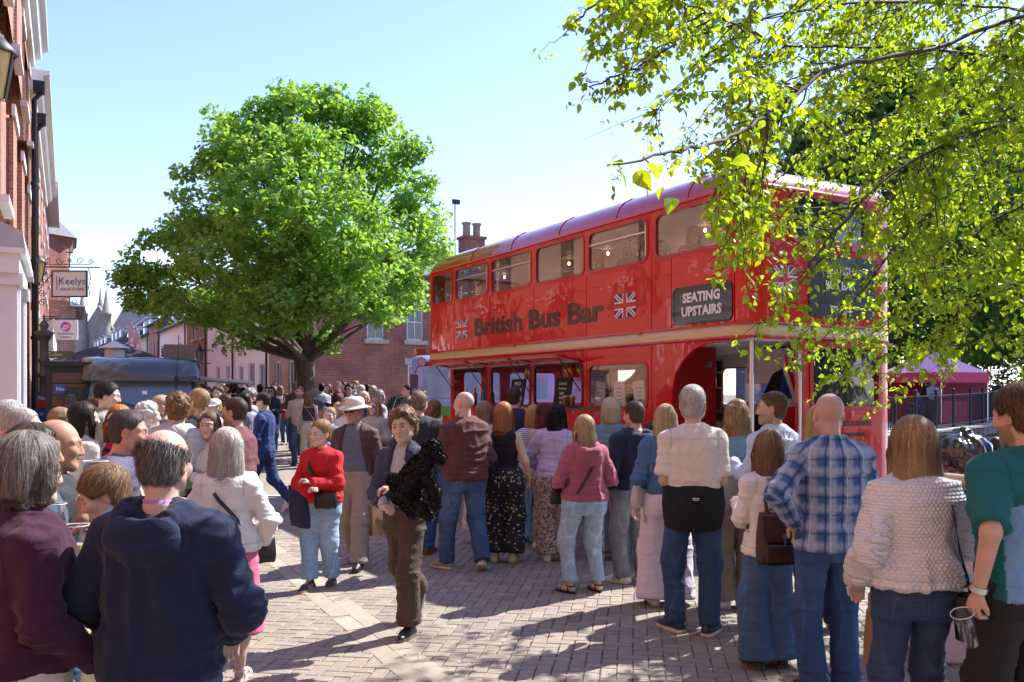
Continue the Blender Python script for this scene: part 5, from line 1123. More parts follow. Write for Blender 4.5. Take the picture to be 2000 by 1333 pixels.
 for q in (-1, 1):
  hcap((q*.050*jw, .004, -.055), (q*.012, .070, -.094), .026, .020, .025)
  hell((q*.041*jw, .060, -.022), (.026, .028, .026), .02); hcap((q*.048, .062, .022), (q*.012, .086, .024), .013, .012, .015)
 hcap((0, .068, -.094), (0, .074, -.099), .020*jw, .017*jw, .02)
 hcap((0, .088, .014), (0, .104, -.030), .0095, .0135, .010); hell((-.011, .096, -.036), (.010, .012, .009), .006); hell((.011, .096, -.036), (.010, .012, .009), .006)
 for q in (-1, 1):
  hell((q*.032, .099, .004), (.0175, .016, .0125), .010, 's')
  if vh < .012: hell((q*.031, .080, .003), (.0135, .0135, .0125), .004)
  hell((q*.077, -.008, -.008), (.011, .020, .033), .006); hell((q*.088, -.002, -.006), (.006, .011, .020), .006, 's')
 sm = smile*.006
 for q in (-1, 1):
  hcap((0, .0925, -.0625), (q*.021, .0815, -.0635+sm), .0065, .0045, .005); hcap((0, .0915, -.0735), (q*.019, .081, -.0685+sm), .0075, .0045, .005)
 if vh < .009: hcap((-.018, .098, -.0678+sm*.5), (.018, .098, -.0678+sm*.5), .0028, .0028, .004, 's')
 if seat: pass
 V, Q = G.nets()
 C = np.tile(np.array(skin, f4), (len(V), 1)); C *= (1+.06*vnoise(V*22, seed))[:, None]
 hv = (V-np.array(HC_, f4)) @ HMn / hs; inh = np.linalg.norm(hv, axis=1) < .15
 def blob(c, r, col, st):
  d = np.linalg.norm((hv-np.array(c, f4))/np.array(r, f4), axis=1); m = np.clip(1.4-d, 0, 1)*st*inh
  C[:] = C*(1-m[:, None])+np.array(col, f4)*m[:, None]
 red = np.array(skin)*np.array((1.06, .72, .66))
 for q in (-1, 1):
  blob((q*.042, .075, -.028), (.022, .025, .018), red, .55); blob((q*.08, -.005, -.008), (.02, .03, .04), red, .5)
  bc = brow if brow is not None else (np.array(hair['col'])*.8 if hair else np.array(skin)*.4)
  blob((q*.033, .094, .026), (.024, .02, .0075), bc, .9)
  if eyes or vh < .012: blob((q*.031, .090, .006), (.019, .016, .0075), np.array(skin)*np.array((.5, .42, .4)), .75)
 blob((0, .105, -.03), (.014, .015, .014), red, .35)
 blob((0, .09, -.068), (.021, .02, .009), np.array(skin)*np.array((.78, .40, .38)), .9)
 if beard is not None:
  bm_ = (hv[:, 2] < -.038) & (hv[:, 1] > -.01) & inh & (hv[:, 2] > -.135); lipm = (np.abs(hv[:, 0]) < .020) & (np.abs(hv[:, 2]+.068) < .008)
  bcol_ = np.array(beard[:3]); st = beard[3] if len(beard) > 3 else .6; m = (bm_ & ~lipm)*st; C = C*(1-m[:, None])+bcol_*m[:, None]
 if hair and hair.get('stub'):
  m = np.clip((hv[:, 2]-.0)*12, 0, 1)*np.clip((.045-hv[:, 1]-.0+hv[:, 2]*.0)*20, 0, 1)*inh*hair['stub']*np.clip(.9-np.maximum(0, hv[:, 2]-.05)*6, 0.1, 1); C = C*(1-m[:, None])+np.array(hair['col'])*m[:, None]
 me = np_mesh(name, V, Q, cols=np.clip(C, 0, 1)); me.materials.append(SKIN)
 root = link(name, me); root.location = (pos[0], pos[1], gz(pos[1]) if z is None else z); root.rotation_euler = (0, 0, math.radians(face)); root.scale = (s, s, s)
 tag(root, label, 'person', group)
 Mw = Matrix.Translation(root.location) @ Matrix.Rotation(math.radians(face), 4, 'Z') @ Matrix.Scale(s, 4)
 B.root, B.M, B.SH, B.EL, B.WR, B.HD, B.hl, B.HC, B.s, B.neck = root, Mw, SH, EL, WR, HD, hl, HC_, s, neck
 B.wp = lambda p: Mw @ Vector(p)
 def surf(a, zz, off=.02):
  z_, rx_, f_, b_, cx_, cy_ = torso_prof(B, off, zz, zz+1e-4, n=2); a = math.radians(a); r_ = f_[0] if math.cos(a) > 0 else b_[0]
  return Vector((cx_[0]+rx_[0]*math.sin(a), cy_[0]+r_*math.cos(a), zz))
 B.surf = surf
 # ---- garments
 def finish(nm, G_, col, mat, fold=.006, knee=False, colfn=None, seed2=0, noise=.03):
  V, Q = G_.nets()
  if len(V) == 0: return None
  N_ = vnormals(V, Q); zz = V[:, 2]; amp = np.zeros(len(V), f4)
  if fold and vox < .03:
   p = V+.03*np.stack([vnoise(V*5, seed+1), vnoise(V*5, seed+2), vnoise(V*5, seed+3)], 1)
   rdg = lambda q: 1-2*np.abs(vnoise(q, seed+seed2))
   a1 = rdg(p*np.array((5, 5, 15), f4)+7); a2 = rdg(p*np.array((13, 13, 3.2), f4)+3); a3 = rdg(p*np.array((6, 6, 34), f4)+11)
   if knee:
    wk = np.exp(-((zz-.50)/.09)**2)*.9+np.exp(-((zz-.10)/.08)**2)*1.1+np.exp(-((zz-.84)/.06)**2)*.6; amp = 1.5*fold*(.45*a2+.40*a1+wk*a3*.5)
   else:
    wk = np.exp(-((zz-1.02)/.09)**2)*.5; ar = np.zeros(len(V), f4)
    for q in (-1, 1):
     d = np.linalg.norm(V-np.array(EL[q], f4), axis=1); ar += np.exp(-(d/.10)**2)
    amp = 1.5*fold*(.50*a2+.55*a1+(wk*.6+ar*.7)*a3)
   V = V+N_*(amp+fold*.45)[:, None]
  C = np.tile(np.array(col, f4), (len(V), 1))
  if colfn: C = colfn(V, C)
  if nm not in ('skirt', 'trousers') and vox < .0115:
   ax_ = np.abs(V[:, 0]-B.lx*np.maximum(0, zz-.95)); e_ = lambda t: np.exp(-(t/.0042)**2); hz_ = zz.min(); ln = e_(ax_-sw*.95)*(zz > 1.32)*(mat is not KNIT)+e_(zz-hz_-.055)*.8+e_(zz-1.395)*(V[:, 1] < 0)*.5*(mat is not KNIT)
   for q in (-1, 1): dv = np.array(WR[q]-EL[q], f4); L2_ = np.linalg.norm(dv); tt = (V-np.array(WR[q], f4)) @ dv/L2_; ln = ln+e_(tt+.05)*(np.linalg.norm(V-np.array(WR[q], f4), axis=1) < .10)
   C = C*(1-.38*np.clip(ln, 0, 1))[:, None]; V = V-N_*(.0025*np.clip(ln, 0, 1))[:, None]
  C = C*(1+noise*vnoise(V*14, seed+5))[:, None]
  # print coordinates: round and along the torso or the nearer limb bone
  cx, cy = B.lx*np.maximum(0, zz-.95), B.ly*np.maximum(0, zz-.95)
  u = np.arctan2(V[:, 0]-cx, -(V[:, 1]-cy))*.16; v = zz.copy()
  bones = []
  if knee: bones = [(Vector((q*.088, 0, hipz)), KN[q], AN[q], .16) for q in (-1, 1)]
  else: bones = [(SH[q], EL[q], WR[q], .085) for q in (-1, 1)]
  for a, m_, c_, r in bones:
   for p0, p1, off in ((a, m_, 0), (m_, c_, (m_-a).length)):
    p0n, dn = np.array(p0, f4), np.array(p1-p0, f4); L_ = np.linalg.norm(dn); dn /= L_; rel = V-p0n; t = rel @ dn; per = rel-t[:, None]*dn; dist = np.linalg.norm(per, axis=1)
    ok = (dist < r) & (t > -.02) & (t < L_+.05)
    if knee: ok &= (V[:, 0]*p1.x > 0) & (zz < .86)
    else:
     zi = np.clip(zz, .8, 1.47); rx_ = np.interp(zi, TZ, B.T['rx'])*w; ry_ = np.interp(zi, TZ, B.T['b'])*w; et = np.sqrt(((V[:, 0]-cx)/rx_)**2+((V[:, 1]-cy)/ry_)**2); ok &= (dist-.045) < (et-1)*np.minimum(rx_, ry_)
    u = np.where(ok, np.arctan2(per[:, 0], -per[:, 1])*(.08 if knee else .055), u); v = np.where(ok, (-(t+off) if not knee else zz), v)
  m_ = np_mesh(nm, V, Q, cols=np.clip(C, 0, 1), uv=np.stack([u, v], 1)); m_.materials.append(mat)
  return link(nm, m_, root)
 def make_top(t, nm, extra_=0.0):
  fit = t.get('fit', .014)+extra_; hem = t.get('hem', .90); nz_ = t.get('neck', 1.475); sl = t.get('sleeve', 'long'); vx = t.get('vox', vox)
  G_ = Grid((min(lo[0], -.3), lo[1]-.03, hem-.03), (max(hi_[0], .3), hi_[1], max(1.62, max(p.z for p in WR.values())+.06 if sl == 'long' else 1.62, max(p.z for p in EL.values())+.08)), vx)
  G_.tube(*torso_prof(B, fit, hem, min(nz_, 1.475), t.get('flare', .01)), k=.02)
  if t.get('blouse'): 
   z, rx, f_, b_, cx, cy = torso_prof(B, fit+.02, hem, hem+.16, 0); wv = np.sin(np.linspace(0, PI, len(z)))*.02; G_.tube(z, rx-.02+wv, f_-.02+wv, b_-.02+wv, cx, cy, k=.03)
  if sl != 'tank':
   for q in (-1, 1): G_.cap(neck+Vector((q*.02, 0, -.022)), SH[q]+Vector((0, 0, .004)), .046+fit*.45, .047+fit*.75, .05)
  if sl in ('short', 'long', 'elbow'):
   aw = .7+.3*w
   for q in (-1, 1):
    r0, r1, r2 = .048*aw+fit*.75, .039*aw+fit*t.get('slf', .62), .029+fit*t.get('cuff', .5)
    if sl == 'short': G_.cap(SH[q], EL[q], r0, r1+.012, .035, cut=t.get('sl', .62))
    elif sl == 'elbow': G_.cap(SH[q], EL[q], r0, r1, .035); G_.cap(EL[q], WR[q], r1, r2+.006, .02, cut=.35)
    else:
     G_.cap(SH[q], EL[q], r0, r1, .035); G_.cap(EL[q], WR[q], r1, r2, .02, cut=t.get('sl', 1.0))
  if t.get('hood'):
   hb = neck+Vector((0, -.075, -.02))
   for i in range(9):
    a0, a1 = PI*(i/9)-PI/2*0, PI*((i+1)/9); f = lambda a: neck+Vector((math.cos(a)*.100, -.03-math.sin(a)*.085, -.005-math.sin(a)*.035+.0*a)); G_.cap(f(a0), f(a1), .033, .033, .010)
   G_.ell(neck+Vector((0, -.128, -.085)), (.122, .046, .105), .012); G_.ell(neck+Vector((0, -.118, -.01)), (.075, .035, .03), .02, 's')
   for q in (-1, 1): G_.cap(neck+Vector((q*.095, -.02, -.01)), neck+Vector((q*.03, .095, -.085)), .030, .022, .02)
   G_.ell(neck+Vector((0, -.055, .03)), (.058, .045, .05), .012, 's')
  if t.get('collar'):
   cr = .066 if sex == 'm' else .060
   for i in range(14):
    a0, a1 = 2*PI*i/14, 2*PI*(i+1)/14; f = lambda a: neck+Vector((math.cos(a)*cr, .012+math.sin(a)*(cr+.004), .012-.03*max(0, math.sin(a)))); G_.cap(f(a0), f(a1), t['collar'], t['collar'], .008, flat=.62, fd=(0, 0, 1))
   G_.cap(neck+Vector((0, 0, -.04)), neck+Vector((0, .01, .10)), .055, .056, .004, 's')
  if t.get('open'):
   ow = t['open']; zt = 1.47
   G_.clip(lambda X, Y, Z: -np.maximum(np.maximum(np.abs(X-B.lx*(Z-.95))-ow*(.55+.6*np.clip((zt-Z)/.55, 0, 1)), -(Y-B.ly*np.maximum(0, Z-.95)-.02)), -1.0)*1.0)
  if t.get('scoop'):
   sc_ = t['scoop']; G_.clip(lambda X, Y, Z: -np.maximum(np.abs(X)-.095, sc_-Z))
  if t.get('armhole'):
   for q in (-1, 1): G_.cap(SH[q]+Vector((q*.03, 0, .04)), SH[q]+Vector((q*.035, 0, -.16)), .075, .065, .01, 's')
  return finish(nm, G_, t['col'], t.get('mat', COTTON), t.get('fold', .007), colfn=t.get('colfn'), noise=t.get('noise', .03))
 if bottom:
  b = bottom; kind = b.get('kind', 'trousers'); fit = b.get('fit', .010); wz = b.get('waist', 1.0)
  zmin = -.01; G_ = Grid((lo[0], lo[1]-.05, zmin), (hi_[0], max(p.y for p in (*KN.values(), *AN.values()))+.22, wz+.05), b.get('vox', vox))
  if kind == 'skirt':
   hz = b.get('hem', .45); z = np.linspace(hz, wz, 16); t = (wz-z)/(wz-hz); _, rx, rf, rb_, cx, cy = torso_prof(B, .012, .86, wz, 0, 16); r0x, r0f, r0b = np.interp(z, np.linspace(.86, wz, 16), rx), np.interp(z, np.linspace(.86, wz, 16), rf), np.interp(z, np.linspace(.86, wz, 16), rb_)
   fl = b.get('flare', .08)*t; G_.tube(z, r0x+fl, r0f+fl*.9+.01, r0b+fl*.9, 0*z, 0*z+b.get('sw', 0)*t, k=.01)
  else:
   G_.tube(*torso_prof(B, fit, .80, wz, bare=True), k=.03)
   for q in (-1, 1):
    hj = Vector((q*.088*w, 0, hipz)); hemr = b.get('hemr', .055); kr = b.get('kr', .064+fit)
    G_.cap(hj, KN[q], .079*w+fit, kr, .05); hd = AN[q]-KN[q]; end = KN[q]+hd*b.get('len', 1.04)
    G_.cap(KN[q]*1.0+hd*-.02, end, kr, hemr, .03, cut=1.0)
    if b.get('cuff'): G_.cap(end-hd*.13, end, hemr+.007, hemr+.007, .003, cut=1.0)
  def cf(V, C):
   if b.get('fade'):
    f = b['fade']; m = np.clip(np.exp(-((V[:, 2]-.68)/.17)**2)*.55+.4*vnoise(V*np.array((7, 7, 4), f4), seed)+.15*vnoise(V*np.array((20, 20, 40), f4), seed), 0, 1)[:, None]; C = C*(1-m*.6)+np.array(f)*m*.6
   if 'mat' in b and b['mat'] is DENIM and vox < .0105:
    x_, z_ = V[:, 0], V[:, 2]; bk = V[:, 1] < -.01; ax_ = np.abs(x_)-.085*w; pz = (z_ > .775) & (z_ < .905); ed = lambda t: np.exp(-(t/.0045)**2)
    px_ = ((np.abs(ax_) < .062*w)); ln = (ed(np.abs(ax_)-.060*w)*pz+(ed(z_-.902)+ed(z_-.782-.12*np.abs(ax_)))*px_)*bk+ed(x_)*bk*(z_ > .74)+ed(z_-wz+.045)+ed(V[:, 1]-.0)*(z_ < .86)*.7
    C = C*(1+.55*np.clip(ln, 0, 1))[:, None]
   return C
  finish('skirt' if kind == 'skirt' else b.get('name', 'trousers'), G_, b['col'], b.get('mat', COTTON), b.get('fold', .008), knee=True, colfn=cf)
 if top: make_top(top, top.get('name', 'top'))
 if over: make_top(over, over.get('name', 'jacket'), .011)
 # ---- shoes
 if shoes:
  for q in (-1, 1):
   fd, pt = FD[q]; a = AN[q]; R_ = Matrix(((fd.y, fd.x, 0), (-fd.x, fd.y, 0), (0, 0, 1))) @ Matrix.Rotation(-pt, 3, 'X')
   v_ = min(vox, .012)*.8; G_ = Grid((-.065, -.10, -.012), (.065, .215, .15), v_)
   G_.cap((0, -.05, .030), (.004*q, .10, .026), .040, .043, .02); G_.cap((.004*q, .10, .026), (.006*q, .165, .022), .042, .030, .02)
   G_.cap((0, -.045, .04), (0, -.02, .095 if not shoes.get('boot') else .13), .036, .040, .02); G_.cap((0, .0, .07), (0, .09, .045), .034, .030, .03)
   G_.tube([-.0, .022], [.047, .045], [.19, .188], [.085, .084], [0, 0], [0.0, 0], k=.004, n=3.0)
   G_.clip(lambda X, Y, Z: -Z+.0*X+0*Y); V, Q = G_.nets(); C = np.tile(np.array(shoes['col'], f4), (len(V), 1)); sol = V[:, 2] < .024; C[sol] = shoes.get('sole', (.6, .6, .58))
   if shoes.get('lace') is not None:
    m = (np.abs(V[:, 0]) < .018) & (V[:, 1] > .02) & (V[:, 1] < .10) & (V[:, 2] > .05); C[m] = shoes['lace']
   if shoes.get('stripe') is not None:
    m = (np.sin((V[:, 1]+V[:, 2]*.6)*190) > .2) & (np.abs(V[:, 0]) > .026) & (V[:, 1] > -.0) & (V[:, 1] < .09) & (V[:, 2] > .028) & (V[:, 2] < .065); C[m] = shoes['stripe']
   V = V @ np.array(R_, f4).T+np.array((a.x, a.y, a.z-.085), f4); m_ = np_mesh('shoe', V, Q, cols=C); m_.materials.append(SHOEM); link('shoe', m_, root)
 # ---- hair
 strands = int(strands*1.8)
 if hair and hair.get('kind') != 'none':
  kd = hair['kind']; th = hair.get('th', .014)*(.72 if hair['kind'] == 'short' else 1); Ln = hair.get('len', .25); hv_ = hair.get('vox', max(min(vox*.62, .012), .0055) if vox < .02 else .016)
  zl = -.12-(Ln if kd in ('long', 'bob') else 0)
  G_ = Grid((-.15, -.19, zl-.03), (.15, .15, .17), hv_)
  c0 = np.array((0, -.016, .034))
  G_.ell(c0+np.array((0, -.004, .006)), (.076+th, .096+th, .086+th), .01); G_.ell((0, -.040, -.035), (.062+th*.8, .055+th*.8, .062), .03)
  if kd in ('long', 'bob'):
   z = np.linspace(-Ln-.05, .05, 14); t = (.05-z)/(Ln+.1); wd = hair.get('wd', .092); tp = hair.get('taper', 1.0)
   rx = wd+.012*np.sin(t*PI)-np.clip(t-.75, 0, 1)*.12*tp; cyb = -.035-.03*np.clip(t*2, 0, 1)+hair.get('back', 0)*t
   G_.tube(z, rx, .045-.02*t+0*z, .068-.018*t, 0*z, cyb, k=.02, n=2.2)
   for q in (-1, 1):
    if hair.get('front', 1): G_.cap((q*.074, .022, .03), (q*.083, .032, -.04), .020, .022, .02); G_.cap((q*.083, .032, -.04), (q*.085, .03 if Ln > .12 else .01, -.05-min(Ln, .28)*.9), .022, .014, .02)
  if kd in ('tied',): G_.ell((0, -.118, .02), (.035, .035, .035), .015)
  fr = hair.get('fringe', .0)
  # cut away the face, the ears and (short styles) the neck
  def cut(X, Y, Z):
   A_ = (Y-.070-fr)*.84-(Z-.082+fr*1.3)*.55+.22*np.abs(X)*0
   A_ = np.maximum(A_, -(Z+.2)) if kd in ('long', 'bob') else A_
   if kd in ('long', 'bob'): A_ = np.minimum(A_, (.068-np.abs(X))*1.0+np.clip(Z-.02, 0, 1)*.8)
   D = A_
   if kd in ('short', 'curly', 'ring', 'tied'):
    side_ = np.minimum(Y+.018, .012-Z); D = np.maximum(D, side_); D = np.maximum(D, hair.get('nape', -.085)-Z+0*Y)
   if kd == 'ring': D = np.maximum(D, Z-.048-np.clip(-Y-.03, 0, .1)*.30)
   return D
  Xa, Ya, Za = G_.ax[0][:, None, None], G_.ax[1][None, :, None], G_.ax[2][None, None, :]
  F0 = G_.F.copy(); D = cut(Xa, Ya, Za).astype(f4); kk = .008; hh = np.clip(.5-.5*(G_.F-D)/kk, 0, 1); G_.F = G_.F*(1-hh)+D*hh+kk*hh*(1-hh)
  if hair.get('part') is not None: G_.cap((hair['part'], -.06, .145), (hair['part'], .07, .125), .006, .006, .01, 's')
  V, Q = G_.nets()
  if len(V):
   N_ = vnormals(V, Q); th_ = np.arctan2(V[:, 0], V[:, 1]+.02)
   if kd == 'curly': amp = .011*vnoise(V*55, seed)+.010*vnoise(V*26, seed+1)+.008
   else:
    fl = np.stack([th_*9, th_*0, V[:, 2]*9+2*vnoise(V*8, seed)], 1) if kd in ('long', 'bob') else np.stack([V[:, 0]*70, V[:, 1]*18, V[:, 2]*30], 1)
    amp = hair.get('rough', .0028)*(vnoise(fl, seed)+.5*vnoise(fl*2.3, seed+2))+hair.get('wave', 0)*vnoise(V*np.array((12, 12, 22), f4), seed+4)
   V2 = V+N_*amp[:, None]
   if kd in ('long', 'bob'): V2[:, 2] += (.028*vnoise(np.stack([th_*7, th_*0, th_*0], 1), seed)+.016*vnoise(np.stack([th_*22, th_*0, th_*0], 1), seed+8))*np.clip(-(V[:, 2]+.06)/max(.08, Ln-.04), 0, 1)*min(1, Ln*5)
   hc = np.array(hair['col'], f4); h2 = np.array(hair.get('col2', hc*.6), f4)
   mixn = np.clip(.5+.7*vnoise(np.stack([th_*11, V[:, 1]*6, V[:, 2]*3], 1), seed+3)+.3*vnoise(V*60, seed), 0, 1)[:, None]; C = hc*mixn+h2*(1-mixn)
   if hair.get('tip') is not None: m = np.clip(-V[:, 2]*4-.1, 0, .8)[:, None]; C = C*(1-m)+np.array(hair['tip'])*m
   tw = lambda P_: (P_*hs) @ HMn.T+np.array(HC_, f4)
   m_ = np_mesh('hair', tw(V2), Q, cols=C); m_.materials.append(HAIRM); ho = link('hair', m_, root)
   ns = strands
   if ns:
    ok = np.nonzero((V[:, 2] > (-.06 if kd not in ('long', 'bob') else zl+.08)))[0]; pk = rg.choice(ok, ns); P_ = V2[pk].copy(); nn = N_[pk]
    st = 9 if kd in ('long', 'bob') else 5; sl_ = hair.get('sl', .026 if kd in ('long', 'bob') else .009); pts = [P_]; Fx = G_.F; o_ = np.array([a[0] for a in G_.ax])
    def samp(p):
     q = np.stack([np.interp(p[:, i], G_.ax[i], np.arange(len(G_.ax[i]))) for i in range(3)], 1); i0 = np.clip(q.astype(int), 0, np.array(Fx.shape)-2); r = q-i0
     g = lambda a, b, c: Fx[i0[:, 0]+a, i0[:, 1]+b, i0[:, 2]+c]
     c00 = g(0,0,0)*(1-r[:,0])+g(1,0,0)*r[:,0]; c10 = g(0,1,0)*(1-r[:,0])+g(1,1,0)*r[:,0]; c01 = g(0,0,1)*(1-r[:,0])+g(1,0,1)*r[:,0]; c11 = g(0,1,1)*(1-r[:,0])+g(1,1,1)*r[:,0]
     return (c00*(1-r[:,1])+c10*r[:,1])*(1-r[:,2])+(c01*(1-r[:,1])+c11*r[:,1])*r[:,2]
    lift = rg.uniform(.0005, .006 if kd != 'curly' else .014, ns); jd = rg.normal(0, .28 if kd != 'curly' else 1.0, (ns, 3)); ww = hair.get('sw', .0024)*rg.uniform(.4, 1.1, ns)
    if kd in ('short', 'ring'): lift = rg.uniform(.001, hair.get('lift', .008), ns)
    lift[::9] *= 2.6; ww[::9] *= .6
    for i in range(st):
     p = pts[-1]; e = .006; gr = np.stack([samp(p+np.eye(3)[a]*e)-samp(p-np.eye(3)[a]*e) for a in range(3)], 1); gr /= np.maximum(np.linalg.norm(gr, axis=1, keepdims=True), 1e-6)
     cr = p-np.array((0, -.03, .12)); cr /= np.maximum(np.linalg.norm(cr, axis=1, keepdims=True), 1e-6)
     d = cr*.6+np.array((0, 0, -1.0)) if kd in ('long', 'bob') else cr*.9+np.array((0, -.25, -.35)) 
     if hair.get('fwd'): d = cr*.5+np.array((0, hair['fwd'], -.25))
     d = d+jd*(.5 if kd in ('long', 'bob') else 1); d -= gr*(d*gr).sum(1, keepdims=True); d /= np.maximum(np.linalg.norm(d, axis=1, keepdims=True), 1e-6)
     p2 = p+d*sl_; f = samp(p2); p2 = p2-gr*np.clip(f-lift*(i+1)/st, -.02, .02)[:, None]; pts.append(p2)
    S_ = np.stack(pts, 1); tdir = np.gradient(S_, axis=1); nr = np.repeat(nn[:, None], st+1, 1); sd_ = np.cross(tdir, nr); sd_ /= np.maximum(np.linalg.norm(sd_, axis=2, keepdims=True), 1e-9)
    tpw = np.linspace(1, .25, st+1)[None, :, None]*ww[:, None, None]; A_, B_ = S_-sd_*tpw, S_+sd_*tpw
    VV = np.stack([A_, B_], 2).reshape(-1, 3); base = (np.arange(ns)*(st+1)*2)[:, None]+(np.arange(st)*2)[None]
    QQ = np.stack([base, base+1, base+3, base+2], -1).reshape(-1, 4); k_ = rg.uniform(0, 1, ns)[:, None]; CC = (hc*k_+h2*(1-k_))*rg.uniform(.75, 1.3, (ns, 1)); CC = np.repeat(CC, (st+1)*2, 0)
    if hair.get('tip') is not None: m = np.clip(-VV[:, 2]*4-.1, 0, .8)[:, None]; CC = CC*(1-m)+np.array(hair['tip'])*m
    m_ = np_mesh('hair_strands', tw(VV.astype(f4)), QQ, cols=np.clip(CC, 0, 1)); m_.materials.append(HAIRM); so_ = link('hair_strands', m_, root); so_['kind'] = 'stuff'
 hb = lambda fn, nm, mt: part(nm, root, mt, fn)
 HP = lambda p: hl(p)
 if eyes and not glasses:
  for q in (-1, 1):
   b = MB(); c = HP((q*.0315, .0805, .003)); fw = HM @ Vector((hair.get('gaze', 0)*.3 if hair else 0, 1, 0)); fw.normalize(); a_, b_ = frame_of(fw)
   b.tube([c+fw*.0125*hs, c+fw*.0138*hs], [.0062*hs, .0050*hs], 10, 0); o = b.build('iris', M('iris_dark', (.035, .022, .015), .1), root)
 if glasses:
  lens = M('dark_lens', (.012, .012, .014), .06, coat=.5) if glasses == 'sun' else BUSGLASS
  def gl(b):
   for q in (-1, 1):
    pts = [(q*.033+.024*math.cos(a)*(1.05), .1005-.006*abs(math.cos(a)), .004+.019*math.sin(a)) for a in [2*PI*i/14 for i in range(14)]]; ptb = [(x, y-.004, z) for x, y, z in pts]
    b.loft([[HP(p) for p in pts], [HP(p) for p in ptb]])
  g = hb(gl, 'glasses', lens)
  part('frame', g, BLACK, lambda b: (b.tube([HP((-.010, .104, .010)), HP((.010, .104, .010))], .0022, 5), [b.tube([HP((q*.058, .094, .012)), HP((q*.078, .05, .012)), HP((q*.080, -.01, .004))], .0022, 5) for q in (-1, 1)]))
 if hat:
  hcol = M('hat_%s' % hat['name'], hat['col'], .85, bump=.3, bs=300)
  if hat['kind'] == 'brim':
   def f(b):
    prof = [(.158, -.012), (.160, -.006), (.13, .004), (.088, .018), (.092, .022), (.090, .055), (.080, .082), (.05, .097), (.0, .100)]; n = 26
    rings = [[HP((r*math.cos(2*PI*j/n), -.01+r*1.12*math.sin(2*PI*j/n), .045+z+(.010*math.cos(4*PI*j/n)-.006 if r > .12 else 0))) for j in range(n)] for r, z in prof]; b.loft(rings, cap=False)
    und = [[HP((r*math.cos(2*PI*j/n), -.01+r*1.12*math.sin(2*PI*j/n), .045+z-.004+(.010*math.cos(4*PI*j/n)-.006 if r > .12 else 0))) for j in range(n)] for r, z in ((.158, -.012), (.13, .0), (.086, .012))]; b.loft(und, cap=False, m=1)
   part('sun_hat', root, [hcol, M('hat_under', (.10, .12, .09), .9)], f)
  else:
   def f(b):
    n = 22; prof = [(.0, .108), (.045, .100), (.078, .075), (.088, .045), (.090, .018)]; b.loft([[HP((r*math.cos(2*PI*j/n)*.95, -.014+r*1.18*math.sin(2*PI*j/n), .028+z)) for j in range(n)] for r, z in prof], cap=False)
    ins = [HP((.086*math.cos(a_), -.016+.098*math.sin(a_), .048)) for a_ in [PI*i/10 for i in range(11)]]; outp = [HP((.080*math.cos(a_), .035+.130*math.sin(a_), .044-.014*math.sin(a_)+.012*abs(math.cos(a_))*-1)) for a_ in [PI*i/10 for i in range(11)]]
    b.loft([ins, outp], close=False); b.loft([[p-Vector((0, 0, .004)) for p in ins], [p-Vector((0, 0, .004)) for p in outp]], close=False)
   part('cap', root, hcol, f)
 return B
# ---------------------------------------------------------------- people
def XY(px, y): return ((px-1000)/F_PX*y, y)
JEAN, JEAND, JEANL = (.035, .075, .17), (.022, .038, .085), (.26, .38, .52)
SK, SKP, SKT, SKD = (.58, .395, .315), (.67, .485, .405), (.47, .27, .18), (.13, .068, .045)
SHB = dict(col=(.02, .02, .02), sole=(.10, .10, .09)); SHW = dict(col=(.66, .65, .62), sole=(.6, .6, .58)); SHBR = dict(col=(.13, .06, .03), sole=(.2, .14, .09))
def jeans(col=JEAN, fade=(.13, .23, .40), **k): return dict(col=col, mat=DENIM, fade=fade, **{'fit': .012, **k})
H_ = lambda kind, col, col2=None, **k: dict(kind=kind, col=col, col2=col2 or tuple(c*.5 for c in col), **k)
GREY, DGREY, WHT, BRN_, DBRN, BLK, BLND, LBRN, GING = (.30, .29, .28), (.11, .105, .10), (.55, .54, .52), (.12, .07, .04), (.05, .032, .022), (.016, .013, .012), (.46, .32, .16), (.26, .17, .09), (.36, .13, .04)

# --- near group on the left
hoodie = person('man in navy hoodie with thinning grey hair seen from behind', XY(318, 3.02), -6, 1.64, w=1.06, belly=.03, arms=(((.19, .17, .97), (.8, -.7, -.2)), ((.19, .17, .97), (.8, -.7, -.2))), head=(-6, 6, 0), vox=.0075, skin=SK, hs=.99,
 top=dict(col=(.008, .016, .048), mat=FLEECE, fit=.030, hem=.865, hood=1, fold=.013, name='hoodie'), bottom=jeans(JEAN, fit=.012, waist=.98), hair=H_('ring', (.20, .19, .18), (.03, .028, .026), th=.013, lift=.014, sw=.0015, stub=.3), strands=2600, shoes=SHB)
part('shirt_collar', hoodie.root, M('lilac_gingham', (.40, .24, .55), .8, var=.25, vs=160), lambda b: b.loft([[tuple(hoodie.neck+Vector((r*math.cos(a), .006+r*1.02*math.sin(a), z-.022*max(0, math.sin(a))))) for a in [2*PI*i/20 for i in range(20)]] for r, z in ((.070, -.01), (.066, .042), (.062, .042))], cap=False))
person('woman in plum fleece with grey bob and cream trousers', XY(46, 3.05), -48, 1.60, 'f', w=1.20, belly=.03, arms=(((.20, .19, 1.02), (.6, -.6, -.5)), ((.20, .20, .93), (.4, -1, 0))), head=(8, 4, 0), vox=.0075, skin=SK, hs=1.02,
 top=dict(col=(.042, .008, .030), mat=FLEECE, fit=.026, hem=.92, collar=.018, fold=.012, name='fleece'), bottom=dict(col=(.56, .51, .43), fit=.012, kr=.085, hemr=.08), hair=H_('bob', (.30, .27, .23), (.045, .035, .03), len=.055, th=.032, wd=.105, tip=None, sw=.0016), strands=2600, shoes=SHBR)
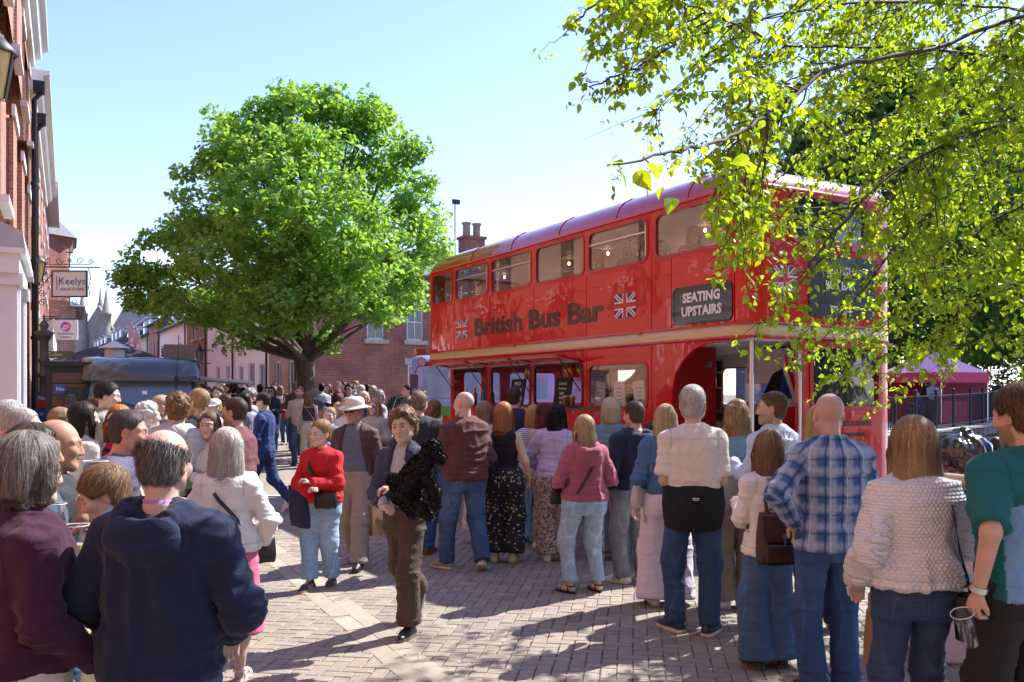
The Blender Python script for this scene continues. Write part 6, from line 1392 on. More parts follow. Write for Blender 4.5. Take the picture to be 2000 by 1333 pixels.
person('boy with brown bowl haircut looking down at the left', XY(214, 3.55), 112, 1.46, 'm', w=.86, arms=('hold', 'hold'), head=(4, 24, 0), vox=.009, skin=SKP, eyes=True, top=dict(col=(.03, .035, .06), fit=.016, name='sweatshirt'), bottom=dict(col=(.56, .53, .45)), hair=H_('short', (.30, .19, .10), (.14, .08, .045), th=.026, fringe=.014, fwd=.7, lift=.01, sw=.0018), strands=1600, shoes=SHB)
baldman = person('bald tanned man in black t-shirt holding up a plastic cup', XY(103, 4.05), -68, 1.64, w=1.12, belly=.03, arms=('hang', dict(w=(160, 3.75, 1012), h=(.4, -.1, -1), d=(-.1, .3, .8))), head=(2, 6, 0), vox=.009, skin=SKT, top=dict(col=(.022, .024, .028), sleeve='short', fit=.022, sl=.75), bottom=jeans(JEAND), hair=H_('none', (.12, .09, .08), stub=.25), shoes=SHB)
person('man with wavy brown hair in denim shirt hidden behind the plum fleece', XY(58, 3.75), -75, 1.62, w=1.05, arms=('hold', dict(w=(128, 3.55, 1052), h=(.5, -.2, -1))), vox=.011, skin=SKT, top=dict(col=(.05, .09, .14), fit=.02, collar=.012), bottom=jeans(), hair=H_('short', (.10, .075, .055), (.03, .024, .02), th=.024, lift=.012), strands=900, shoes=SHB)
person('smiling man in purple grey hooded jacket turned to the right', XY(186, 5.0), -72, 1.66, w=1.10, belly=.02, lean=14, arms=('hang', 'hold'), head=(-4, 8, 0), vox=.010, skin=(.58, .30, .22), smile=.8, brow=(.1, .07, .05), top=dict(col=(.11, .10, .16), mat=FLEECE, fit=.026, hood=1), bottom=jeans(), hair=H_('short', (.055, .042, .035), (.10, .09, .085), th=.008, lift=.005, nape=-.07), strands=900, shoes=SHB)
person('grey haired man in charcoal ribbed jacket at the left edge', XY(42, 5.7), -80, 1.66, w=1.1, arms=('hang', 'hold'), vox=.011, skin=(.60, .34, .27), top=dict(col=(.085, .09, .095), mat=RIB, fit=.022, collar=.018), bottom=jeans(JEAND), hair=H_('short', WHT, (.28, .25, .22), th=.010, lift=.006), strands=700, shoes=SHB)
person('white haired man in pale blue shirt at the far left edge', XY(16, 6.5), -70, 1.70, w=1.1, arms=('hang', 'hold'), vox=.012, skin=(.60, .34, .27), top=dict(col=(.50, .55, .60), fit=.02, collar=.012), bottom=jeans(), hair=H_('short', (.58, .57, .55), (.33, .31, .29), th=.020, lift=.012), strands=600, shoes=SHB)
person('woman with light brown hair and floral scarf near the black hut', XY(117, 8.2), -60, 1.62, 'f', arms=('hold', 'hold'), vox=.012, skin=SKP, top=dict(col=(.55, .16, .16), mat=DITSY, fit=.022, collar=.03), bottom=jeans(), hair=H_('long', (.36, .25, .14), (.18, .11, .06), len=.20, th=.016), strands=500, shoes=SHB)
person('woman with very long dark hair and cream jacket facing away', XY(160, 7.0), -42, 1.68, 'f', w=.95, arms=('hold', 'hold'), vox=.011, skin=SKP, head=(-10, 0, 0), top=dict(col=(.58, .55, .48), fit=.03, blouse=1, hem=.92), bottom=dict(col=(.05, .05, .055)), hair=H_('long', (.035, .024, .018), (.012, .010, .009), len=.38, th=.018, sw=.002), strands=1300, shoes=SHB)
yman = person('tall young man with black quiff and grey jacket holding a red drink', XY(206, 9.0), -78, 1.87, w=.98, arms=('hang', ((.10, .36, 1.22), (.5, -.2, -1))), head=(0, 10, 0), vox=.011, skin=SKP, eyes=False, brow=BLK, top=dict(col=(.27, .28, .26), mat=RIB, fit=.024, collar=.022, open=.05), bottom=dict(col=(.06, .06, .07)), hair=H_('short', (.018, .015, .014), (.04, .035, .03), th=.022, nape=-.03, lift=.014), strands=700, shoes=SHW)
person('brown haired person just behind the tall young man', XY(186, 10.0), -80, 1.72, arms=('hang', 'hang'), vox=.014, skin=SKP, top=dict(col=(.20, .10, .08), fit=.02), bottom=jeans(), hair=H_('short', BRN_, th=.016), shoes=SHB)
redw = person('red haired woman in sunglasses and striped top holding a red cup', XY(234, 7.1), 172, 1.66, 'f', w=1.08, arms=(((.22, .20, 1.16), (.8, -.3, -1)), 'hang'), head=(6, 0, 0), vox=.010, skin=SKP, glasses='sun', top=dict(col=(.5, .02, .05), mat=NAVYRED, fit=.014, hem=.97, sleeve='tank'), over=dict(col=(.5, .45, .38), mat=CARDI, fit=.014, open=.13, hem=.80, name='cardigan'), bottom=jeans((.20, .32, .48), (.42, .55, .68), waist=1.03), hair=H_('long', (.46, .17, .045), (.24, .07, .02), len=.20, th=.014, wd=.086), strands=700, shoes=SHW)
person('elderly woman with curly white hair and cream cardigan', XY(286, 8.6), -60, 1.66, 'f', w=1.05, belly=.02, arms=('hang', 'hold'), vox=.011, skin=SKP, top=dict(col=(.64, .60, .52), fit=.03, hem=.80, fold=.009), bottom=jeans(JEAND), hair=H_('curly', (.66, .66, .66), (.42, .42, .42), th=.020), strands=500, shoes=SHB)
person('man with fair hair, dark sunglasses and black jacket', XY(316, 9.2), 130, 1.74, w=1.15, arms=('hold', 'hang'), vox=.011, skin=(.62, .36, .29), glasses='sun', top=dict(col=(.016, .017, .02), fit=.026, collar=.02), bottom=jeans(JEAND), hair=H_('short', (.50, .38, .24), (.32, .24, .15), th=.008), shoes=SHB)
person('man with curly auburn hair and pale grey shirt over his shoulders', XY(346, 7.6), -10, 1.75, w=1.12, arms=('hold', 'hold'), head=(20, 0, 0), vox=.010, skin=(.60, .38, .29), top=dict(col=(.13, .30, .16), sleeve='short', fit=.016), over=dict(col=(.44, .45, .47), fit=.030, hem=1.14, sleeve='short', sl=.8, fold=.014, name='draped_shirt'), bottom=dict(col=(.03, .03, .035)), hair=H_('curly', (.20, .11, .055), (.09, .05, .03), th=.016), strands=700, shoes=SHB)
person('blond bearded man in black hooded top looking left', XY(390, 9.0), 72, 1.80, w=1.06, arms=('hold', 'hold'), vox=.010, skin=(.60, .38, .29), beard=(.36, .22, .11, .6), brow=(.36, .24, .12), top=dict(col=(.018, .019, .022), mat=FLEECE, fit=.026, hood=1), bottom=jeans(JEAND), hair=H_('short', (.50, .34, .16), (.30, .19, .09), th=.016, nape=-.04, lift=.01), strands=600, shoes=SHW)
person('young woman with brown hair and light grey top facing the camera', XY(412, 7.6), 160, 1.60, 'f', arms=('cross', 'hold'), head=(16, 0, 0), vox=.010, skin=SK, eyes=True, brow=DBRN, top=dict(col=(.50, .50, .52), fit=.018), bottom=jeans(), hair=H_('long', (.18, .11, .06), (.08, .05, .03), len=.22, th=.012, wd=.084), strands=600, shoes=SHW)
person('man in maroon polo shirt and jeans in profile to the left', XY(462, 7.7), 82, 1.72, w=1.10, belly=.02, arms=('hang', 'swing'), vox=.010, skin=(.60, .36, .27), top=dict(col=(.15, .048, .055), sleeve='short', fit=.020, hem=.87, collar=.012, sl=.85, fold=.010), bottom=jeans(JEAN), hair=H_('short', (.10, .07, .05), (.06, .04, .03), th=.010, nape=-.06, lift=.006), strands=600, shoes=SHBR)
cap_man = person('man in navy tracksuit and black cap walking left', XY(517, 13.2), 84, 1.76, w=.98, arms=(((.06, .26, 1.10), (.5, -.4, -.8)), ((.10, .24, 1.08), (.5, -.6, -.8))), head=(0, 12, 0), vox=.011, skin=SKP, hat=dict(kind='cap', name='black', col=(.02, .02, .022)), top=dict(col=(.018, .045, .17), fit=.018, hem=.90, collar=.016, fold=.010, name='track_top'), bottom=dict(col=(.018, .042, .15), fit=.006, kr=.068, hemr=.050, fold=.012), hair=H_('short', DBRN, th=.006, nape=-.05), shoes=SHW, feet=[((-.08, .24, 0), 0, -8), ((.10, -.36, .10), 4, 46)])
greyw = person('woman with long silver hair, white denim jacket and pink skirt', XY(442, 5.45), 4, 1.52, 'f', w=1.10, arms=(((.17, .22, 1.0), (.7, -.5, -.3)), ((.20, .16, .96), (.8, -.6, 0))), head=(6, 4, 0), vox=.009, skin=SK, hs=1.08, top=dict(col=(.74, .72, .69), fit=.026, hem=.95, blouse=1, collar=.016, fold=.015, name='denim_jacket'), bottom=dict(kind='skirt', col=(.60, .13, .24), hem=.36, flare=.05, waist=1.0), hair=H_('long', (.56, .53, .47), (.28, .25, .21), len=.20, th=.024, wd=.098, sw=.002), strands=1800, shoes=None, feet=[((-.09, 0, .012), 8, 4), ((.09, .03, .012), -8, 4)])

# --- people walking in the middle
girl = person('young woman in red sweater and light jeans walking towards us', XY(628, 8.1), 166, 1.50, 'f', w=1.04, arms=(((.01, .24, 1.12), (.8, -.2, -.6), (-.6, .3, .5)), ((.02, .245, 1.05), (.8, -.2, -.6), (-.6, .4, .4))), head=(-22, 6, -4), vox=.009, skin=SKP, hs=1.12, eyes=True, brow=(.22, .14, .08), smile=.5,
 top=dict(col=(.56, .010, .016), mat=RIB, fit=.028, hem=.92, blouse=1, cuff=1.0, fold=.011, name='sweater'), bottom=jeans((.20, .33, .50), (.44, .57, .70), fit=.024, kr=.088, hemr=.075, len=.90, cuff=1), hair=H_('tied', (.36, .23, .11), (.22, .13, .06), th=.010, lift=.004), strands=700, shoes=dict(col=(.035, .035, .04), sole=(.42, .30, .16), lace=(.42, .42, .42), stripe=(.5, .5, .5)), feet=[((-.07, -.10, 0), 10, 0), ((.07, .14, 0), -4, 0)])
hatman = person('man in wide brimmed hat, dark sunglasses and brown blazer', XY(694, 9.1), 172, 1.70, w=1.02, arms=('hang', 'hang'), head=(-18, 4, 0), vox=.009, skin=(.52, .29, .20), glasses='sun', hs=1.06, hat=dict(kind='brim', name='cream', col=(.66, .63, .54)), top=dict(col=(.13, .16, .22), fit=.016, hem=.90, collar=.014, sleeve='short'), over=dict(col=(.085, .052, .045), fit=.020, open=.15, hem=.80, collar=.012, fold=.010, name='blazer'),
 bottom=dict(col=(.34, .27, .21), fit=.024, kr=.088, hemr=.085), hair=H_('short', (.45, .43, .40), th=.006), shoes=dict(col=(.018, .016, .015), sole=(.04, .04, .04)), feet=[((-.10, .20, 0), 4, 0), ((.09, -.28, .06), 2, 32)])
dogman = person('young man with tousled brown hair and navy overshirt carrying a black dog', XY(790, 6.55), 160, 1.63, w=.80, arms=(((.06, .28, 1.17), (.7, -.4, -.5), (-.7, .5, .1)), ((.04, .26, 1.03), (.7, -.5, -.4), (-.7, .6, .1))), head=(6, 2, 6), vox=.008, skin=(.60, .39, .30), eyes=True, brow=(.08, .045, .03), smile=.6, hs=1.06,
 top=dict(col=(.42, .44, .48), fit=.012, hem=.93), over=dict(col=(.030, .038, .075), fit=.018, open=.11, hem=.83, collar=.014, fold=.013, name='overshirt'), bottom=dict(col=(.070, .045, .028), fit=.020, kr=.082, hemr=.078, len=.93, cuff=1, fold=.011), hair=H_('curly', (.20, .12, .065), (.09, .05, .03), th=.026, sw=.002), strands=900, shoes=dict(col=(.012, .012, .013), sole=(.16, .15, .13), lace=(.03, .03, .03)), feet=[((-.08, .08, 0), 2, 0), ((.09, -.46, .16), 4, 52)])
jackman = person('man in charcoal jacket looking at his phone, seen from behind', XY(818, 9.8), -12, 1.78, w=1.10, arms=('hang', ((.14, .30, 1.10), (.5, -.5, -.8))), head=(-6, 10, 0), vox=.010, skin=(.60, .35, .27), top=dict(col=(.030, .036, .042), fit=.026, hem=.88, collar=.014, fold=.011, name='jacket'), bottom=jeans((.03, .10, .24)), hair=H_('short', (.30, .22, .14), (.16, .12, .08), th=.012, lift=.007), strands=700, shoes=SHBR)
person('woman with straight ginger hair looking down at a phone', XY(846, 12.3), -50, 1.66, 'f', arms=('hold', 'phone'), head=(0, 26, 0), vox=.012, skin=SKP, top=dict(col=(.05, .06, .09)), bottom=jeans(), hair=H_('long', (.28, .12, .05), (.15, .06, .03), len=.24, th=.012), strands=500, shoes=SHB)
person('man in brown cord jacket with white beard walking left', XY(908, 8.9), 34, 1.78, w=1.12, belly=.02, arms=(((.10, .28, 1.06), (.7, -.6, -.5)), 'swing'), head=(22, 0, 0), vox=.009, skin=(.60, .40, .33), beard=(.55, .54, .52, .7), top=dict(col=(.105, .036, .032), fit=.030, hem=.90, collar=.018, fold=.014, name='jacket'), bottom=jeans(JEAN, fit=.016, hemr=.07), hair=H_('none', (.45, .43, .40), stub=.45), shoes=dict(col=(.24, .21, .15), sole=(.62, .58, .50), lace=(.5, .5, .45)), feet=[((-.12, .16, 0), 20, 0), ((.09, -.18, .05), -40, 26)])
# --- the queue along the bus
Q_ = 'people queueing at the bus'
person('woman with long brown hair and cream top close to the front hatch', XY(946, 10.6), -20, 1.66, 'f', arms=('hold', 'hold'), vox=.011, skin=SKP, head=(-16, 0, 0), top=dict(col=(.55, .45, .38), fit=.014, sleeve='short'), bottom=dict(kind='skirt', col=(.6, .5, .45), mat=DITSY, hem=.16, flare=.09), hair=H_('long', (.20, .12, .07), (.34, .24, .14), len=.26, th=.014), strands=700, shoes=SHW)
person('woman with long ginger hair, black sleeveless top and black floral trousers', XY(984, 9.3), -14, 1.66, 'f', w=1.08, arms=('hang', ((.26, .10, .90), (.3, -.6, 0))), vox=.009, skin=(.62, .42, .33), head=(-8, 0, 0), top=dict(col=(.010, .010, .012), sleeve='tank', fit=.010, hem=.98), bottom=dict(col=(.02, .02, .02), mat=FLORAL, fit=.032, kr=.105, hemr=.115, len=.92, waist=1.04), hair=H_('long', (.44, .20, .08), (.24, .10, .04), len=.27, th=.016, wd=.09), strands=1400, shoes=dict(col=(.50, .42, .26), sole=(.30, .22, .12), stripe=(.12, .02, .03)))
person('man in navy t-shirt with short dark hair ordering at the hatch', XY(1004, 11.4), -24, 1.84, w=1.1, arms=('hold', 'mouth'), vox=.010, skin=(.60, .38, .29), top=dict(col=(.016, .022, .05), sleeve='short', fit=.018), bottom=jeans(), hair=H_('short', (.075, .07, .068), (.035, .032, .03), th=.008, lift=.005), strands=600, shoes=SHB)
person('blonde woman in blue and white striped blouse and jeans', XY(1042, 10.5), -4, 1.62, 'f', arms=('hold', 'hold'), vox=.010, skin=SKP, top=dict(col=(.6, .6, .65), mat=BLUEWHITE, fit=.026, hem=.86, flare=.05), bottom=jeans((.20, .32, .47), (.4, .5, .62), hemr=.08, kr=.08), hair=H_('long', (.52, .33, .13), (.32, .18, .07), len=.16, th=.014), strands=700, shoes=dict(col=(.02, .02, .024), sole=(.6, .6, .6)))
person('woman with dark red hair partly hidden by long black curls', XY(1062, 10.1), -50, 1.64, 'f', arms=('hold', 'reach'), vox=.012, skin=SKP, top=dict(col=(.50, .34, .32), fit=.016), bottom=dict(col=(.08, .07, .07), mat=LEOPARD, fit=.02), hair=H_('long', (.12, .02, .025), (.05, .012, .014), len=.16, th=.014), shoes=SHW)
person('woman with long black curls, lilac sweatshirt and leopard print trousers', XY(1086, 9.4), -10, 1.64, 'f', w=1.08, arms=(((.20, .22, 1.02), (.9, -.4, 0)), 'hold'), head=(18, 0, 0), vox=.009, skin=SK, top=dict(col=(.52, .44, .68), mat=FLEECE, fit=.032, hem=.97, blouse=1, fold=.014), bottom=dict(col=(.1, .1, .1), mat=LEOPARD, fit=.030, kr=.10, hemr=.115, len=1.02, waist=1.02), hair=H_('long', (.018, .014, .014), (.010, .008, .008), len=.36, th=.022, wd=.10, wave=.014, rough=.008, sw=.003), strands=1400, shoes=SHW)
pinkw = person('blonde woman in dusty pink hoodie and pale jeans', XY(1142, 7.9), 16, 1.56, 'f', w=1.14, belly=.02, arms=(((.12, .22, 1.08), (.6, -.4, -.7)), ((.14, .22, 1.08), (.6, -.4, -.7))), head=(10, 4, 0), vox=.0085, skin=(.62, .42, .33), top=dict(col=(.36, .105, .15), mat=FLEECE, fit=.026, hem=.93, hood=1, fold=.012, name='hoodie'), bottom=jeans((.27, .40, .55), (.46, .58, .70), fit=.014, kr=.078, hemr=.060, len=.95), hair=H_('long', (.50, .39, .22), (.26, .18, .10), len=.20, th=.014, wd=.082), strands=1300, shoes=None, feet=[((-.15, .02, .012), 30, 4), ((.14, 0, .012), 12, 4)])
person('woman with platinum bob, denim jacket and striped trousers', XY(1192, 9.5), -14, 1.70, 'f', arms=('hold', 'hold'), vox=.010, skin=SKP, head=(14, 0, 0), top=dict(col=(.15, .27, .38), fit=.026, hem=.92, collar=.012, fold=.012), bottom=dict(col=(.2, .2, .2), mat=TROUSTRIPE, fit=.03, kr=.105, hemr=.12, len=1.02), hair=H_('bob', (.62, .55, .40), (.40, .33, .22), len=.09, th=.022, wd=.092), strands=1100, shoes=SHW)
person('man in navy hooded top and grey jeans with white striped trainers', XY(1240, 8.3), 26, 1.68, w=1.14, belly=.02, arms=(((.18, .14, .95), (.8, -.7, 0)), ((.2, .12, .93), (.8, -.7, 0))), head=(12, 6, 0), vox=.009, skin=(.56, .34, .26), top=dict(col=(.012, .022, .048), mat=FLEECE, fit=.030, hem=.93, hood=1, fold=.013, name='hooded_top'), bottom=jeans((.15, .17, .20), (.30, .33, .36), hemr=.07), hair=H_('short', (.055, .045, .038), (.12, .10, .085), th=.012, lift=.008), strands=900, shoes=dict(col=(.62, .61, .58), sole=(.5, .46, .38), stripe=(.02, .02, .03)), feet=[((-.11, .05, 0), 34, 0), ((.10, 0, 0), 0, 0)])
person('small dark haired person behind the navy hooded top', XY(1272, 9.2), -10, 1.46, 'f', arms=('hang', 'hang'), vox=.013, skin=SKP, top=dict(col=(.25, .22, .20)), bottom=jeans(), hair=H_('long', (.07, .045, .03), len=.12, th=.014), shoes=SHB)
polo = person('grey haired man in cream polo shirt with black sweater tied round his waist', XY(1354, 6.55), -6, 1.80, w=1.05, belly=.01, arms=(((.10, .22, 1.10), (.3, -.5, -1)), ((.10, .24, 1.12), (.3, -.5, -1))), head=(-14, 0, 0), vox=.008, hs=1.12, skin=(.60, .40, .33), top=dict(col=(.72, .66, .60), sleeve='short', fit=.020, hem=.93, collar=.014, sl=.85, fold=.008, name='polo_shirt'), bottom=jeans((.018, .055, .13), (.05, .12, .24), fit=.012, hemr=.066), hair=H_('short', (.40, .39, .38), (.52, .51, .50), th=.007, lift=.004, stub=.3), strands=1100, shoes=dict(col=(.022, .032, .055), sole=(.62, .62, .60)), feet=[((-.12, .06, 0), 36, 0), ((.11, -.02, 0), -28, 0)])
def tied(V, C): return C
def tiedsweater(b):
 n = 28; rings = []
 for z, o_ in ((1.06, .008), (1.05, .020), (1.0, .020), (.93, .022), (.84, .016), (.775, .004), (.77, -.01)):
  rings.append([tuple(polo.surf(math.degrees(a), max(z, .80), .030+o_*(1.0+.12*math.sin(a*9+z*20)))+Vector((0, 0, min(0, z-.80)-.03*abs(math.cos(a))*(1 if z < .9 else 0)))) for a in [PI*.42+PI*1.16*i/(n-1) for i in range(n)]])
 b.loft(rings, close=False)
 b.loft([[tuple(polo.surf(math.degrees(a), z, off)) for a in [2*PI*i/30 for i in range(30)]] for z, off in ((1.0, .02), (1.01, .036), (1.04, .042), (1.065, .036), (1.07, .02))], cap=False)
 b.tube([polo.surf(20, 1.03, .06), polo.surf(25, .95, .07), polo.surf(28, .82, .06)], [.04, .045, .03], 8)
part('tied_sweater', polo.root, M('black_wool', (.012, .013, .015), .95, bump=.6, bs=150, var=.2, vs=30), tiedsweater)
part('label_tag', polo.root, LET, lambda b: [b.box(polo.surf(180, .985, .068)+Vector((0, 0, -.011*i)), (.05-.012*i, .003, .005)) for i in range(2)])
bagw = person('woman in white wide trousers and denim jacket behind the polo shirt man', XY(1300, 7.45), -4, 1.66, 'f', arms=('hang', 'hold'), vox=.010, skin=SKP, top=dict(col=(.06, .15, .30), fit=.028, hem=.99, fold=.012), bottom=dict(col=(.66, .60, .70), fit=.024, kr=.12, hemr=.155, len=1.06, waist=1.02), hair=H_('long', (.46, .34, .18), len=.14, th=.014), shoes=SHW)
wavyw = person('woman with wavy highlighted hair, denim jacket and beige trousers', XY(1438, 7.35), -6, 1.68, 'f', arms=('hold', 'hang'), head=(12, 0, 0), vox=.009, skin=SKP, top=dict(col=(.16, .28, .40), fit=.026, hem=.96, fold=.012), bottom=dict(col=(.25, .21, .17), fit=.020, kr=.085, hemr=.105, len=1.04), hair=H_('long', (.38, .26, .14), (.15, .09, .05), len=.20, th=.024, wd=.098, wave=.016, sw=.003), strands=1500, shoes=SHW)
shirtm = person('man in pale blue shirt with blue sunglasses pushed up on his head', XY(1512, 6.85), 36, 1.77, w=1.06, arms=('hold', 'hang'), head=(34, 2, 0), vox=.0085, skin=(.56, .33, .24), beard=(.22, .17, .13, .5), smile=.4, top=dict(col=(.50, .58, .74), fit=.022, hem=.88, collar=.014, fold=.012, name='shirt'), bottom=dict(col=(.07, .055, .045)), hair=H_('short', (.16, .10, .06), (.08, .05, .03), th=.007, lift=.004), strands=900, shoes=SHBR)
packw = person('young woman with long brown hair, white jacket and wide blue jeans', XY(1502, 5.75), 6, 1.50, 'f', w=.92, arms=('hold', ((.22, .12, 1.0), (.6, -.7, 0))), vox=.008, skin=SKP, hs=1.08, top=dict(col=(.78, .76, .74), fit=.026, hem=.86, flare=.08, fold=.010, name='jacket'), bottom=jeans((.045, .11, .22), (.10, .20, .34), fit=.014, kr=.10, hemr=.125, len=1.05), hair=H_('long', (.28, .17, .09), (.11, .065, .035), len=.23, th=.018, wd=.088, sw=.0022), strands=2000, shoes=SHB)
person('tall man in blue checked shirt with shaved head and hand on hip', XY(1622, 5.2), 4, 1.76, w=1.04, arms=(((.215, .02, 1.0), (.9, -.6, 0)), ((.14, .2, 1.06), (.5, -.6, -.5))), head=(-4, 2, 0), vox=.0078, skin=(.58, .36, .28), top=dict(col=(.2, .3, .5), mat=PLAID, fit=.022, hem=.86, collar=.015, fold=.011, flare=.02, name='checked_shirt'), bottom=jeans((.020, .060, .16), (.06, .14, .30), fit=.010, hemr=.068), hair=H_('none', (.25, .22, .20), stub=.32), shoes=SHB)
person('blonde woman in a straw hat hidden behind the checked shirt', XY(1600, 6.6), -10, 1.66, 'f', arms=('hold', 'hold'), vox=.012, skin=SKP, hat=dict(kind='brim', name='straw', col=(.50, .38, .20)) if False else None, top=dict(col=(.5, .46, .40)), bottom=dict(col=(.02, .02, .022), fit=.006), hair=H_('long', (.55, .40, .19), (.36, .24, .1), len=.20, th=.016), strands=500, shoes=dict(col=(.14, .14, .14), sole=(.3, .3, .3)))
knitw = person('woman in chunky cream jumper with long light brown hair', XY(1786, 4.1), 4, 1.635, 'f', w=1.06, arms=(((.22, .12, .95), (.5, -.8, -.1)), ((.17, .22, 1.04), (.7, -.6, -.4))), vox=.0075, skin=SKP, hs=1.02, top=dict(col=(.76, .74, .72), mat=KNIT, fit=.034, hem=.965, blouse=1, cuff=1.2, fold=.013, name='jumper'), bottom=jeans((.022, .042, .10), (.05, .09, .19), fit=.004, kr=.068, hemr=.055), hair=H_('long', (.44, .29, .15), (.17, .10, .055), len=.27, th=.024, wd=.100, tip=(.50, .36, .20), sw=.0016), strands=3200, shoes=SHB)
teal = person('bearded man in teal and blue t-shirt holding a phone and an empty cup', XY(1998, 3.85), 12, 1.79, w=1.04, arms=(dict(w=(1912, 3.72, 1150), h=(.4, -.7, 0), d=(.1, .25, -.9)), ((-.16, .42, 1.34), (.6, -.1, -.9), (-.5, .6, .4))), head=(14, 10, 0), vox=.0078, skin=(.58, .36, .27), beard=(.22, .13, .07, .7), top=dict(col=(.005, .12, .115), sleeve='short', fit=.024, hem=.88, sl=.92, fold=.012, collar=.006, colfn=lambda V, C: np.where(((V[:, 2] < 1.30+.25*V[:, 0]) & (np.abs(V[:, 0]) < .17))[:, None], np.array((.17, .33, .55)), C), name='t_shirt'), bottom=dict(col=(.014, .014, .016), fit=.018, kr=.085), hair=H_('short', (.14, .085, .045), (.07, .04, .025), th=.020, lift=.014), strands=1400, shoes=SHB)
# --- in the bus
def in_bus(u, y, zf): return bw_(u, y, zf)
bm = person('barman in black t-shirt reaching across the bus counter', in_bus(2.95, -.95, 0)[:2], math.degrees(BROT)-20, 1.74, lean=8, arms=('hold', ((-.12, .52, 1.10), (.6, -.2, -.8))), z=.67, vox=.012, skin=SKP, top=dict(col=(.012, .012, .014), sleeve='elbow'), bottom=dict(col=(.02, .02, .02)), hair=H_('short', DBRN, th=.014), shoes=SHB)
for u, y, fc, lab, hr, tc_, hh in ((3.70, -.62, 60, 'fair haired passenger sitting in profile upstairs', H_('long', (.30, .17, .09), len=.10, th=.012), (.2, .15, .14), 1.66), (2.90, -.62, 180, 'passenger with long pale hair upstairs seen from behind', H_('long', (.36, .30, .24), len=.28, th=.014), (.10, .09, .10), 1.82), (2.42, -.7, 170, 'passenger low in the rear upstairs window', H_('long', (.12, .07, .045), len=.12, th=.012), (.12, .1, .1), 1.58)):
 s_ = hh/1.75; zr = 3.02-.86*s_
 person(lab, in_bus(u, y, 0)[:2], math.degrees(BROT)+fc-90, hh, 'f', arms=('hold', 'hold'), z=zr, vox=.016, skin=SKP, top=dict(col=tc_), bottom=dict(col=(.06, .06, .08)), hair=hr, shoes=SHB, feet=[((-.1, .44, (2.46-zr)/s_), 0, 0), ((.1, .44, (2.46-zr)/s_), 0, 0)], group='passengers upstairs')
person('dark silhouette of a passenger standing upstairs at the rear', in_bus(2.0, -.95, 0)[:2], math.degrees(BROT)+60, 1.50, 'f', w=1.1, arms=('hold', 'hold'), z=2.46, vox=.016, skin=SKT, top=dict(col=(.12, .05, .03), fit=.03), bottom=dict(col=(.05, .05, .06)), hair=H_('long', (.10, .045, .025), len=.25, th=.014), shoes=SHB, group='passengers upstairs')
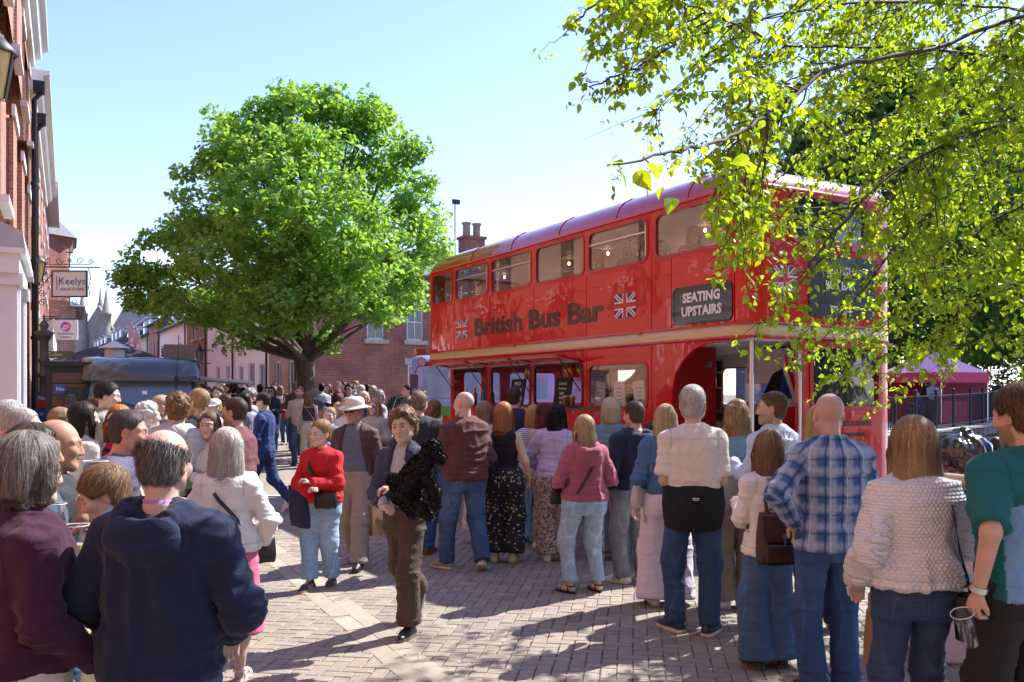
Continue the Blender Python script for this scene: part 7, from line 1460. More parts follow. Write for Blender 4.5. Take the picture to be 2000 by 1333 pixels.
# --- the crowd further up the street
CR_ = [
 (396, 752, 24, 150, 'm', (.16, .13, .10), 0, 'short', DBRN, 'in a brown jacket just right of the van'), (406, 758, 19, 170, 'm', (.64, .64, .66), 0, 'short', GREY, 'in a white t-shirt beside the van'), (426, 757, 17, 185, 'm', (.40, .50, .60), 0, 'curly', BRN_, 'with curly hair and pale blue collar'),
 (436, 751, 26, 0, 'm', (.35, .28, .18), 1, 'short', LBRN, 'in a tan coat seen from behind'), (445, 752, 24, 160, 'm', (.10, .09, .09), 0, 'short', DBRN, 'with dark hair in a dark brown shirt'), (457, 750, 21.5, 10, 'm', (.012, .013, .02), 0, 'curly', BLK, 'in a black jacket with dark curls'), (468, 757, 25, 20, 'f', (.03, .04, .06), 0, 'long', DBRN, 'in a navy coat with long hair'),
 (488, 762, 15, 170, 'f', (.50, .62, .62), 0, 'curly', GREY, 'with short grey curls and pale teal blouse'), (476, 770, 14.5, 40, 'f', (.30, .31, .34), 1, 'long', BLK, 'with long black hair and grey top'), (440, 772, 14, 60, 'm', (.03, .035, .07), 0, 'short', (.10, .07, .04), 'with two tone hair and navy jacket'), (420, 782, 13, 150, 'f', (.62, .60, .62), 1, 'short', BLND, 'in a white cap and white shirt'),
 (508, 752, 24, 0, 'm', (.14, .15, .16), 0, 'short', DBRN, 'in a grey jacket near the brick house'), (521, 757, 26, 175, 'f', (.05, .04, .05), 0, 'long', BLK, 'in dark clothes and sunglasses'), (531, 757, 23.5, 178, 'f', (.05, .06, .08), 0, 'long', BRN_, 'with brown hair and sunglasses by the brick doorway'), (536, 750, 28, 170, 'm', (.06, .05, .05), 0, 'short', BLK, 'in black at the brick doorway'),
 (547, 755, 27, 30, 'f', (.62, .58, .52), 2, 'long', LBRN, 'with long hair, cream top and pale jeans'), (559, 772, 26, 170, 'f', (.50, .02, .04), 0, 'short', BRN_, 'small child in a red top'), (576, 748, 24, 10, 'm', (.12, .13, .11), 0, 'short', GREY, 'in an olive jacket beside the tree trunk'), (585, 757, 20.3, 178, 'm', (.56, .50, .40), 0, 'short', GING, 'with red beard and cream jacket'),
 (612, 760, 21, 20, 'm', (.10, .10, .11), 0, 'short', GREY, 'with cropped grey hair and dark t-shirt'), (628, 750, 24.5, 20, 'm', (.42, .45, .50), 0, 'short', BLK, 'in a pale grey t-shirt with a dark print'), (642, 752, 27, 150, 'f', (.14, .11, .08), 0, 'long', BRN_, 'in a brown jacket by the brick wall'), (660, 745, 23.5, 95, 'm', (.12, .02, .045), 0, 'none', LBRN, 'balding in a maroon sweater'), (671, 748, 26, 160, 'f', (.03, .03, .04), 0, 'long', BLK, 'in black behind the maroon sweater'),
 (683, 752, 21.5, 170, 'f', (.28, .33, .42), 0, 'tied', BLK, 'in sunglasses and a grey blue t-shirt'), (694, 745, 23, 150, 'm', (.62, .62, .66), 0, 'short', GING, 'with red hair, sunglasses and white shirt'), (705, 754, 20.5, 30, 'm', (.30, .34, .42), 0, 'short', WHT, 'with white hair and a blue shirt'), (709, 765, 17.5, -60, 'm', (.03, .04, .09), 0, 'none', LBRN, 'bald with pink scalp and navy top'), (718, 752, 27, 0, 'm', (.05, .05, .05), 0, 'short', BLK, 'dark haired far back by the car'),
 (728, 755, 21.5, -30, 'm', (.06, .09, .13), 0, 'short', (.45, .38, .28), 'with fair grey hair and navy collar'), (740, 764, 18, -50, 'f', (.40, .40, .38), 0, 'bob', GREY, 'with a grey bob beside the car'), (678, 780, 13.8, 170, 'f', (.66, .64, .64), 1, 'short', BLND, 'with short blond hair and white vest'), (661, 789, 14.2, 165, 'f', (.60, .58, .60), 0, 'tied', BLND, 'small blond girl in white'), (645, 808, 12.2, 170, 'f', (.10, .20, .42), 0, 'short', BLND, 'toddler with pale hair behind the red sweater'),
 (797, 753, 19.5, 120, 'm', (.10, .10, .10), 0, 'short', DBRN, 'in a grey t-shirt in front of the car'), (826, 764, 18.5, 20, 'm', (.02, .03, .06), 0, 'short', BLK, 'with dark hair near the pale blue van')]
for px, yt, yy, fc, sx_, tc_, bt, hk, hc_, lab in CR_:
 hh = EYE+(HOR-yt)/F_PX*yy-gz(yy); hh = min(1.9, hh)*1.0
 child = hh < 1.45 and ('child' in lab or 'girl' in lab or 'toddler' in lab)
 if not child: hh = max(1.56, hh)
 v_ = .013 if yy < 16 else .018 if yy < 20 else .022
 bot = (jeans(), dict(col=(.5, .44, .36), fit=.02, kr=.09, hemr=.1), jeans((.24, .36, .50), (.4, .5, .6), fit=.02, kr=.085))[bt]
 if bt == 0 and RNG.random() < .45: bot = dict(col=tuple(RNG.uniform(.02, .12)*np.array((1, .95, .9))))
 p = person(('' if child else 'man ' if sx_ == 'm' else 'woman ')+lab, XY(px, yy), fc, hh, sx_, w=.9 if child else RNG.uniform(.95, 1.12), hs=1.3 if child else 1.07, arms=tuple(RNG.choice(['hold', 'hang', 'phone', 'cup'], 2)), vox=v_, skin=(SK, SKP, (.60, .36, .28))[RNG.integers(3)], glasses='sun' if 'sunglasses' in lab else None, beard=(.3, .11, .04, .7) if 'beard' in lab else None,
  top=dict(col=tc_, fit=.020, sleeve='short' if 't-shirt' in lab else 'tank' if 'vest' in lab else 'long', hem=.88), bottom=bot, hair=H_(hk, hc_, len=.22 if hk == 'long' else .08, th=.014), shoes=SHW if RNG.random() < .4 else SHB, hat=dict(kind='cap', name='white', col=(.7, .7, .7)) if 'cap' in lab else None, hi=False, group='people in the crowd up the street')
person('person in teal with both arms raised taking a photo', XY(474, 20.5), 175, 1.76, w=1.0, arms=(((.16, .12, 1.80), (1, .2, -.2)), ((.16, .12, 1.80), (1, .2, -.2))), vox=.018, skin=SKD, top=dict(col=(.01, .36, .36), sleeve='short', fit=.02), bottom=jeans(), hair=H_('short', BLK, th=.008), shoes=SHB, hi=False, group='people in the crowd up the street')
cropw = person('woman in dark crop top and beige trousers seen from behind', XY(603, 19.8), 4, 1.70, 'f', w=.96, arms=(((.24, .04, .88), (.4, -.6, 0)), 'hold'), vox=.012, skin=(.62, .40, .30), top=dict(col=(.03, .035, .055), sleeve='tank', fit=.008, hem=1.08, scoop=1.36), bottom=dict(col=(.52, .46, .38), fit=.016, kr=.088, hemr=.10, waist=1.02), hair=H_('long', (.24, .16, .10), (.12, .08, .05), len=.22, th=.014), strands=400, shoes=SHW, hi=False)
person('blonde woman in sunglasses and beige coat holding a drink', XY(732, 13.4), 160, 1.68, 'f', w=1.1, arms=('cup', 'hold'), vox=.012, skin=SKP, glasses='sun', top=dict(col=(.42, .38, .32), fit=.03, hem=.85, flare=.03), bottom=dict(col=(.03, .03, .035)), hair=H_('long', (.55, .35, .15), (.34, .2, .09), len=.14, th=.016), strands=300, shoes=SHB, hi=False)
# --- across the pond
for px, yy, fc, lab, tc_, seat_ in ((1794, 36.2, 100, 'seated man in dark clothes by the pink gazebo', (.03, .04, .07), 1), (1811, 36.6, 10, 'person in black standing inside the pink gazebo', (.015, .015, .02), 0), (1822, 36.0, 170, 'person in grey top standing at the gazebo', (.30, .30, .30), 0), (1950, 47, 160, 'dark figure behind the railing beyond the gazebo', (.05, .05, .06), 0), (1968, 49, 170, 'second dark figure further along the railing', (.08, .08, .09), 0)):
 z0 = gz(yy)+.05
 fk = dict(z=z0-.45, feet=[((-.1, .44, .45), 0, 0), ((.1, .44, .45), 0, 0)]) if seat_ else dict(z=z0)
 person(lab, XY(px, yy), fc, 1.74, arms=('hold', 'hold'), vox=.026, top=dict(col=tc_), bottom=dict(col=(.02, .02, .03)), hair=H_('short', DBRN, th=.014), shoes=SHB, hi=False, group='people across the pond', **fk)
cp = at(1794, 36.2); ck_ = thing('camp_chair', 'low folding chair under the seated man by the gazebo', 'chair', (cp.x, cp.y, gz(36.2)+.05), math.radians(100))
part('seat', ck_, BLACKM, lambda b: b.box((0, 0, .38), (.5, .45, .03))); part('backrest', ck_, BLACKM, lambda b: b.box((0, -.26, .62), (.5, .03, .5)))
for qx in (-.22, .22):
 for qy in (-.2, .2): part('leg', ck_, BLACKM, lambda b: b.bar((qx, qy, 0), (qx, qy, .38), .025))
# ---------------------------------------------------------------- trees
BARK = M('maple_bark', (.12, .095, .07), .9, var=.35, vs=7, bump=.9, bs=14)
BIRCHB = M('twig_bark', (.055, .042, .034), .8, var=.3, vs=30)
MAPLEL = leaf_mat('maple_leaf', (2.6, 2.0, .7), .5, .42)
BIRCHL = leaf_mat('birch_leaf', (2.5, 2.0, .5), .60, .38)
BACKL = leaf_mat('far_leaf', (2.2, 2.0, .7), .5, .6)
def scatter(name, shape, faces, P, N, size, col, mat, parent, spin=None, kind='stuff', droop=None):
 """leaf-shaped faces at points P with normals N (arrays), one mesh"""
 n = len(P); N = N/np.maximum(np.linalg.norm(N, axis=1, keepdims=True), 1e-6); r = RNG.normal(size=(n, 3)) if droop is None else droop
 T = r-N*(r*N).sum(1, keepdims=True); T /= np.maximum(np.linalg.norm(T, axis=1, keepdims=True), 1e-6); Bv = np.cross(N, T); s = np.asarray(size)[:, None, None]
 S = np.array(shape, f4); V = P[:, None]+s*(S[None, :, 0:1]*Bv[:, None]+S[None, :, 1:2]*T[:, None]+S[None, :, 2:3]*N[:, None]); k = len(S)
 Fs = [(np.array(f, np.int32)[None]+k*np.arange(n, dtype=np.int32)[:, None, None]).reshape(-1, len(f[0])) for f in faces]
 o = link(name, np_mesh(name, V.reshape(-1, 3).astype(f4), Fs, False, cols=np.repeat(col, k, 0)), parent, mat)
 if kind: o['kind'] = kind
 return o
MSHAPE = [(0, -.1, 0), (.22, -.05, -.03), (.5, .25, -.08), (.26, .33, .03), (.22, .62, -.02), (0, .95, -.1), (-.22, .62, -.02), (-.26, .33, .03), (-.5, .25, -.08), (-.22, -.05, -.03)]
MFACE = [[(0, 1, 2, 3), (0, 3, 4, 5), (0, 5, 6, 7), (0, 7, 8, 9)]]
BSHAPE = [(0, 0, 0), (.20, .10, .05), (.36, .34, .08), (.24, .66, .05), (0, 1.0, -.08), (-.24, .66, .05), (-.36, .34, .08), (-.20, .10, .05), (0, .4, .0)]
BFACE = [[(0, 1, 2, 8), (8, 2, 3, 4), (0, 8, 6, 7), (8, 4, 5, 6)]]
CSHAPE = [(-.5, 0, 0), (0, -.35, .06), (.5, 0, 0), (.2, .4, -.06), (-.25, .45, .04)]
CFACE = [[(0, 1, 2), (0, 2, 3), (0, 3, 4)]]
def bez(p0, p1, p2, n=8): return [p0*(1-t)**2+p1*2*t*(1-t)+p2*t*t for t in [i/n for i in range(n+1)]]
def clumps(centres, radii, per, flat=.75):
 """leaf positions and normals in flattened clumps"""
 P, N = [], []
 for c, r in zip(centres, radii):
  q = RNG.normal(size=(per, 3)); q /= np.linalg.norm(q, axis=1, keepdims=True); q *= RNG.uniform(.35, 1, (per, 1))**.6*r; q[:, 2] *= flat; q[:, 2] -= (q[:, 0]**2+q[:, 1]**2)/r*.15
  P.append(np.array(c)+q); N.append(np.stack([q[:, 0]/r*.7, q[:, 1]/r*.7, np.full(per, .75)], 1)+RNG.normal(0, .5, (per, 3)))
 return np.concatenate(P), np.concatenate(N)
def leafcol(n, base, sd=.16, warm=.12):
 k = RNG.normal(1, sd, (n, 1)); t = RNG.normal(0, warm, (n, 1)); c = np.array(base)[None]*k*np.concatenate([1+t, 1+t*.2, 1-t], 1); return np.clip(c, .003, 1)
# the street tree in front of the brick house
mt = at(598, 23); maple = thing('maple_tree', 'broad bright green maple tree standing in the middle of the street', 'tree', (mt.x, mt.y, gz(23)))
rel = lambda v: v-Vector(maple.location)
tz = 3.0
part('trunk', maple, BARK, lambda b: b.tube([(0, 0, -.1), (.0, 0, .4), (.02, 0, 1.5), (-.03, 0, 2.4), (.02, 0, 3.1), (.12, 0, 4.0), (.2, .1, 5.2), (.1, 0, 6.4)], [.34, .27, .24, .24, .27, .14, .08, .03], 12))
LOBES = [(490, 250, 85, 48, .2), (690, 228, 85, 46, .3), (765, 310, 72, 60, .2), (425, 335, 85, 55, -.2), (820, 420, 45, 50, .2), (360, 455, 60, 36, .3), (590, 235, 105, 62, 0), (480, 300, 105, 70, -1), (700, 265, 105, 72, .8), (410, 420, 95, 52, -1.2), (570, 380, 150, 80, -2.2), (745, 375, 92, 78, .6), (335, 505, 90, 52, -.4), (262, 545, 42, 22, 0), (480, 520, 140, 72, -2.4), (640, 510, 145, 80, -2.6), (790, 480, 92, 55, -.6), (865, 482, 34, 26, .4), (385, 605, 105, 40, -1.0), (310, 588, 70, 24, .2), (520, 622, 100, 36, -2.0), (700, 610, 95, 40, -1.6), (785, 580, 50, 50, .4), (470, 672, 40, 20, -.8), (560, 655, 30, 26, .3), (645, 665, 22, 26, -.2), (590, 520, 120, 62, -3.2), (545, 590, 90, 36, -3.0), (655, 585, 90, 40, -2.8), (520, 440, 110, 60, -3.0), (640, 440, 110, 60, -3.0), (590, 300, 100, 60, -1.6), (540, 300, 120, 80, 1.8), (660, 400, 140, 90, 2.4), (480, 450, 130, 80, 2.4), (380, 560, 90, 50, 2.0), (760, 540, 80, 55, 2.2), (600, 560, 150, 70, 2.6), (600, 196, 45, 24, 0), (540, 192, 18, 14, 0), (640, 200, 30, 16, .3), (805, 300, 22, 14, 0), (835, 352, 22, 14, .2)]
mc, mr = [], []; lobes3 = []
for px, py, rx, ry, dz in LOBES:
 y = 23+dz; c = at(px, y, py); k = y/F_PX; a, bz_ = rx*k, ry*k; d = max(a, bz_)*.9; lobes3.append(c)
 n_ = int(7+a*bz_*12+a*5) if rx > 40 else 3
 for _ in range(n_):
  v = RNG.normal(size=3); v /= np.linalg.norm(v); v[2] = v[2]*.9+.15; q = RNG.uniform(.55, 1.0); mc.append((c.x+v[0]*a*q, c.y+v[1]*d*q, c.z+v[2]*bz_*q)); mr.append(RNG.uniform(.26, .50)*min(1, .55+a))
for i, c in enumerate(lobes3):
 if LOBES[i][2] < 40 or LOBES[i][4] < -2.5: continue
 t_ = rel(c); h0 = min(6.5, max(2.4, t_.z*.45)); s_ = Vector((.02, 0, h0)); m_ = Vector((t_.x*.45, t_.y*.45, h0+(t_.z-h0)*.35)); r0 = .10 if LOBES[i][2] > 90 else .06
 t_ = s_.lerp(t_, .93); pts = bez(s_, m_, t_, 7); 
 part('limb', maple, BARK, lambda b: b.tube(pts, [r0*(1-j/8.5)+.012 for j in range(8)], 7))
 for q in range(3):
  e = t_+Vector(RNG.normal(0, .25, 3)); part('limb', maple, BARK, lambda b: b.tube(bez(pts[4+q], (pts[4+q]+e)/2+Vector((0, 0, .15)), e, 4), [.035, .03, .022, .016, .008], 5))
P, N = clumps(mc, mr, 58); print('maple leaves', len(P))
scatter('crown', MSHAPE, MFACE, P-np.array(maple.location), N, RNG.uniform(.09, .17, len(P)), leafcol(len(P), (.155, .32, .078)), MAPLEL, maple)
# background trees beyond the pond
def back_tree(px, yy, ht, wd, lab, base, nm='broadleaf_tree', per=60, ls=(.28, .55), loc=None, grp='tall trees beyond the pond'):
 p = at(px, yy) if loc is None else Vector((*loc, 0)); t = thing(nm, lab, 'tree', (p.x, p.y, .5 if loc is None else 0), 0, grp)
 part('trunk', t, BARK, lambda b: b.tube([(0, 0, -.5), (.1, 0, ht*.3), (-.1, 0, ht*.6), (0, 0, ht*.9)], [.45, .36, .22, .04], 9))
 cs, rs = [], []
 for _ in range(int(wd*wd*ht*.55)):
  u = RNG.uniform(0, 1); zz = ht*(.16+.84*u); rr = wd*math.sin(PI*min(1, .16+.84*u)**.8)*.95+.4; a = RNG.uniform(0, 6.28); q = RNG.uniform(.5, 1); cs.append((rr*q*math.cos(a), rr*q*math.sin(a), zz+RNG.normal(0, .4))); rs.append(RNG.uniform(.7, 1.5))
 for _ in range(9):
  c = Vector(cs[RNG.integers(len(cs))]); part('limb', t, BARK, lambda b: b.tube(bez(Vector((0, 0, c.z*.55)), Vector((c.x*.5, c.y*.5, c.z*.7)), c, 5), [.14, .11, .08, .06, .04, .02], 6))
 P, N = clumps(cs, rs, per); scatter('crown', CSHAPE, CFACE, P, N, RNG.uniform(*ls, len(P)), leafcol(len(P), np.array(base)*1.5, .22), BACKL, t)
back_tree(1600, 52, 17, 4.6, 'tall dark green tree directly behind the rear of the bus', (.045, .095, .02)); back_tree(1740, 47, 19, 5.0, 'tall mid green tree behind the pink gazebo', (.055, .115, .022)); back_tree(1880, 76, 30, 7.5, 'tallest dark tree beyond the pond railing', (.040, .085, .02)); back_tree(2010, 70, 27, 7.2, 'broad tree at the right edge beyond the railing', (.05, .105, .022)); back_tree(2160, 46, 20, 5.6, 'tree just outside the right edge beyond the pond', (.045, .10, .02))
def bush(px, yy, w_, h_, lab):
 p = at(px, yy); t = thing('bush', lab, 'bush', (p.x, p.y, .55), 0, 'dark bushes behind the railing'); part('stem', t, BARK, lambda b: [b.tube([(0, 0, -.1), (q*.3, 0, h_*.6)], [.06, .02], 5) for q in (-1, 0, 1)])
 cs = [(RNG.normal(0, w_*.4), RNG.normal(0, .6), RNG.uniform(.2, 1)*h_) for _ in range(int(20*w_))]; P, N = clumps(cs, [RNG.uniform(.4, .8) for _ in cs], 40); scatter('foliage', CSHAPE, CFACE, P, N, RNG.uniform(.1, .2, len(P)), leafcol(len(P), (.05, .10, .022), .2), BACKL, t)
bush(1690, 43, 2.4, 2.6, 'dark bush behind the rear corner of the bus'); bush(1790, 43, 2.2, 2.2, 'dark bush behind the gazebo'); bush(1925, 48, 2.4, 3.4, 'dark bush behind the railing right of the gazebo'); bush(2005, 54, 3.0, 3.6, 'dark bush at the right edge behind the railing'); bush(1600, 46, 2.6, 3.0, 'dark bush seen past the open platform')

# the overhanging birch at the right: trunk stands just outside the frame
birch = thing('birch_tree', 'birch with drooping sunlit branches hanging over the bus and the queue from the right', 'tree', (6.4, 6.2, 0))
T0 = Vector((6.4, 6.2, 0))
part('trunk', birch, M('birch_bark', (.55, .52, .47), .8, var=.5, vs=5, bump=.5, bs=20), lambda b: b.tube([(0, 0, -.1), (.05, 0, 1), (0, .1, 3), (-.1, .1, 5.5), (-.15, .2, 8), (-.1, .2, 11)], [.26, .21, .19, .16, .11, .03], 12))
LIMB = [[(2150, 10, 5.4), (1820, 96, 4.7), (1625, 135, 4.2), (1525, 213, 3.7), (1427, 267, 3.2), (1327, 297, 2.8), (1198, 322, 2.5)],
 [(2200, 100, 6.2), (1980, 110, 5.8), (1760, 92, 5.4), (1540, 88, 4.6), (1400, 30, 4.1), (1270, -20, 3.8)],
 [(2250, 60, 6.6), (2000, 20, 6.4), (1700, 5, 5.2), (1400, 60, 4.2), (1250, 130, 3.8), (1150, 170, 3.6)],
 [(2200, 200, 6.0), (1930, 250, 5.4), (1760, 330, 5.0), (1640, 440, 4.7), (1560, 545, 4.5)],
 [(2250, 250, 6.8), (1950, 330, 6.6), (1800, 430, 6.4), (1690, 560, 6.2), (1610, 660, 6.1)],
 [(2200, 330, 7.2), (1960, 420, 7.2), (1850, 520, 7.1), (1770, 640, 7.0), (1745, 760, 7.0)],
 [(2200, 120, 7.6), (1900, 180, 7.6), (1650, 260, 7.4), (1500, 370, 7.3), (1440, 480, 7.2)],
 [(2250, -60, 7.4), (1900, -60, 7.2), (1550, -30, 5.6), (1300, 40, 4.4), (1215, 160, 4.0)],
 [(2200, -150, 6.4), (1850, -80, 4.8), (1450, -50, 3.9), (1220, -20, 3.5), (1125, 40, 3.4)],
 [(2250, 380, 6.0), (2030, 470, 5.8), (1930, 570, 5.7), (1880, 680, 5.6)],
 [(2200, 60, 8.4), (1880, 120, 8.6), (1640, 200, 8.6), (1520, 330, 8.5), (1480, 560, 8.5)],
 [(2200, 300, 8.2), (1980, 350, 8.4), (1840, 450, 8.5), (1700, 600, 8.4)],
 [(2300, 500, 7.4), (2080, 560, 7.6), (1990, 640, 7.7)]]
def catmull(P, n=6):
 out = []; P = [P[0]*2-P[1]]+P+[P[-1]*2-P[-2]]
 for i in range(1, len(P)-2):
  for j in range(n):
   t = j/n; a, b, c, d = P[i-1:i+3]; out.append((b*2+(c-a)*t+(a*2-b*5+c*4-d)*t*t+(b*3-a-c*3+d)*t*t*t)*.5)
 return out+[P[-2]]
limbs = []; limb_pts = []
for k, L_ in enumerate(LIMB):
 pts = [at(px, y, py) for px, py, y in L_]; h = min(9.5, max(3.0, pts[0].z+.2)); full = [Vector((6.4, 6.3, h))]+pts; cv = catmull(full, 7)
 for j in range(2, len(cv)-1): cv[j] = cv[j]+Vector(RNG.normal(0, .0045, 3))
 n = len(cv); r0 = .012 if k % 3 == 0 else .010
 part('branch', birch, BIRCHB, lambda b: b.tube([p-T0 for p in cv], [r0*(1-j/n)**.9+.0028 for j in range(n)], 6)); limb_pts += [(p, k) for p in cv[8:]]
POLY = [(1092, -60), (1122, 50), (1110, 100), (1135, 145), (1108, 195), (1165, 190), (1205, 250), (1250, 300), (1295, 340), (1330, 400), (1365, 460), (1400, 520), (1385, 545), (1450, 560), (1468, 620), (1446, 690), (1530, 715), (1600, 765), (1700, 775), (1745, 825), (1790, 815), (1800, 725), (1885, 735), (1950, 705), (2010, 722), (2120, 700), (2160, -60)]
LP = np.array([p for p, _ in limb_pts]); tw = MB(); LV, LN_, LS, LD, tws = [], [], [], [], []
def sprout(p, tdir, ls, n=1):
 for _ in range(n):
  s = RNG.uniform(.55, 1.3)*ls; off = Vector(RNG.normal(0, 1, 3)); off.z -= .25; off.normalize(); q = p+off*RNG.uniform(.012, .035)
  dr = Vector((RNG.normal(0, .55), RNG.normal(0, .55), -RNG.uniform(.2, 1.2)))+tdir*.5; dr.normalize(); nn = Vector((RNG.normal(.25, .6), RNG.normal(-.1, .6), RNG.uniform(.1, 1.0))); LV.append(q); LN_.append(nn); LD.append(dr); LS.append(s)
def twig(start, end, sag, r0=.005, nl=26, ls=.047, side=5):
 mid = (start+end)/2+Vector((RNG.normal(0, .06), RNG.normal(0, .06), sag)); pts = bez(start, mid, end, 9); pts = [pts[0]]+[p+Vector(RNG.normal(0, .008, 3)) for p in pts[1:]]
 tws.append((pts, r0)); td = (end-start).normalized(); Ls = (end-start).length
 for i in range(nl):
  f = RNG.uniform(.18, 1.0)*9; j = min(8, int(f)); sprout(pts[j].lerp(pts[j+1], f-j), td, ls)
 for i in range(side):
  f = RNG.uniform(.25, .95)*9; j = min(8, int(f)); a = pts[j].lerp(pts[j+1], f-j); e = a+Vector((RNG.normal(-.03, .12), RNG.normal(0, .12), RNG.uniform(-.24, .02)))*min(1, Ls+.3)*min(1, a.y/6); sp = bez(a, (a+e)/2+Vector((0, 0, .02)), e, 4); tws.append((sp, r0*.5))
  for q in range(7): g = RNG.uniform(.2, 1)*4; jj = min(3, int(g)); sprout(sp[jj].lerp(sp[jj+1], g-jj), (e-a).normalized(), ls)
 sprout(end, td, ls, 2)
cnt = 0
while cnt < 410:
 px, py = RNG.uniform(1095, 2130), RNG.uniform(-60, 825)
 if not inpoly(px, py, POLY): continue
 if px < 1420 and RNG.random() < .15: continue
 if px > 1440 and py > 380 and px < 1760 and RNG.random() < .45: continue
 yy = RNG.uniform(4.6, 8.7) if px > 1480 else RNG.uniform(3.2, 4.6)
 e = at(px, yy, py); want = at(px+RNG.uniform(70, 260), yy, py-RNG.uniform(60, 230)); d = LP-np.array(want); d[:, 1] *= .7; j = int(np.argmin((d*d).sum(1))); s = Vector(LP[j])
 Ls = (s-e).length
 if Ls > 2.2 or s.z < e.z-.15: continue
 twig(s, e, .12*Ls, .0048, int(10+20*Ls), (.045 if px > 1480 else .037), int(3+4*Ls)); cnt += 1
# the close twig with large leaves on the left, and leaves along every limb
for k, L_ in enumerate(LIMB):
 pts = [p for p, kk in limb_pts if kk == k]
 for p in pts[::2]: 
  q_ = min(1, (p.y/6)**1.5); e = p+Vector((RNG.normal(-.08, .15), RNG.normal(0, .15), -RNG.uniform(.05, .35)))*q_; twig(p, e, .02, .003, 5 if k else 3, .048*min(1, .35+p.y/9), 1 if k else 0)
for px, py in ((1215, 330), (1250, 335), (1275, 340), (1300, 360), (1235, 322), (1310, 385), (1340, 310), (1205, 318), (1420, 245), (1470, 300), (1505, 240)):
 p = at(px, 2.55 if px < 1330 else 3.1, py); sprout(p, Vector((-.3, 0, -.6)), .066, 1)
# the unseen part of the crown overhead and to the right, which shades the queue
for _ in range(120):
 e = Vector((RNG.uniform(1.2, 9.5), RNG.uniform(4.6, 11.0), RNG.uniform(5.4, 9.5))); 
 if e.x*1740/e.y+1000 < 2050 and HOR-(e.z-EYE)/e.y*F_PX > -40: continue
 if e.x < 4.3: continue
 s = Vector((6.3, 6.3, min(10, e.z+1.2))).lerp(e, .45); twig(s, e, .4, .006, 40, .055, 7)
 tws.append((bez(Vector((6.3, 6.3, min(10, e.z+.6))), (Vector((6.3, 6.3, e.z+1.5))+s)/2, s, 4), .012))
def bt(b):
 for pts, r in tws: n = len(pts); b.tube([p-T0 for p in pts], [r*(1-.75*j/(n-1)) for j in range(n)], 4, cap=False)
tag(part('twigs', birch, BIRCHB, bt, fix=False), kind='stuff')
P = np.array(LV); N = np.array(LN_); D = np.array(LD); S = np.array(LS); Cc = leafcol(len(P), (.185, .31, .03), .16, .14); print('birch leaves', len(P))
px_ = 1000+P[:, 0]/P[:, 1]*F_PX; py_ = HOR-(P[:, 2]-EYE)/P[:, 1]*F_PX; vis_ = (px_ > 0) & (px_ < 2000) & (py_ > 0) & (py_ < 1333); big = np.where(vis_, S/P[:, 1], 0); top = np.argsort(-big)[:300]; msk = np.ones(len(P), bool); msk[top] = False
scatter('foliage', BSHAPE, BFACE, (P-np.array(T0))[msk], N[msk], S[msk], Cc[msk], BIRCHL, birch, droop=D[msk])
lme = []
for i in range(8):
 me = np_mesh('leaf', np.array(BSHAPE, f4)*np.array((1, 1, .6+.15*i), f4), [np.array(f, np.int32) for f in BFACE], False, cols=np.repeat(leafcol(1, (.185, .31, .03), .14, .12), 9, 0)); me.materials.append(BIRCHL); lme.append(me)
for i in top:
 n = Vector(N[i]).normalized(); t_ = Vector(D[i]); t_ = (t_-n*t_.dot(n)).normalized(); b_ = n.cross(t_); o = link('leaf', lme[RNG.integers(8)], birch)
 o.matrix_local = Matrix.Translation(Vector(P[i])-T0) @ Matrix(((b_.x, t_.x, n.x, 0), (b_.y, t_.y, n.y, 0), (b_.z, t_.z, n.z, 0), (0, 0, 0, 1))) @ Matrix.Scale(float(S[i]), 4)

# trees standing behind the viewer on the pond side: the glossy rear of the bus mirrors them
for i, (x, y, ht) in enumerate(((11, -6, 13), (17, -1, 15), (23, 6, 15), (6, -15, 14))):
 back_tree(0, 0, ht, 3.6, ('first', 'second', 'third', 'fourth')[i]+' tree of the row on the near side of the pond', (.05, .10, .022), per=30, ls=(.4, .7), loc=(x, y), grp='trees on the near side of the pond')
# ---------------------------------------------------------------- vehicles and stalls
VANG = M('van_grey', (.050, .053, .056), .22, coat=1, var=.05, vs=3, wave=.004); WSC = M('windscreen', (.10, .15, .165), .05, spec=.8, coat=.6, wave=.003)
v0 = at(277, 17); van = thing('food_van', 'dark grey food van with rounded top over a wide windscreen', 'van', (v0.x, v0.y, gz(17)), math.radians(22))
def vpod(b):
 sec = lambda x, k: [(x, .02+k*.2, 1.92), (x, -.10+k*.25, 1.96), (x, -.10+k*.3, 2.05), (x, -.02+k*.3, 2.25-k*.03), (x, .14+k*.3, 2.37-k*.05), (x, .40+k*.2, 2.42-k*.08), (x, 1.2, 2.42-k*.10), (x, 4.2, 2.42-k*.10), (x, 4.2, 1.92)]
 b.loft([sec(x, k) for x, k in ((-1.06, .55), (-1.04, .25), (-.97, .08), (-.8, 0), (.8, 0), (.97, .08), (1.04, .25), (1.06, .55))])
part('top_pod', van, VANG, vpod)
part('body', van, VANG, lambda b: (b.box((0, 2.5, 1.2), (2.1, 3.4, 1.45)), b.loft([[(x, -.62, .5), (x, -.62, 1.0), (x, -.5, 1.12), (x, -.16, 1.40), (x, .8, 1.42), (x, .8, .5)] for x in (-1.0, 1.0)], sm=False)))
part('windscreen', van, WSC, lambda b: b.loft([[(-.96, -.18, 1.41), (.96, -.18, 1.41), (.96, -.14, 1.42), (-.96, -.14, 1.42)], [(-.90, .05, 1.93), (.90, .05, 1.93), (.90, .1, 1.93), (-.90, .1, 1.93)]], sm=False))
part('windscreen_frame', van, RUBBER, lambda b: (b.bar((-.98, -.19, 1.41), (-.92, .04, 1.93), .06), b.bar((.98, -.19, 1.41), (.92, .04, 1.93), .06), b.bar((-.98, -.20, 1.40), (.98, -.20, 1.40), .05)))
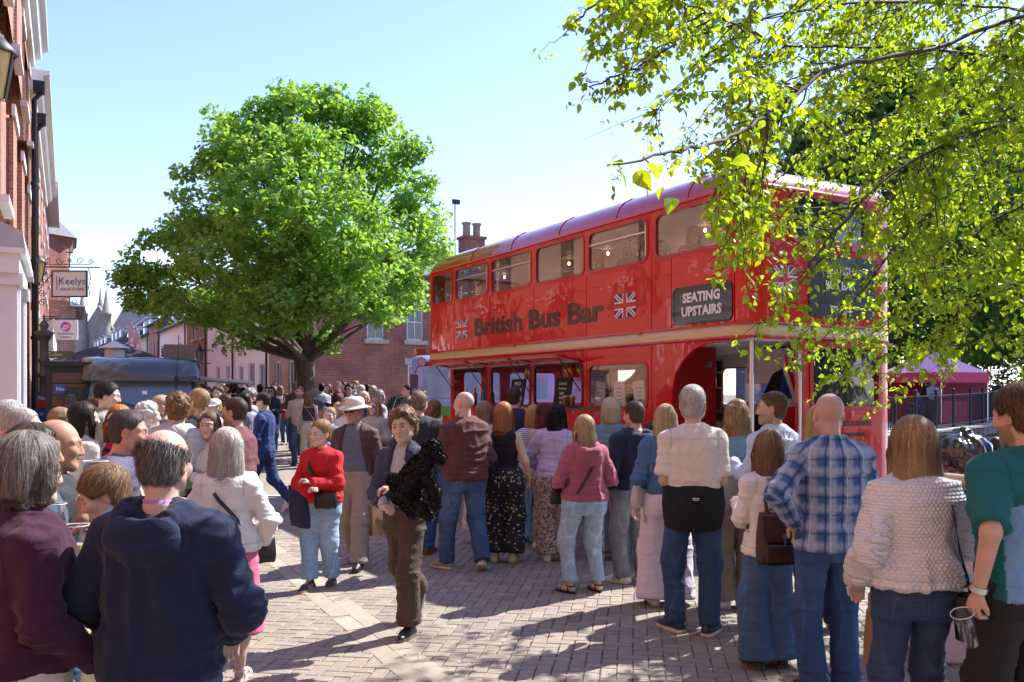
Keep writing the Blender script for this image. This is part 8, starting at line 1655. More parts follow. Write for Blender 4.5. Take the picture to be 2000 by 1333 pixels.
part('wiper', van, RUBBER, lambda b: b.bar((.1, -.2, 1.43), (-.45, -.13, 1.56), .02)); part('tax_disc', van, LET, lambda b: b.box((.05, -.045, 1.72), (.09, .01, .1)))
part('aerial', van, BLACKM, lambda b: (b.box((.62, -.1, 1.99), (.07, .06, .13)), b.tube([(.62, -.1, 2.0), (.66, -.05, 2.85)], .008, 5)))
for q in (-1, 1): m_ = part('wing_mirror', van, BLACK, lambda b: (b.box((q*1.2, -.15, 1.55), (.2, .12, .32), bev=.03), b.bar((q*1.0, -.1, 1.5), (q*1.2, -.12, 1.55), .04)))
for q in (-.75, .75): part('headlight', van, STEEL, lambda b: b.box((q, -.6, .85), (.34, .1, .2), bev=.04))
part('grille', van, RUBBER, lambda b: b.box((0, -.625, .8), (1.0, .04, .25)))
for q in (-.98, .98):
 for yy in (.1, 3.2): part('wheel', van, RUBBER, lambda b: b.tube([(q-.1, yy, .35), (q+.1, yy, .35)], .35, 18))
part('serving_flap', van, GREYP, lambda b: b.loft([[(1.05, 1.0, 2.02), (1.05, 3.6, 2.02), (1.05, 3.6, 2.07), (1.05, 1.0, 2.07)], [(2.15, 1.0, 1.93), (2.15, 3.6, 1.93), (2.15, 3.6, 1.98), (2.15, 1.0, 1.98)]], sm=False))
part('roof_box', van, M('tan_box', (.22, .16, .11), .6, var=.2, vs=5), lambda b: b.box((.72, 2.2, 2.58), (.62, 1.2, .34)))
part('cowl', van, M('galvanised', (.62, .62, .60), .35, var=.1, vs=8), lambda b: (b.cyl((-.52, 1.3, 2.38), .19, .27, 18), b.lathe((-.52, 1.3, 2.63), [(.30, 0), (.29, .02), (.02, .14)], 20)))
tr = at(133, 16.6); trl = thing('catering_trailer', 'dark brown boarded trailer with a blue arrow sticker beside the fingerpost', 'trailer', (tr.x, tr.y, gz(16.6)), math.radians(24))
part('frame', trl, BLACKM, lambda b: (b.box((0, .8, 1.2), (.74, 1.6, 2.2)), b.box((0, -.03, 2.28), (.80, .1, .08))))
for i in range(9): part('board', trl, M('trailer_board%d' % (i % 3), ((.11, .055, .035), (.13, .065, .04), (.095, .05, .033))[i % 3], .5, var=.25, vs=9), lambda b: b.box((.04, -.012, .3+i*.215), (.60, .03, .205), bev=.008))
part('black_panel', trl, BLACK, lambda b: b.box((.05, -.035, 1.72), (.44, .016, .26))); part('arrow_sticker', trl, M('sticker_blue'), lambda b: b.plate([(0, 0), (.14, 0), (.20, .09), (.14, .18), (0, .18)], [], (-.22, -.05, 1.72), (1, 0, 0), (0, 0, 1), (0, -1, 0), .008)); text('lettering', 'No', .1, LET, trl, (-.13, -.052, 1.78), SA, UP)
bm_ = at(226, 25); bmq = thing('gazebo', 'black pop-up marquee roof behind the food van', 'gazebo', (bm_.x, bm_.y, gz(25)), math.radians(20))
part('canopy', bmq, M('black_canvas', (.03, .03, .035), .7), lambda b: b.loft([[(-1.5, -1.5, 2.1), (1.5, -1.5, 2.1), (1.5, 1.5, 2.1), (-1.5, 1.5, 2.1)], [(-1.5, -1.5, 2.35), (1.5, -1.5, 2.35), (1.5, 1.5, 2.35), (-1.5, 1.5, 2.35)], [(-.03, -.03, 3.0), (.03, -.03, 3.0), (.03, .03, 3.0), (-.03, .03, 3.0)]], sm=False))
for qx in (-1.46, 1.46):
 for qy in (-1.46, 1.46): part('leg', bmq, STEEL, lambda b: b.box((qx, qy, 1.05), (.05, .05, 2.1)))
# ice-cream van
IB, IL = M('ice_blue', (.30, .48, .72), .25, coat=.6), M('ice_lilac', (.36, .36, .74), .25, coat=.6)
iv = thing('ice_cream_van', 'pale blue ice cream van behind the front of the bus', 'van', (-2.28, 20.2, gz(20.5)), math.radians(4))
part('body', iv, IL, lambda b: b.loft([[(x, 0+k, .35), (x, 0+k, 2.3), (x, .12+k, 2.5-k*.3), (x, 1.9-k, 2.5-k*.3), (x, 2.0-k, 2.3), (x, 2.0-k, .35)] for x, k in ((0, .18), (.12, .04), (.3, 0), (3.4, 0), (3.5, .05))], sm=True))
part('cab', iv, IL, lambda b: b.loft([[(x, .08, .35), (x, .08, h), (x, 1.92, h), (x, 1.92, .35)] for x, h in ((3.5, 1.95), (3.9, 1.9), (4.4, 1.15), (4.9, 1.0))], sm=False))
part('serving_window', iv, M('ice_window', (.22, .38, .55), .06, spec=.8, coat=.5), lambda b: b.plate(rrect(.28, 1.52, 3.1, 2.28, .05), [], (0, -.012, 0), (1, 0, 0), (0, 0, 1), (0, -1, 0), .02))
part('side_stripe', iv, IB, lambda b: b.box((1.8, -.008, 1.42), (3.2, .02, .16)))
part('green_hills', iv, M('hill_green', (.10, .38, .06), .35, coat=.4), lambda b: b.plate([(.2, 1.08), (3.4, 1.08), (3.4, 1.34)]+[(3.4-.16*i, 1.30+.07*math.sin(i*.9)) for i in range(1, 20)]+[(.2, 1.25)], [], (0, -.014, 0), (1, 0, 0), (0, 0, 1), (0, -1, 0), .012))
part('cloud', iv, LET, lambda b: [b.lathe((.5+.14*i, -.024, 2.33+.03*(i % 2)), [(.0, -.06), (.08, 0), (0, .06)], 10) for i in range(3)] and None); part('white_panel', iv, LET, lambda b: b.box((1.8, -.008, .86), (3.2, .02, .42)))
text('lettering', 'ICE CREAM', .36, M('ice_pink', (.62, .06, .26), .4), iv, (1.75, -.02, .72), SA, UP, bold=.006)
cone = part('cone_emblem', iv, M('cone_tan', (.55, .36, .18), .6), lambda b: b.plate([(-.11, 0), (0, -.36), (.11, 0)], [], (.98, -.026, 1.98), (1, 0, 0), (0, 0, 1), (0, -1, 0), .012)); part('scoop', cone, M('scoop_pink', (.72, .45, .55), .5), lambda b: b.plate([(.16*math.cos(a), .13*math.sin(a)) for a in [2*PI*i/16 for i in range(16)]], [], (.98, -.03, 2.06), (1, 0, 0), (0, 0, 1), (0, -1, 0), .012))
for x in (.8, 4.1): part('wheel', iv, RUBBER, lambda b: (b.tube([(x, -.01, .33), (x, .22, .33)], .33, 18)))
# dark parked car by the brick house
car = thing('parked_car', 'dark grey hatchback parked in front of the brick house', 'car', (-3.85, 25.6, gz(26)), math.radians(-3)); CARP = M('car_paint', (.035, .045, .06), .2, coat=1, wave=.002)
prof = [(0, .55), (.03, .95), (.35, 1.02), (1.0, 1.04), (2.6, 1.02), (3.3, .98), (4.1, .88), (4.35, .7), (4.38, .42)]
part('body', car, CARP, lambda b: b.loft([[(x, y, z) for x, z in [(0, .3)]+prof+[(4.38, .3)]] for y in (0, 1.75)], sm=False))
part('roof', car, CARP, lambda b: b.loft([[(x, y+(.16 if y == 0 else -.16)*k, z) for x, z, k in ((.12, .98, 0), (.35, 1.38, .8), (.9, 1.50, 1), (1.7, 1.52, 1), (2.3, 1.46, .9), (3.1, 1.0, 0))] for y in (0, 1.75)], sm=False))
part('side_window', car, GLASSD, lambda b: b.loft([[(.45, .03, 1.06), (2.85, .03, 1.04), (2.2, .135, 1.38), (.9, .145, 1.43), (.55, .12, 1.34)], [(.45, .10, 1.06), (2.85, .10, 1.04), (2.2, .2, 1.38), (.9, .2, 1.43), (.55, .2, 1.34)]], sm=False))
part('window_trim', car, STEEL, lambda b: (b.tube([(.40, .02, 1.05), (2.9, .02, 1.03)], .012, 5), b.tube([(.42, .03, 1.06), (.52, .12, 1.37), (.9, .145, 1.45), (2.2, .13, 1.40), (2.88, .03, 1.05)], .014, 5), b.bar((1.65, .04, 1.05), (1.6, .14, 1.43), .05)))
for x in (.75, 3.55): w_ = part('wheel', car, RUBBER, lambda b: b.tube([(x, -.02, .32), (x, .2, .32)], .32, 20)); part('rim', w_, STEEL, lambda b: b.tube([(x, -.035, .32), (x, 0, .32)], .22, 12))
part('tail_light', car, FRD, lambda b: b.box((.03, .12, .88), (.06, .26, .12))); part('door_handle', car, STEEL, lambda b: b.box((1.75, -.01, .9), (.18, .03, .03)))
st = thing('painted_stall', 'brightly painted stall panel glimpsed through the rear of the bus', 'stall', (4.35, 14.2, 0), math.radians(8))
part('panel', st, M('stall_blue', (.05, .22, .50), .5), lambda b: b.box((0, .02, 1.6), (1.6, .06, 1.9)))
for i in range(14):
 c = ((.7, .2, .03), (.35, .05, .4), (.75, .55, .05), (.5, .03, .08), (.1, .5, .55))[i % 5]; x, z, w_, h_ = RNG.uniform(-.6, .6), RNG.uniform(1.0, 2.4), RNG.uniform(.15, .4), RNG.uniform(.06, .16); part('painted_shape', st, M('stall_paint%d' % (i % 5), c, .5), lambda b: b.plate([(0, 0), (w_, h_*.4), (w_*.8, h_*1.6), (w_*.1, h_)], [], (x, -.012-.002*i, z), (1, .0, 0), (0, 0, 1), (0, -1, 0), .006))
for q in (-.75, .75): part('leg', st, BLACKM, lambda b: b.box((q, .05, .35), (.06, .06, .7)))
ab = at(668, 15.2); abd = thing('a_board', 'wooden framed pavement board behind the hat wearing man', 'sign', (ab.x, ab.y, gz(15.2)), math.radians(8))
part('panel', abd, M('board_pale', (.42, .48, .42), .5), lambda b: b.box((0, 0, .85), (.62, .03, 1.1), M=Matrix.Rotation(.12, 4, 'X')))
OAK = M('oak_frame', (.36, .20, .08), .5, var=.2, vs=12)
for q in (-.33, .33): part('post', abd, OAK, lambda b: b.bar((q, -.18, 0), (q, .0, 1.45), .06)); part('rear_leg', abd, OAK, lambda b: b.bar((q, .35, 0), (q, .02, 1.4), .05))
part('top_rail', abd, OAK, lambda b: b.bar((-.36, .0, 1.45), (.36, .0, 1.45), .06))

# ---------------------------------------------------------------- things held, worn or standing about
def strap(b, B, pts, w=.03, t=.006, nrm=None):
 pts = [Vector(p) for p in pts]; rings = []
 for i, p in enumerate(pts):
  tg = (pts[min(i+1, len(pts)-1)]-pts[max(i-1, 0)]).normalized(); n = Vector((p.x-B.lx*max(0, p.z-.95), p.y-B.ly*max(0, p.z-.95), .15)) if nrm is None else Vector(nrm); n = (n-tg*n.dot(tg)).normalized(); s = tg.cross(n)
  rings.append([tuple(B.wp(p+s*a*w/2+n*c*t/2)) for a, c in ((-1, -1), (1, -1), (1, 1), (-1, 1))])
 b.loft(rings, sm=False)
def soft_bag(name, label, cat, c, dims, mat, rz=0, bev=.03, tilt=0, wall=None):
 """a bag body, local origin at its centre; slightly slumped sides"""
 t = thing(name, label, cat, c, rz)
 w, d, h = dims
 def f(b):
  rings = []
  for z, kw, kd in ((-.5, .86, .75), (-.47, .95, .92), (-.25, 1.0, 1.05), (.1, .97, 1.0), (.38, .93, .72), (.5, .90, .45)):
   rings.append([(w/2*kw*math.copysign(abs(math.cos(a))**.55, math.cos(a))+tilt*z, d/2*kd*math.copysign(abs(math.sin(a))**.55, math.sin(a)), h*z+.006*math.sin(5*a+z*9)) for a in [2*PI*i/24 for i in range(24)]])
  b.loft(rings)
 part('body', t, mat, f); return t
NAVYC, BLKL, GREYL, CREAML = M('navy_canvas', (.018, .028, .08), .85, bump=.4, bs=300), M('black_leather', (.014, .014, .015), .4, bump=.3, bs=120), M('grey_leather', (.27, .255, .24), .45, bump=.3, bs=120), M('cream_leather', (.52, .47, .39), .45, bump=.25, bs=120)
BRL = M('brown_leather', (.055, .026, .018), .42, var=.25, vs=10, bump=.4, bs=70); KRAFT = M('kraft_paper', (.36, .22, .11), .75, var=.1, vs=9, bump=.2, bs=30)
# red sweater girl: navy tote on her right shoulder, black crossbody bag in front
g = girl; tb = soft_bag('tote_bag', 'navy canvas tote bag under the arm of the woman in the red sweater', 'bag', g.wp((.235, .06, .86)), (.33, .07, .36), NAVYC, math.radians(166-35), tilt=.08)
text('lettering', 'FIELD', .075, LET, tb, (.04, -.042, -.06), (1, 0, 0), (0, 0, 1)); part('emblem', tb, LET, lambda b: [b.bar((-.08+.05*i, -.040, .02), (-.02+.05*i, -.040, .13), .008) for i in range(2)])
hst = MB(); strap(hst, g, [(.20, .02, 1.02), (.205, .02, 1.15), (.19, .03, 1.3), (.150, .03, 1.425), (.150, -.03, 1.43), (.19, -.08, 1.3), (.21, -.06, 1.12), (.21, -.03, 1.02)], .028); o = hst.build('strap', NAVYC, None); o.parent = tb; o.matrix_parent_inverse = (Matrix.Translation(tb.location) @ Matrix.Rotation(tb.rotation_euler[2], 4, 'Z')).inverted()
def worn_strap(bag, B, pts, mat, w=.028, buckle=None):
 m = MB(); strap(m, B, pts, w); o = m.build('strap', mat, None); o.parent = bag; o.matrix_parent_inverse = (Matrix.Translation(bag.location) @ Matrix.Rotation(bag.rotation_euler[2], 4, 'Z')).inverted()
 if buckle is not None:
  q = MB(); p = B.wp(buckle); q.box(p, (.034*B.s, .014, .022), rz=B.root.rotation_euler[2]); k = q.build('buckle', STEEL, None); k.parent = bag; k.matrix_parent_inverse = o.matrix_parent_inverse.copy()
def over_shoulder(B, q, off, zlow, a_front, a_back, front=True, back=True):
 """strap path over shoulder q: front point angle a_front and back point angle a_back at height zlow"""
 s = B.neck+Vector((q*.085, 0, .022+off*.4)); P_ = []
 if front: P_ += [B.surf(a_front*(1-t)+q*28*t, zlow+(1.40-zlow)*t, off) for t in (0, .25, .5, .75, 1)]
 P_ += [s+Vector((0, .03, 0)), s+Vector((0, -.03, 0))]
 if back: P_ += [B.surf(a_back*(1-t)+q*152*t, zlow+(1.40-zlow)*t, off) for t in (1, .75, .5, .25, 0)]
 return P_
cb = soft_bag('crossbody_bag', 'small black crossbody bag at the waist of the woman in the red sweater', 'bag', g.wp((-.15, .21, .95)), (.21, .08, .13), BLKL, math.radians(166))
worn_strap(cb, g, over_shoulder(g, 1, .068, .98, -30, 280, True, True), BLKL, .034)
# paper carriers
def paper_bag(label, c, dims, rz, tw=0):
 t = thing('paper_bag', label, 'bag', c, rz); w, d, h = dims
 part('body', t, KRAFT, lambda b: b.loft([[(-w/2*k, -d/2*q, z), (w/2*k, -d/2*q, z), (w/2*k, 0, z), (w/2*k, d/2*q, z), (-w/2*k, d/2*q, z), (-w/2*k, 0, z)] for z, k, q in ((0, 1, 1), (h*.5, 1.02, .95), (h, .97, .72))], sm=False))
 part('handle', t, KRAFT, lambda b: [b.tube([(-w*.22, y, h-.01), (-w*.2, y, h+.07), (0, y*.4, h+.10), (w*.2, y, h+.07), (w*.22, y, h-.01)], .005, 5) for y in (-d*.3, d*.3)]); part('crease', t, KRAFT, lambda b: b.box((w*.12, -d/2*.97-.002, h*.45), (.006, .004, h*.8)))
 return t
p = hatman.wp(hatman.WR[-1]+Vector((0, .03, -.13))); paper_bag('brown paper carrier bag held by the man in the wide hat', (p.x, p.y, p.z-.37), (.19, .11, .30), math.radians(40))
p = at(1712, 4.55, 1302); paper_bag('brown paper carrier bag between the checked shirt and the chunky jumper', (p.x, p.y, p.z), (.14, .11, .30), math.radians(60))
# bags in the queue
w_ = bagw; cbag = soft_bag('shoulder_bag', 'small cream shoulder bag beside the man with the tied sweater', 'bag', w_.wp((-.25, -.07, .96)), (.16, .08, .18), CREAML, math.radians(60)); worn_strap(cbag, w_, over_shoulder(w_, -1, .035, 1.06, -80, -100), CREAML, .03)
part('tassel', cbag, CREAML, lambda b: b.box((.03, -.05, -.14), (.03, .012, .16)))
w_ = wavyw; gb = soft_bag('handbag', 'large grey leather handbag on the shoulder of the wavy haired woman', 'bag', w_.wp((.03, -.22, 1.0)), (.32, .13, .26), GREYL, math.radians(-10)); worn_strap(gb, w_, [(-.08, -.20, 1.12), (-.05, -.17, 1.25), (.10, -.12, 1.38), (.135, -.03, 1.455), (.14, .03, 1.44)], GREYL, .022); worn_strap(gb, w_, [(.13, -.20, 1.12), (.15, -.17, 1.25), (.155, -.12, 1.36), (.15, -.03, 1.45), (.15, .03, 1.44)], GREYL, .022)
w_ = packw; bp = soft_bag('backpack', 'brown leather backpack worn low on the white jacket', 'backpack', w_.wp((-.02, -.235, 1.00)), (.285, .13, .31), BRL, math.radians(6))
part('flap', bp, BRL, lambda b: b.loft([[(-.128*k, y, z), (.128*k, y, z), (.128*k, y+.012, z), (-.128*k, y+.012, z)] for y, z, k in ((.02, .165, .96), (-.052, .150, 1.0), (-.078, .08, 1.02), (-.084, .015, 1.0), (-.083, .0, .95))], sm=False)); part('pocket', bp, BRL, lambda b: [b.box((x, -.076, -.075), (.105, .024, .12), bev=.01) for x in (-.062, .062)][:0] or b.box((0, -.074, -.08), (.22, .026, .125), bev=.012))
part('clasp', bp, STEEL, lambda b: (b.box((0, -.092, .03), (.022, .01, .03)), b.box((0, -.092, -.005), (.012, .01, .03)))); part('top_handle', bp, BRL, lambda b: b.tube([(-.07, 0, .15), (-.06, .0, .185), (.06, 0, .185), (.07, 0, .15)], .007, 6)); part('zip', bp, STEEL, lambda b: b.box((0, -.09, -.028), (.2, .006, .006))); part('strap_end', bp, BRL, lambda b: b.box((.015, -.09, -.06), (.012, .008, .07)))
for q in (-1, 1): worn_strap(bp, w_, [w_.surf(180-q*22, 1.17, .05), w_.surf(180-q*26, 1.26, .04), w_.surf(180-q*34, 1.36, .04), w_.neck+Vector((q*.09, -.03, .02)), w_.neck+Vector((q*.095, .03, .01)), w_.surf(q*40, 1.3, .04), w_.surf(q*85, 1.05, .04), w_.surf(180-q*40, .92, .05)], BRL, .024)
w_ = knitw; kb = soft_bag('shoulder_bag', 'small black shoulder bag hanging at the hip of the woman in the chunky jumper', 'bag', w_.wp((.262, -.08, .80)), (.17, .08, .22), BLKL, math.radians(-30)); worn_strap(kb, w_, [w_.surf(112, .90, .075), w_.surf(118, 1.0, .085), w_.surf(126, 1.10, .085), w_.surf(136, 1.22, .07), w_.surf(143, 1.33, .065), w_.neck+Vector((.105, -.055, -.005)), w_.neck+Vector((.11, .0, .022)), w_.neck+Vector((.11, .05, -.005))], BLKL, .036, buckle=w_.surf(118, 1.0, .092)); part('flap', kb, BLKL, lambda b: b.box((0, -.046, .03), (.165, .012, .14), bev=.005))
w_ = pinkw; pb = soft_bag('crossbody_bag', 'black crossbody bag in front of the woman in the pink hoodie', 'bag', w_.wp((-.2, .16, .95)), (.18, .07, .14), BLKL, math.radians(16)); worn_strap(pb, w_, over_shoulder(w_, 1, .058, 1.0, -50, 215)[5:], BLKL, .026)
w_ = greyw; sb2 = soft_bag('crossbody_bag', 'black crossbody bag at the hip of the silver haired woman', 'bag', w_.wp((.22, .13, .90)), (.18, .07, .15), BLKL, math.radians(40)); worn_strap(sb2, w_, over_shoulder(w_, -1, .064, 1.0, 60, -250)[5:], BLKL, .026, buckle=w_.surf(185, 1.22, .075))
w_ = cropw; cbx = soft_bag('crossbody_bag', 'small tan crossbody bag of the woman in the crop top', 'bag', w_.wp((.2, .1, .98)), (.16, .06, .13), M('tan_leather', (.40, .24, .14), .5), 0); worn_strap(cbx, w_, over_shoulder(w_, -1, .026, 1.04, 70, -250)[5:], MATS['tan_leather'], .014)
# cups and phones
RCUP = M('red_cup', (.62, .02, .03), .35)
def cup(label, c, mat=None, h=.125, r0=.031, r1=.044, fill=None, red=False):
 t = thing('plastic_cup', label, 'cup', c)
 def f(b):
  n = 20; rr = [(r0, 0), (r1, h), (r1+.0025, h+.002), (r1+.0025, h-.004)]; b.lathe((0, 0, 0), rr, n, cap=False); b.lathe((0, 0, 0), [(0.001, .002), (r0, .002)], n, cap=False)
 part('cup', t, mat or CUPGLASS, f)
 part('rim', t, mat or M('cup_rim', (.75, .77, .78), .15), lambda b: b.tube([(r1*math.cos(a), r1*math.sin(a), h) for a in [2*PI*i/20 for i in range(20)]], .0022, 5, closed=True))
 if fill: part('drink', t, fill[0], lambda b: b.lathe((0, 0, .004), [(r0-.002, 0), (r0+(r1-r0)*fill[1]-.002, h*fill[1])], 18))
 return t
JUICE = M('pink_drink', (.60, .05, .06), .15); WINE = M('white_wine', (.62, .55, .26), .1)
def held(B, q, dz=-.045, off=.072, side=0): return B.wp(B.WR[q]+B.HD[q]*off+Vector((side, .02, dz)))
p = held(baldman, 1, .01, .10); cup('empty clear plastic cup raised by the bald man in black', p, h=.14, r0=.036, r1=.050)
p = at(105, 3.55, 1046); cup('clear plastic cup beside the plum fleece', p, r0=.034, r1=.047); p = at(146, 3.3, 1098); cup('plastic cup with white wine in front of the navy hoodie', p, h=.135, r0=.036, r1=.050, fill=(WINE, .45))
p = held(yman, 1); cup('cup of pink drink held by the tall young man', p, fill=(JUICE, .8)); p = held(redw, -1, -.05); cup('red cup held by the red haired woman', p, RCUP, h=.13)
p = held(teal, -1, -.17, .07); tcup = cup('empty clear plastic cup held low by the man in the teal t-shirt', p, h=.15, r0=.034, r1=.047); tcup.rotation_euler = (.2, -.35, 0)
def phone(label, c, rz, tilt=.5):
 t = thing('mobile_phone', label, 'phone', c, rz); t.rotation_euler = (tilt, 0, rz); part('case', t, BLACK, lambda b: b.box((0, 0, 0), (.075, .009, .155), bev=.004)); part('screen', t, M('phone_screen', (.04, .05, .07), .05), lambda b: b.box((0, -.006, 0), (.066, .002, .142))); return t
phone('black phone held up by the man in the teal t-shirt', held(teal, 1, .05, .09), math.radians(20), -.4); phone('phone in the hand of the man in the charcoal jacket', held(jackman, 1, .02, .09), math.radians(-20), -.6)
part('wristwatch', teal.root, STEEL, lambda b: (b.tube([teal.WR[-1]-teal.HD[-1]*.012, teal.WR[-1]+teal.HD[-1]*.012], .036, 14)))
# sandals
for B, mt_ in ((pinkw, BLKL), (greyw, M('white_leather', (.66, .64, .6), .5))):
 for q in (-1, 1):
  a = [o for o in (-1, 1)][0]
  fp, yaw, pit = ([((-.15, .02, .012), 30, 4), ((.14, 0, .012), 12, 4)] if B is pinkw else [((-.09, 0, .012), 8, 4), ((.09, .03, .012), -8, 4)])[0 if q < 0 else 1]
  Rm = Matrix.Translation((fp[0], fp[1], 0)) @ Matrix.Rotation(math.radians(yaw), 4, 'Z')
  def sd_(b):
   tv = lambda p: Rm @ Vector(p)
   out = [(.040*math.cos(x_)*(1 if math.sin(x_) > 0 else .85), .06+.125*math.sin(x_)) for x_ in [2*PI*i/20 for i in range(20)]]
   b.loft([[tv((x, y, z)) for x, y in out] for z in (.0, .018)], sm=False)
   for y, h in ((.13, .05), (.10, .058), (-.0, .085)): b.tube([tv((.036*math.cos(x_), y-(.03 if y == 0 else 0)*math.cos(x_)*0, .014+(h-.014)*math.sin(x_))) for x_ in [PI*i/10 for i in range(11)]], .0065, 5)
   b.tube([tv((.040*math.cos(x_), -.015+.045*math.sin(x_), .075)) for x_ in [2*PI*i/14 for i in range(14)]], .006, 5, closed=True)
  part('sandal', B.root, mt_, sd_)
# the black dog
def dog():
 P_ = lambda px, y, py: at(px, y, py); G_ = Grid(tuple(P_(735, 6.0, 1020)-Vector((.1, .25, .05))), tuple(P_(880, 6.0, 860)+Vector((.1, .35, .05))), .008)
 c = lambda a, b, r, s, k=.03: G_.cap(a, b, r, s, k)
 hipc, ch, nk, hd, mz = P_(788, 6.0, 962), P_(818, 5.96, 918), P_(832, 5.94, 900), P_(842, 5.92, 884), P_(862, 5.88, 898)
 c(hipc, ch, .088, .085); c(ch, nk, .066, .05); c(hd, hd+Vector((.01, 0, 0)), .060, .058); c(hd, mz, .040, .028, .015); G_.ell(hd+Vector((0, 0, .045)), (.06, .055, .04), .02)
 for s_ in (-1, 1): e = hd+Vector((-.035, s_*.05-.01, .0)); c(e, e+Vector((-.012, s_*.012, -.085)), .028, .030, .015)
 c(ch+Vector((.04, -.02, -.03)), P_(848, 5.95, 962), .038, .030); c(P_(848, 5.95, 962), P_(852, 5.95, 988), .032, .030); c(ch+Vector((.03, .08, -.03)), P_(842, 6.1, 955), .042, .036)
 c(hipc+Vector((.03, 0, -.03)), P_(822, 5.98, 990), .050, .038); c(P_(822, 5.98, 990), P_(838, 5.98, 1008), .034, .030); c(hipc+Vector((0, .08, -.03)), P_(805, 6.1, 1000), .055, .04); c(hipc, P_(764, 6.04, 935), .05, .035)
 V, Q = G_.nets(); N_ = vnormals(V, Q); V2 = V+N_*(.008*vnoise(V*48, 3)+.007*vnoise(V*90, 5)+.002)[:, None]
 C = np.tile(np.array((.012, .0115, .012), f4), (len(V), 1))*(1+.5*vnoise(V*60, 9))[:, None]
 me = np_mesh('poodle', V2, Q, cols=np.clip(C, .003, 1)); me.materials.append(HAIRM); o = tag(link('poodle', me), 'curly black dog carried in the arms of the young man', 'dog')
 n = 3600; pk = RNG.choice(len(V), n); p = V2[pk]; nn = N_[pk]; r = RNG.normal(size=(n, 3)); a = np.cross(nn, r); a /= np.linalg.norm(a, axis=1, keepdims=True); b = np.cross(nn, a); ph = RNG.uniform(0, 6.28, n)[:, None]; rr = RNG.uniform(.004, .009, n)[:, None]; pts = []
 for i in range(7): th = ph+i*.95; pts.append(p+(a*np.cos(th)+b*np.sin(th))*rr+nn*(.001+.0016*i))
 S_ = np.stack(pts, 1); w = .0022; side = nn[:, None]*w; VV = np.stack([S_-side, S_+side], 2).reshape(-1, 3); base = (np.arange(n)*14)[:, None]+(np.arange(6)*2)[None]; QQ = np.stack([base, base+1, base+3, base+2], -1).reshape(-1, 4)
 cc = np.repeat(np.array((.016, .015, .015))*RNG.uniform(.5, 2.2, (n, 1)), 14, 0); m2 = np_mesh('curls', VV.astype(f4), QQ, cols=cc); m2.materials.append(HAIRM); q = link('curls', m2, o); q['kind'] = 'stuff'
 part('nose', o, BLACK, lambda b_: b_.lathe(mz+Vector((.030, -.006, .006)), [(.0, -.010), (.013, 0), (0, .010)], 8)); part('eye', o, BLACK, lambda b_: b_.lathe(hd+Vector((.035, -.058, .008)), [(.0, -.009), (.009, 0), (0, .009)], 8))
dog()
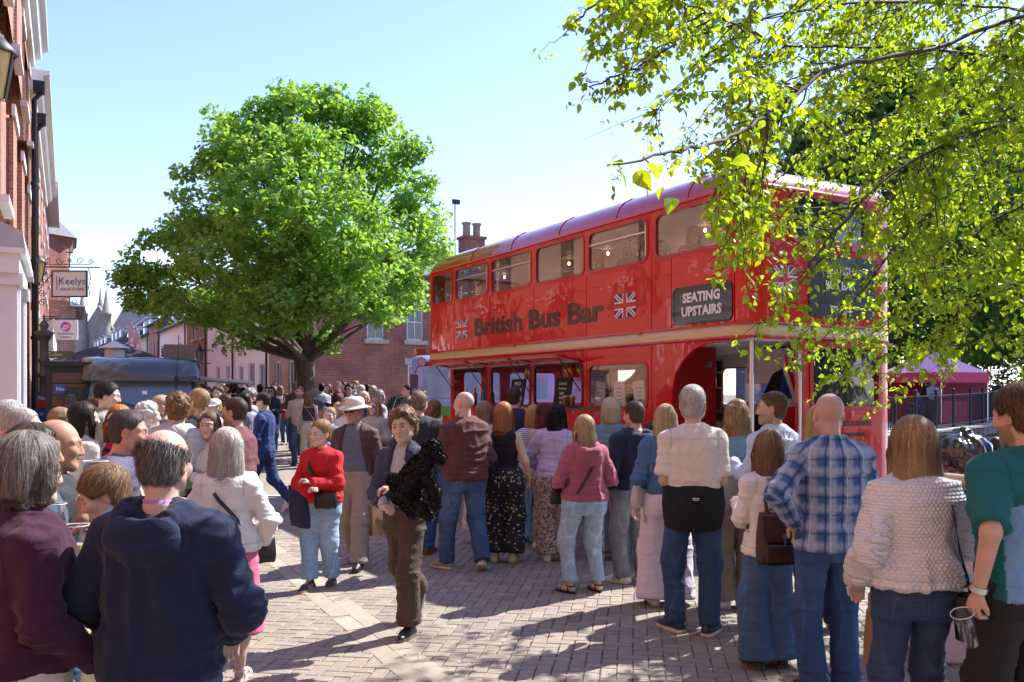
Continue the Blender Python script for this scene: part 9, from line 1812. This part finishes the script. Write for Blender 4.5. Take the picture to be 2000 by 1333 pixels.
# rubbish: black sacks piled on a pink bin, with a ball-topped railing behind
bx = at(1905, 6.0); pk_ = thing('storage_box', 'pale pink lidded box under the black rubbish sacks', 'box', (bx.x, bx.y, 0), math.radians(-6)); PB = M('pale_pink_box', (.58, .40, .41), .6, var=.06, vs=4)
part('body', pk_, PB, lambda b: b.box((0, 0, .49), (.80, .5, .98), bev=.02)); part('lid', pk_, M('box_lid', (.70, .66, .68), .5), lambda b: b.box((0, 0, 1.005), (.86, .56, .05), bev=.012))
SACK = M('bin_liner', (.016, .014, .015), .18, var=.3, vs=6, coat=.8, spec=.8, lo=(.10, .012, .014))
for i, (px, py, zz, r, lab) in enumerate(((1876, 884, 5.95, (.185, .16, .115), 'crumpled black rubbish sack on top of the pile'), (1846, 935, 6.0, (.13, .15, .125), 'left rubbish sack under the top one'), (1912, 938, 6.05, (.135, .15, .12), 'right rubbish sack with a red sheen'))):
 c = at(px, zz, py); G_ = Grid(tuple(c-Vector((.3, .3, .25))), tuple(c+Vector((.3, .3, .3))), .011); G_.ell(c, r, .02); G_.cap(c+Vector((0, 0, r[2]*.7)), c+Vector((.02, 0, r[2]*1.3)), .04, .018, .05)
 V, Q = G_.nets(); N_ = vnormals(V, Q); d = V-np.array(c, f4)-np.array((0, 0, r[2]*.9), f4); th = np.arctan2(d[:, 1], d[:, 0]); rad = np.linalg.norm(d, axis=1); q = np.stack([np.cos(th)*5, np.sin(th)*5, rad*6], 1); amp = .018*(1-2*np.abs(vnoise(q+i*9, 2)))*np.exp(-rad*2.5)+.014*(1-2*np.abs(vnoise(V*9, i)))+.008*vnoise(V*26, 4)
 me = np_mesh('rubbish_sack', V+N_*amp[:, None], Q, smooth=True); me.materials.append(SACK); tag(link('rubbish_sack', me), lab, 'rubbish bag', 'rubbish sacks on the pink box')
nr = thing('iron_railing', 'low black railing with ball finials at the near edge of the pond', 'railing')
for px, zz in ((1790, 9.2), (1868, 9.5), (1945, 9.8), (2030, 10.1)):
 p = at(px, zz); part('post', nr, BLACKM, lambda b: (b.cyl((p.x, p.y, 0), .045, 1.14, 10), b.lathe((p.x, p.y, 1.14), [(.02, 0), (.045, .02), (.068, .07), (.062, .11), (.03, .145), (.0, .15)], 12)))
a_, b_ = at(1790, 9.2), at(2030, 10.1); [part('rail', nr, BLACKM, lambda b: b.bar((a_.x, a_.y, h), (b_.x, b_.y, h), .035)) for h in (.3, 1.05)]
tag(part('balusters', nr, BLACKM, lambda b: [(lambda p: (b.bar((p.x, p.y, .3), (p.x, p.y, 1.14), .016), b.lathe((p.x, p.y, 1.13), [(.016, 0), (.001, .05)], 5)))(a_.lerp(b_, i/14)) for i in range(15)]), kind='stuff')

sgl = part('sunglasses', shirtm.root, M('blue_lens', (.02, .10, .45), .08, coat=.5), lambda b: [b.loft([[tuple(shirtm.hl((q*.034+.026*math.cos(a), .070-.004*abs(math.cos(a))+.012*math.sin(a), .112+.014*math.sin(a)+d_))) for a in [2*PI*i/12 for i in range(12)]] for d_ in (0, .004)]) for q in (-1, 1)] and None)
part('frame', sgl, BLACK, lambda b: (b.tube([shirtm.hl((-.012, .075, .118)), shirtm.hl((.012, .075, .118))], .003, 5), [b.tube([shirtm.hl((q*.060, .066, .112)), shirtm.hl((q*.085, .02, .085)), shirtm.hl((q*.086, -.03, .05))], .003, 5) for q in (-1, 1)]))
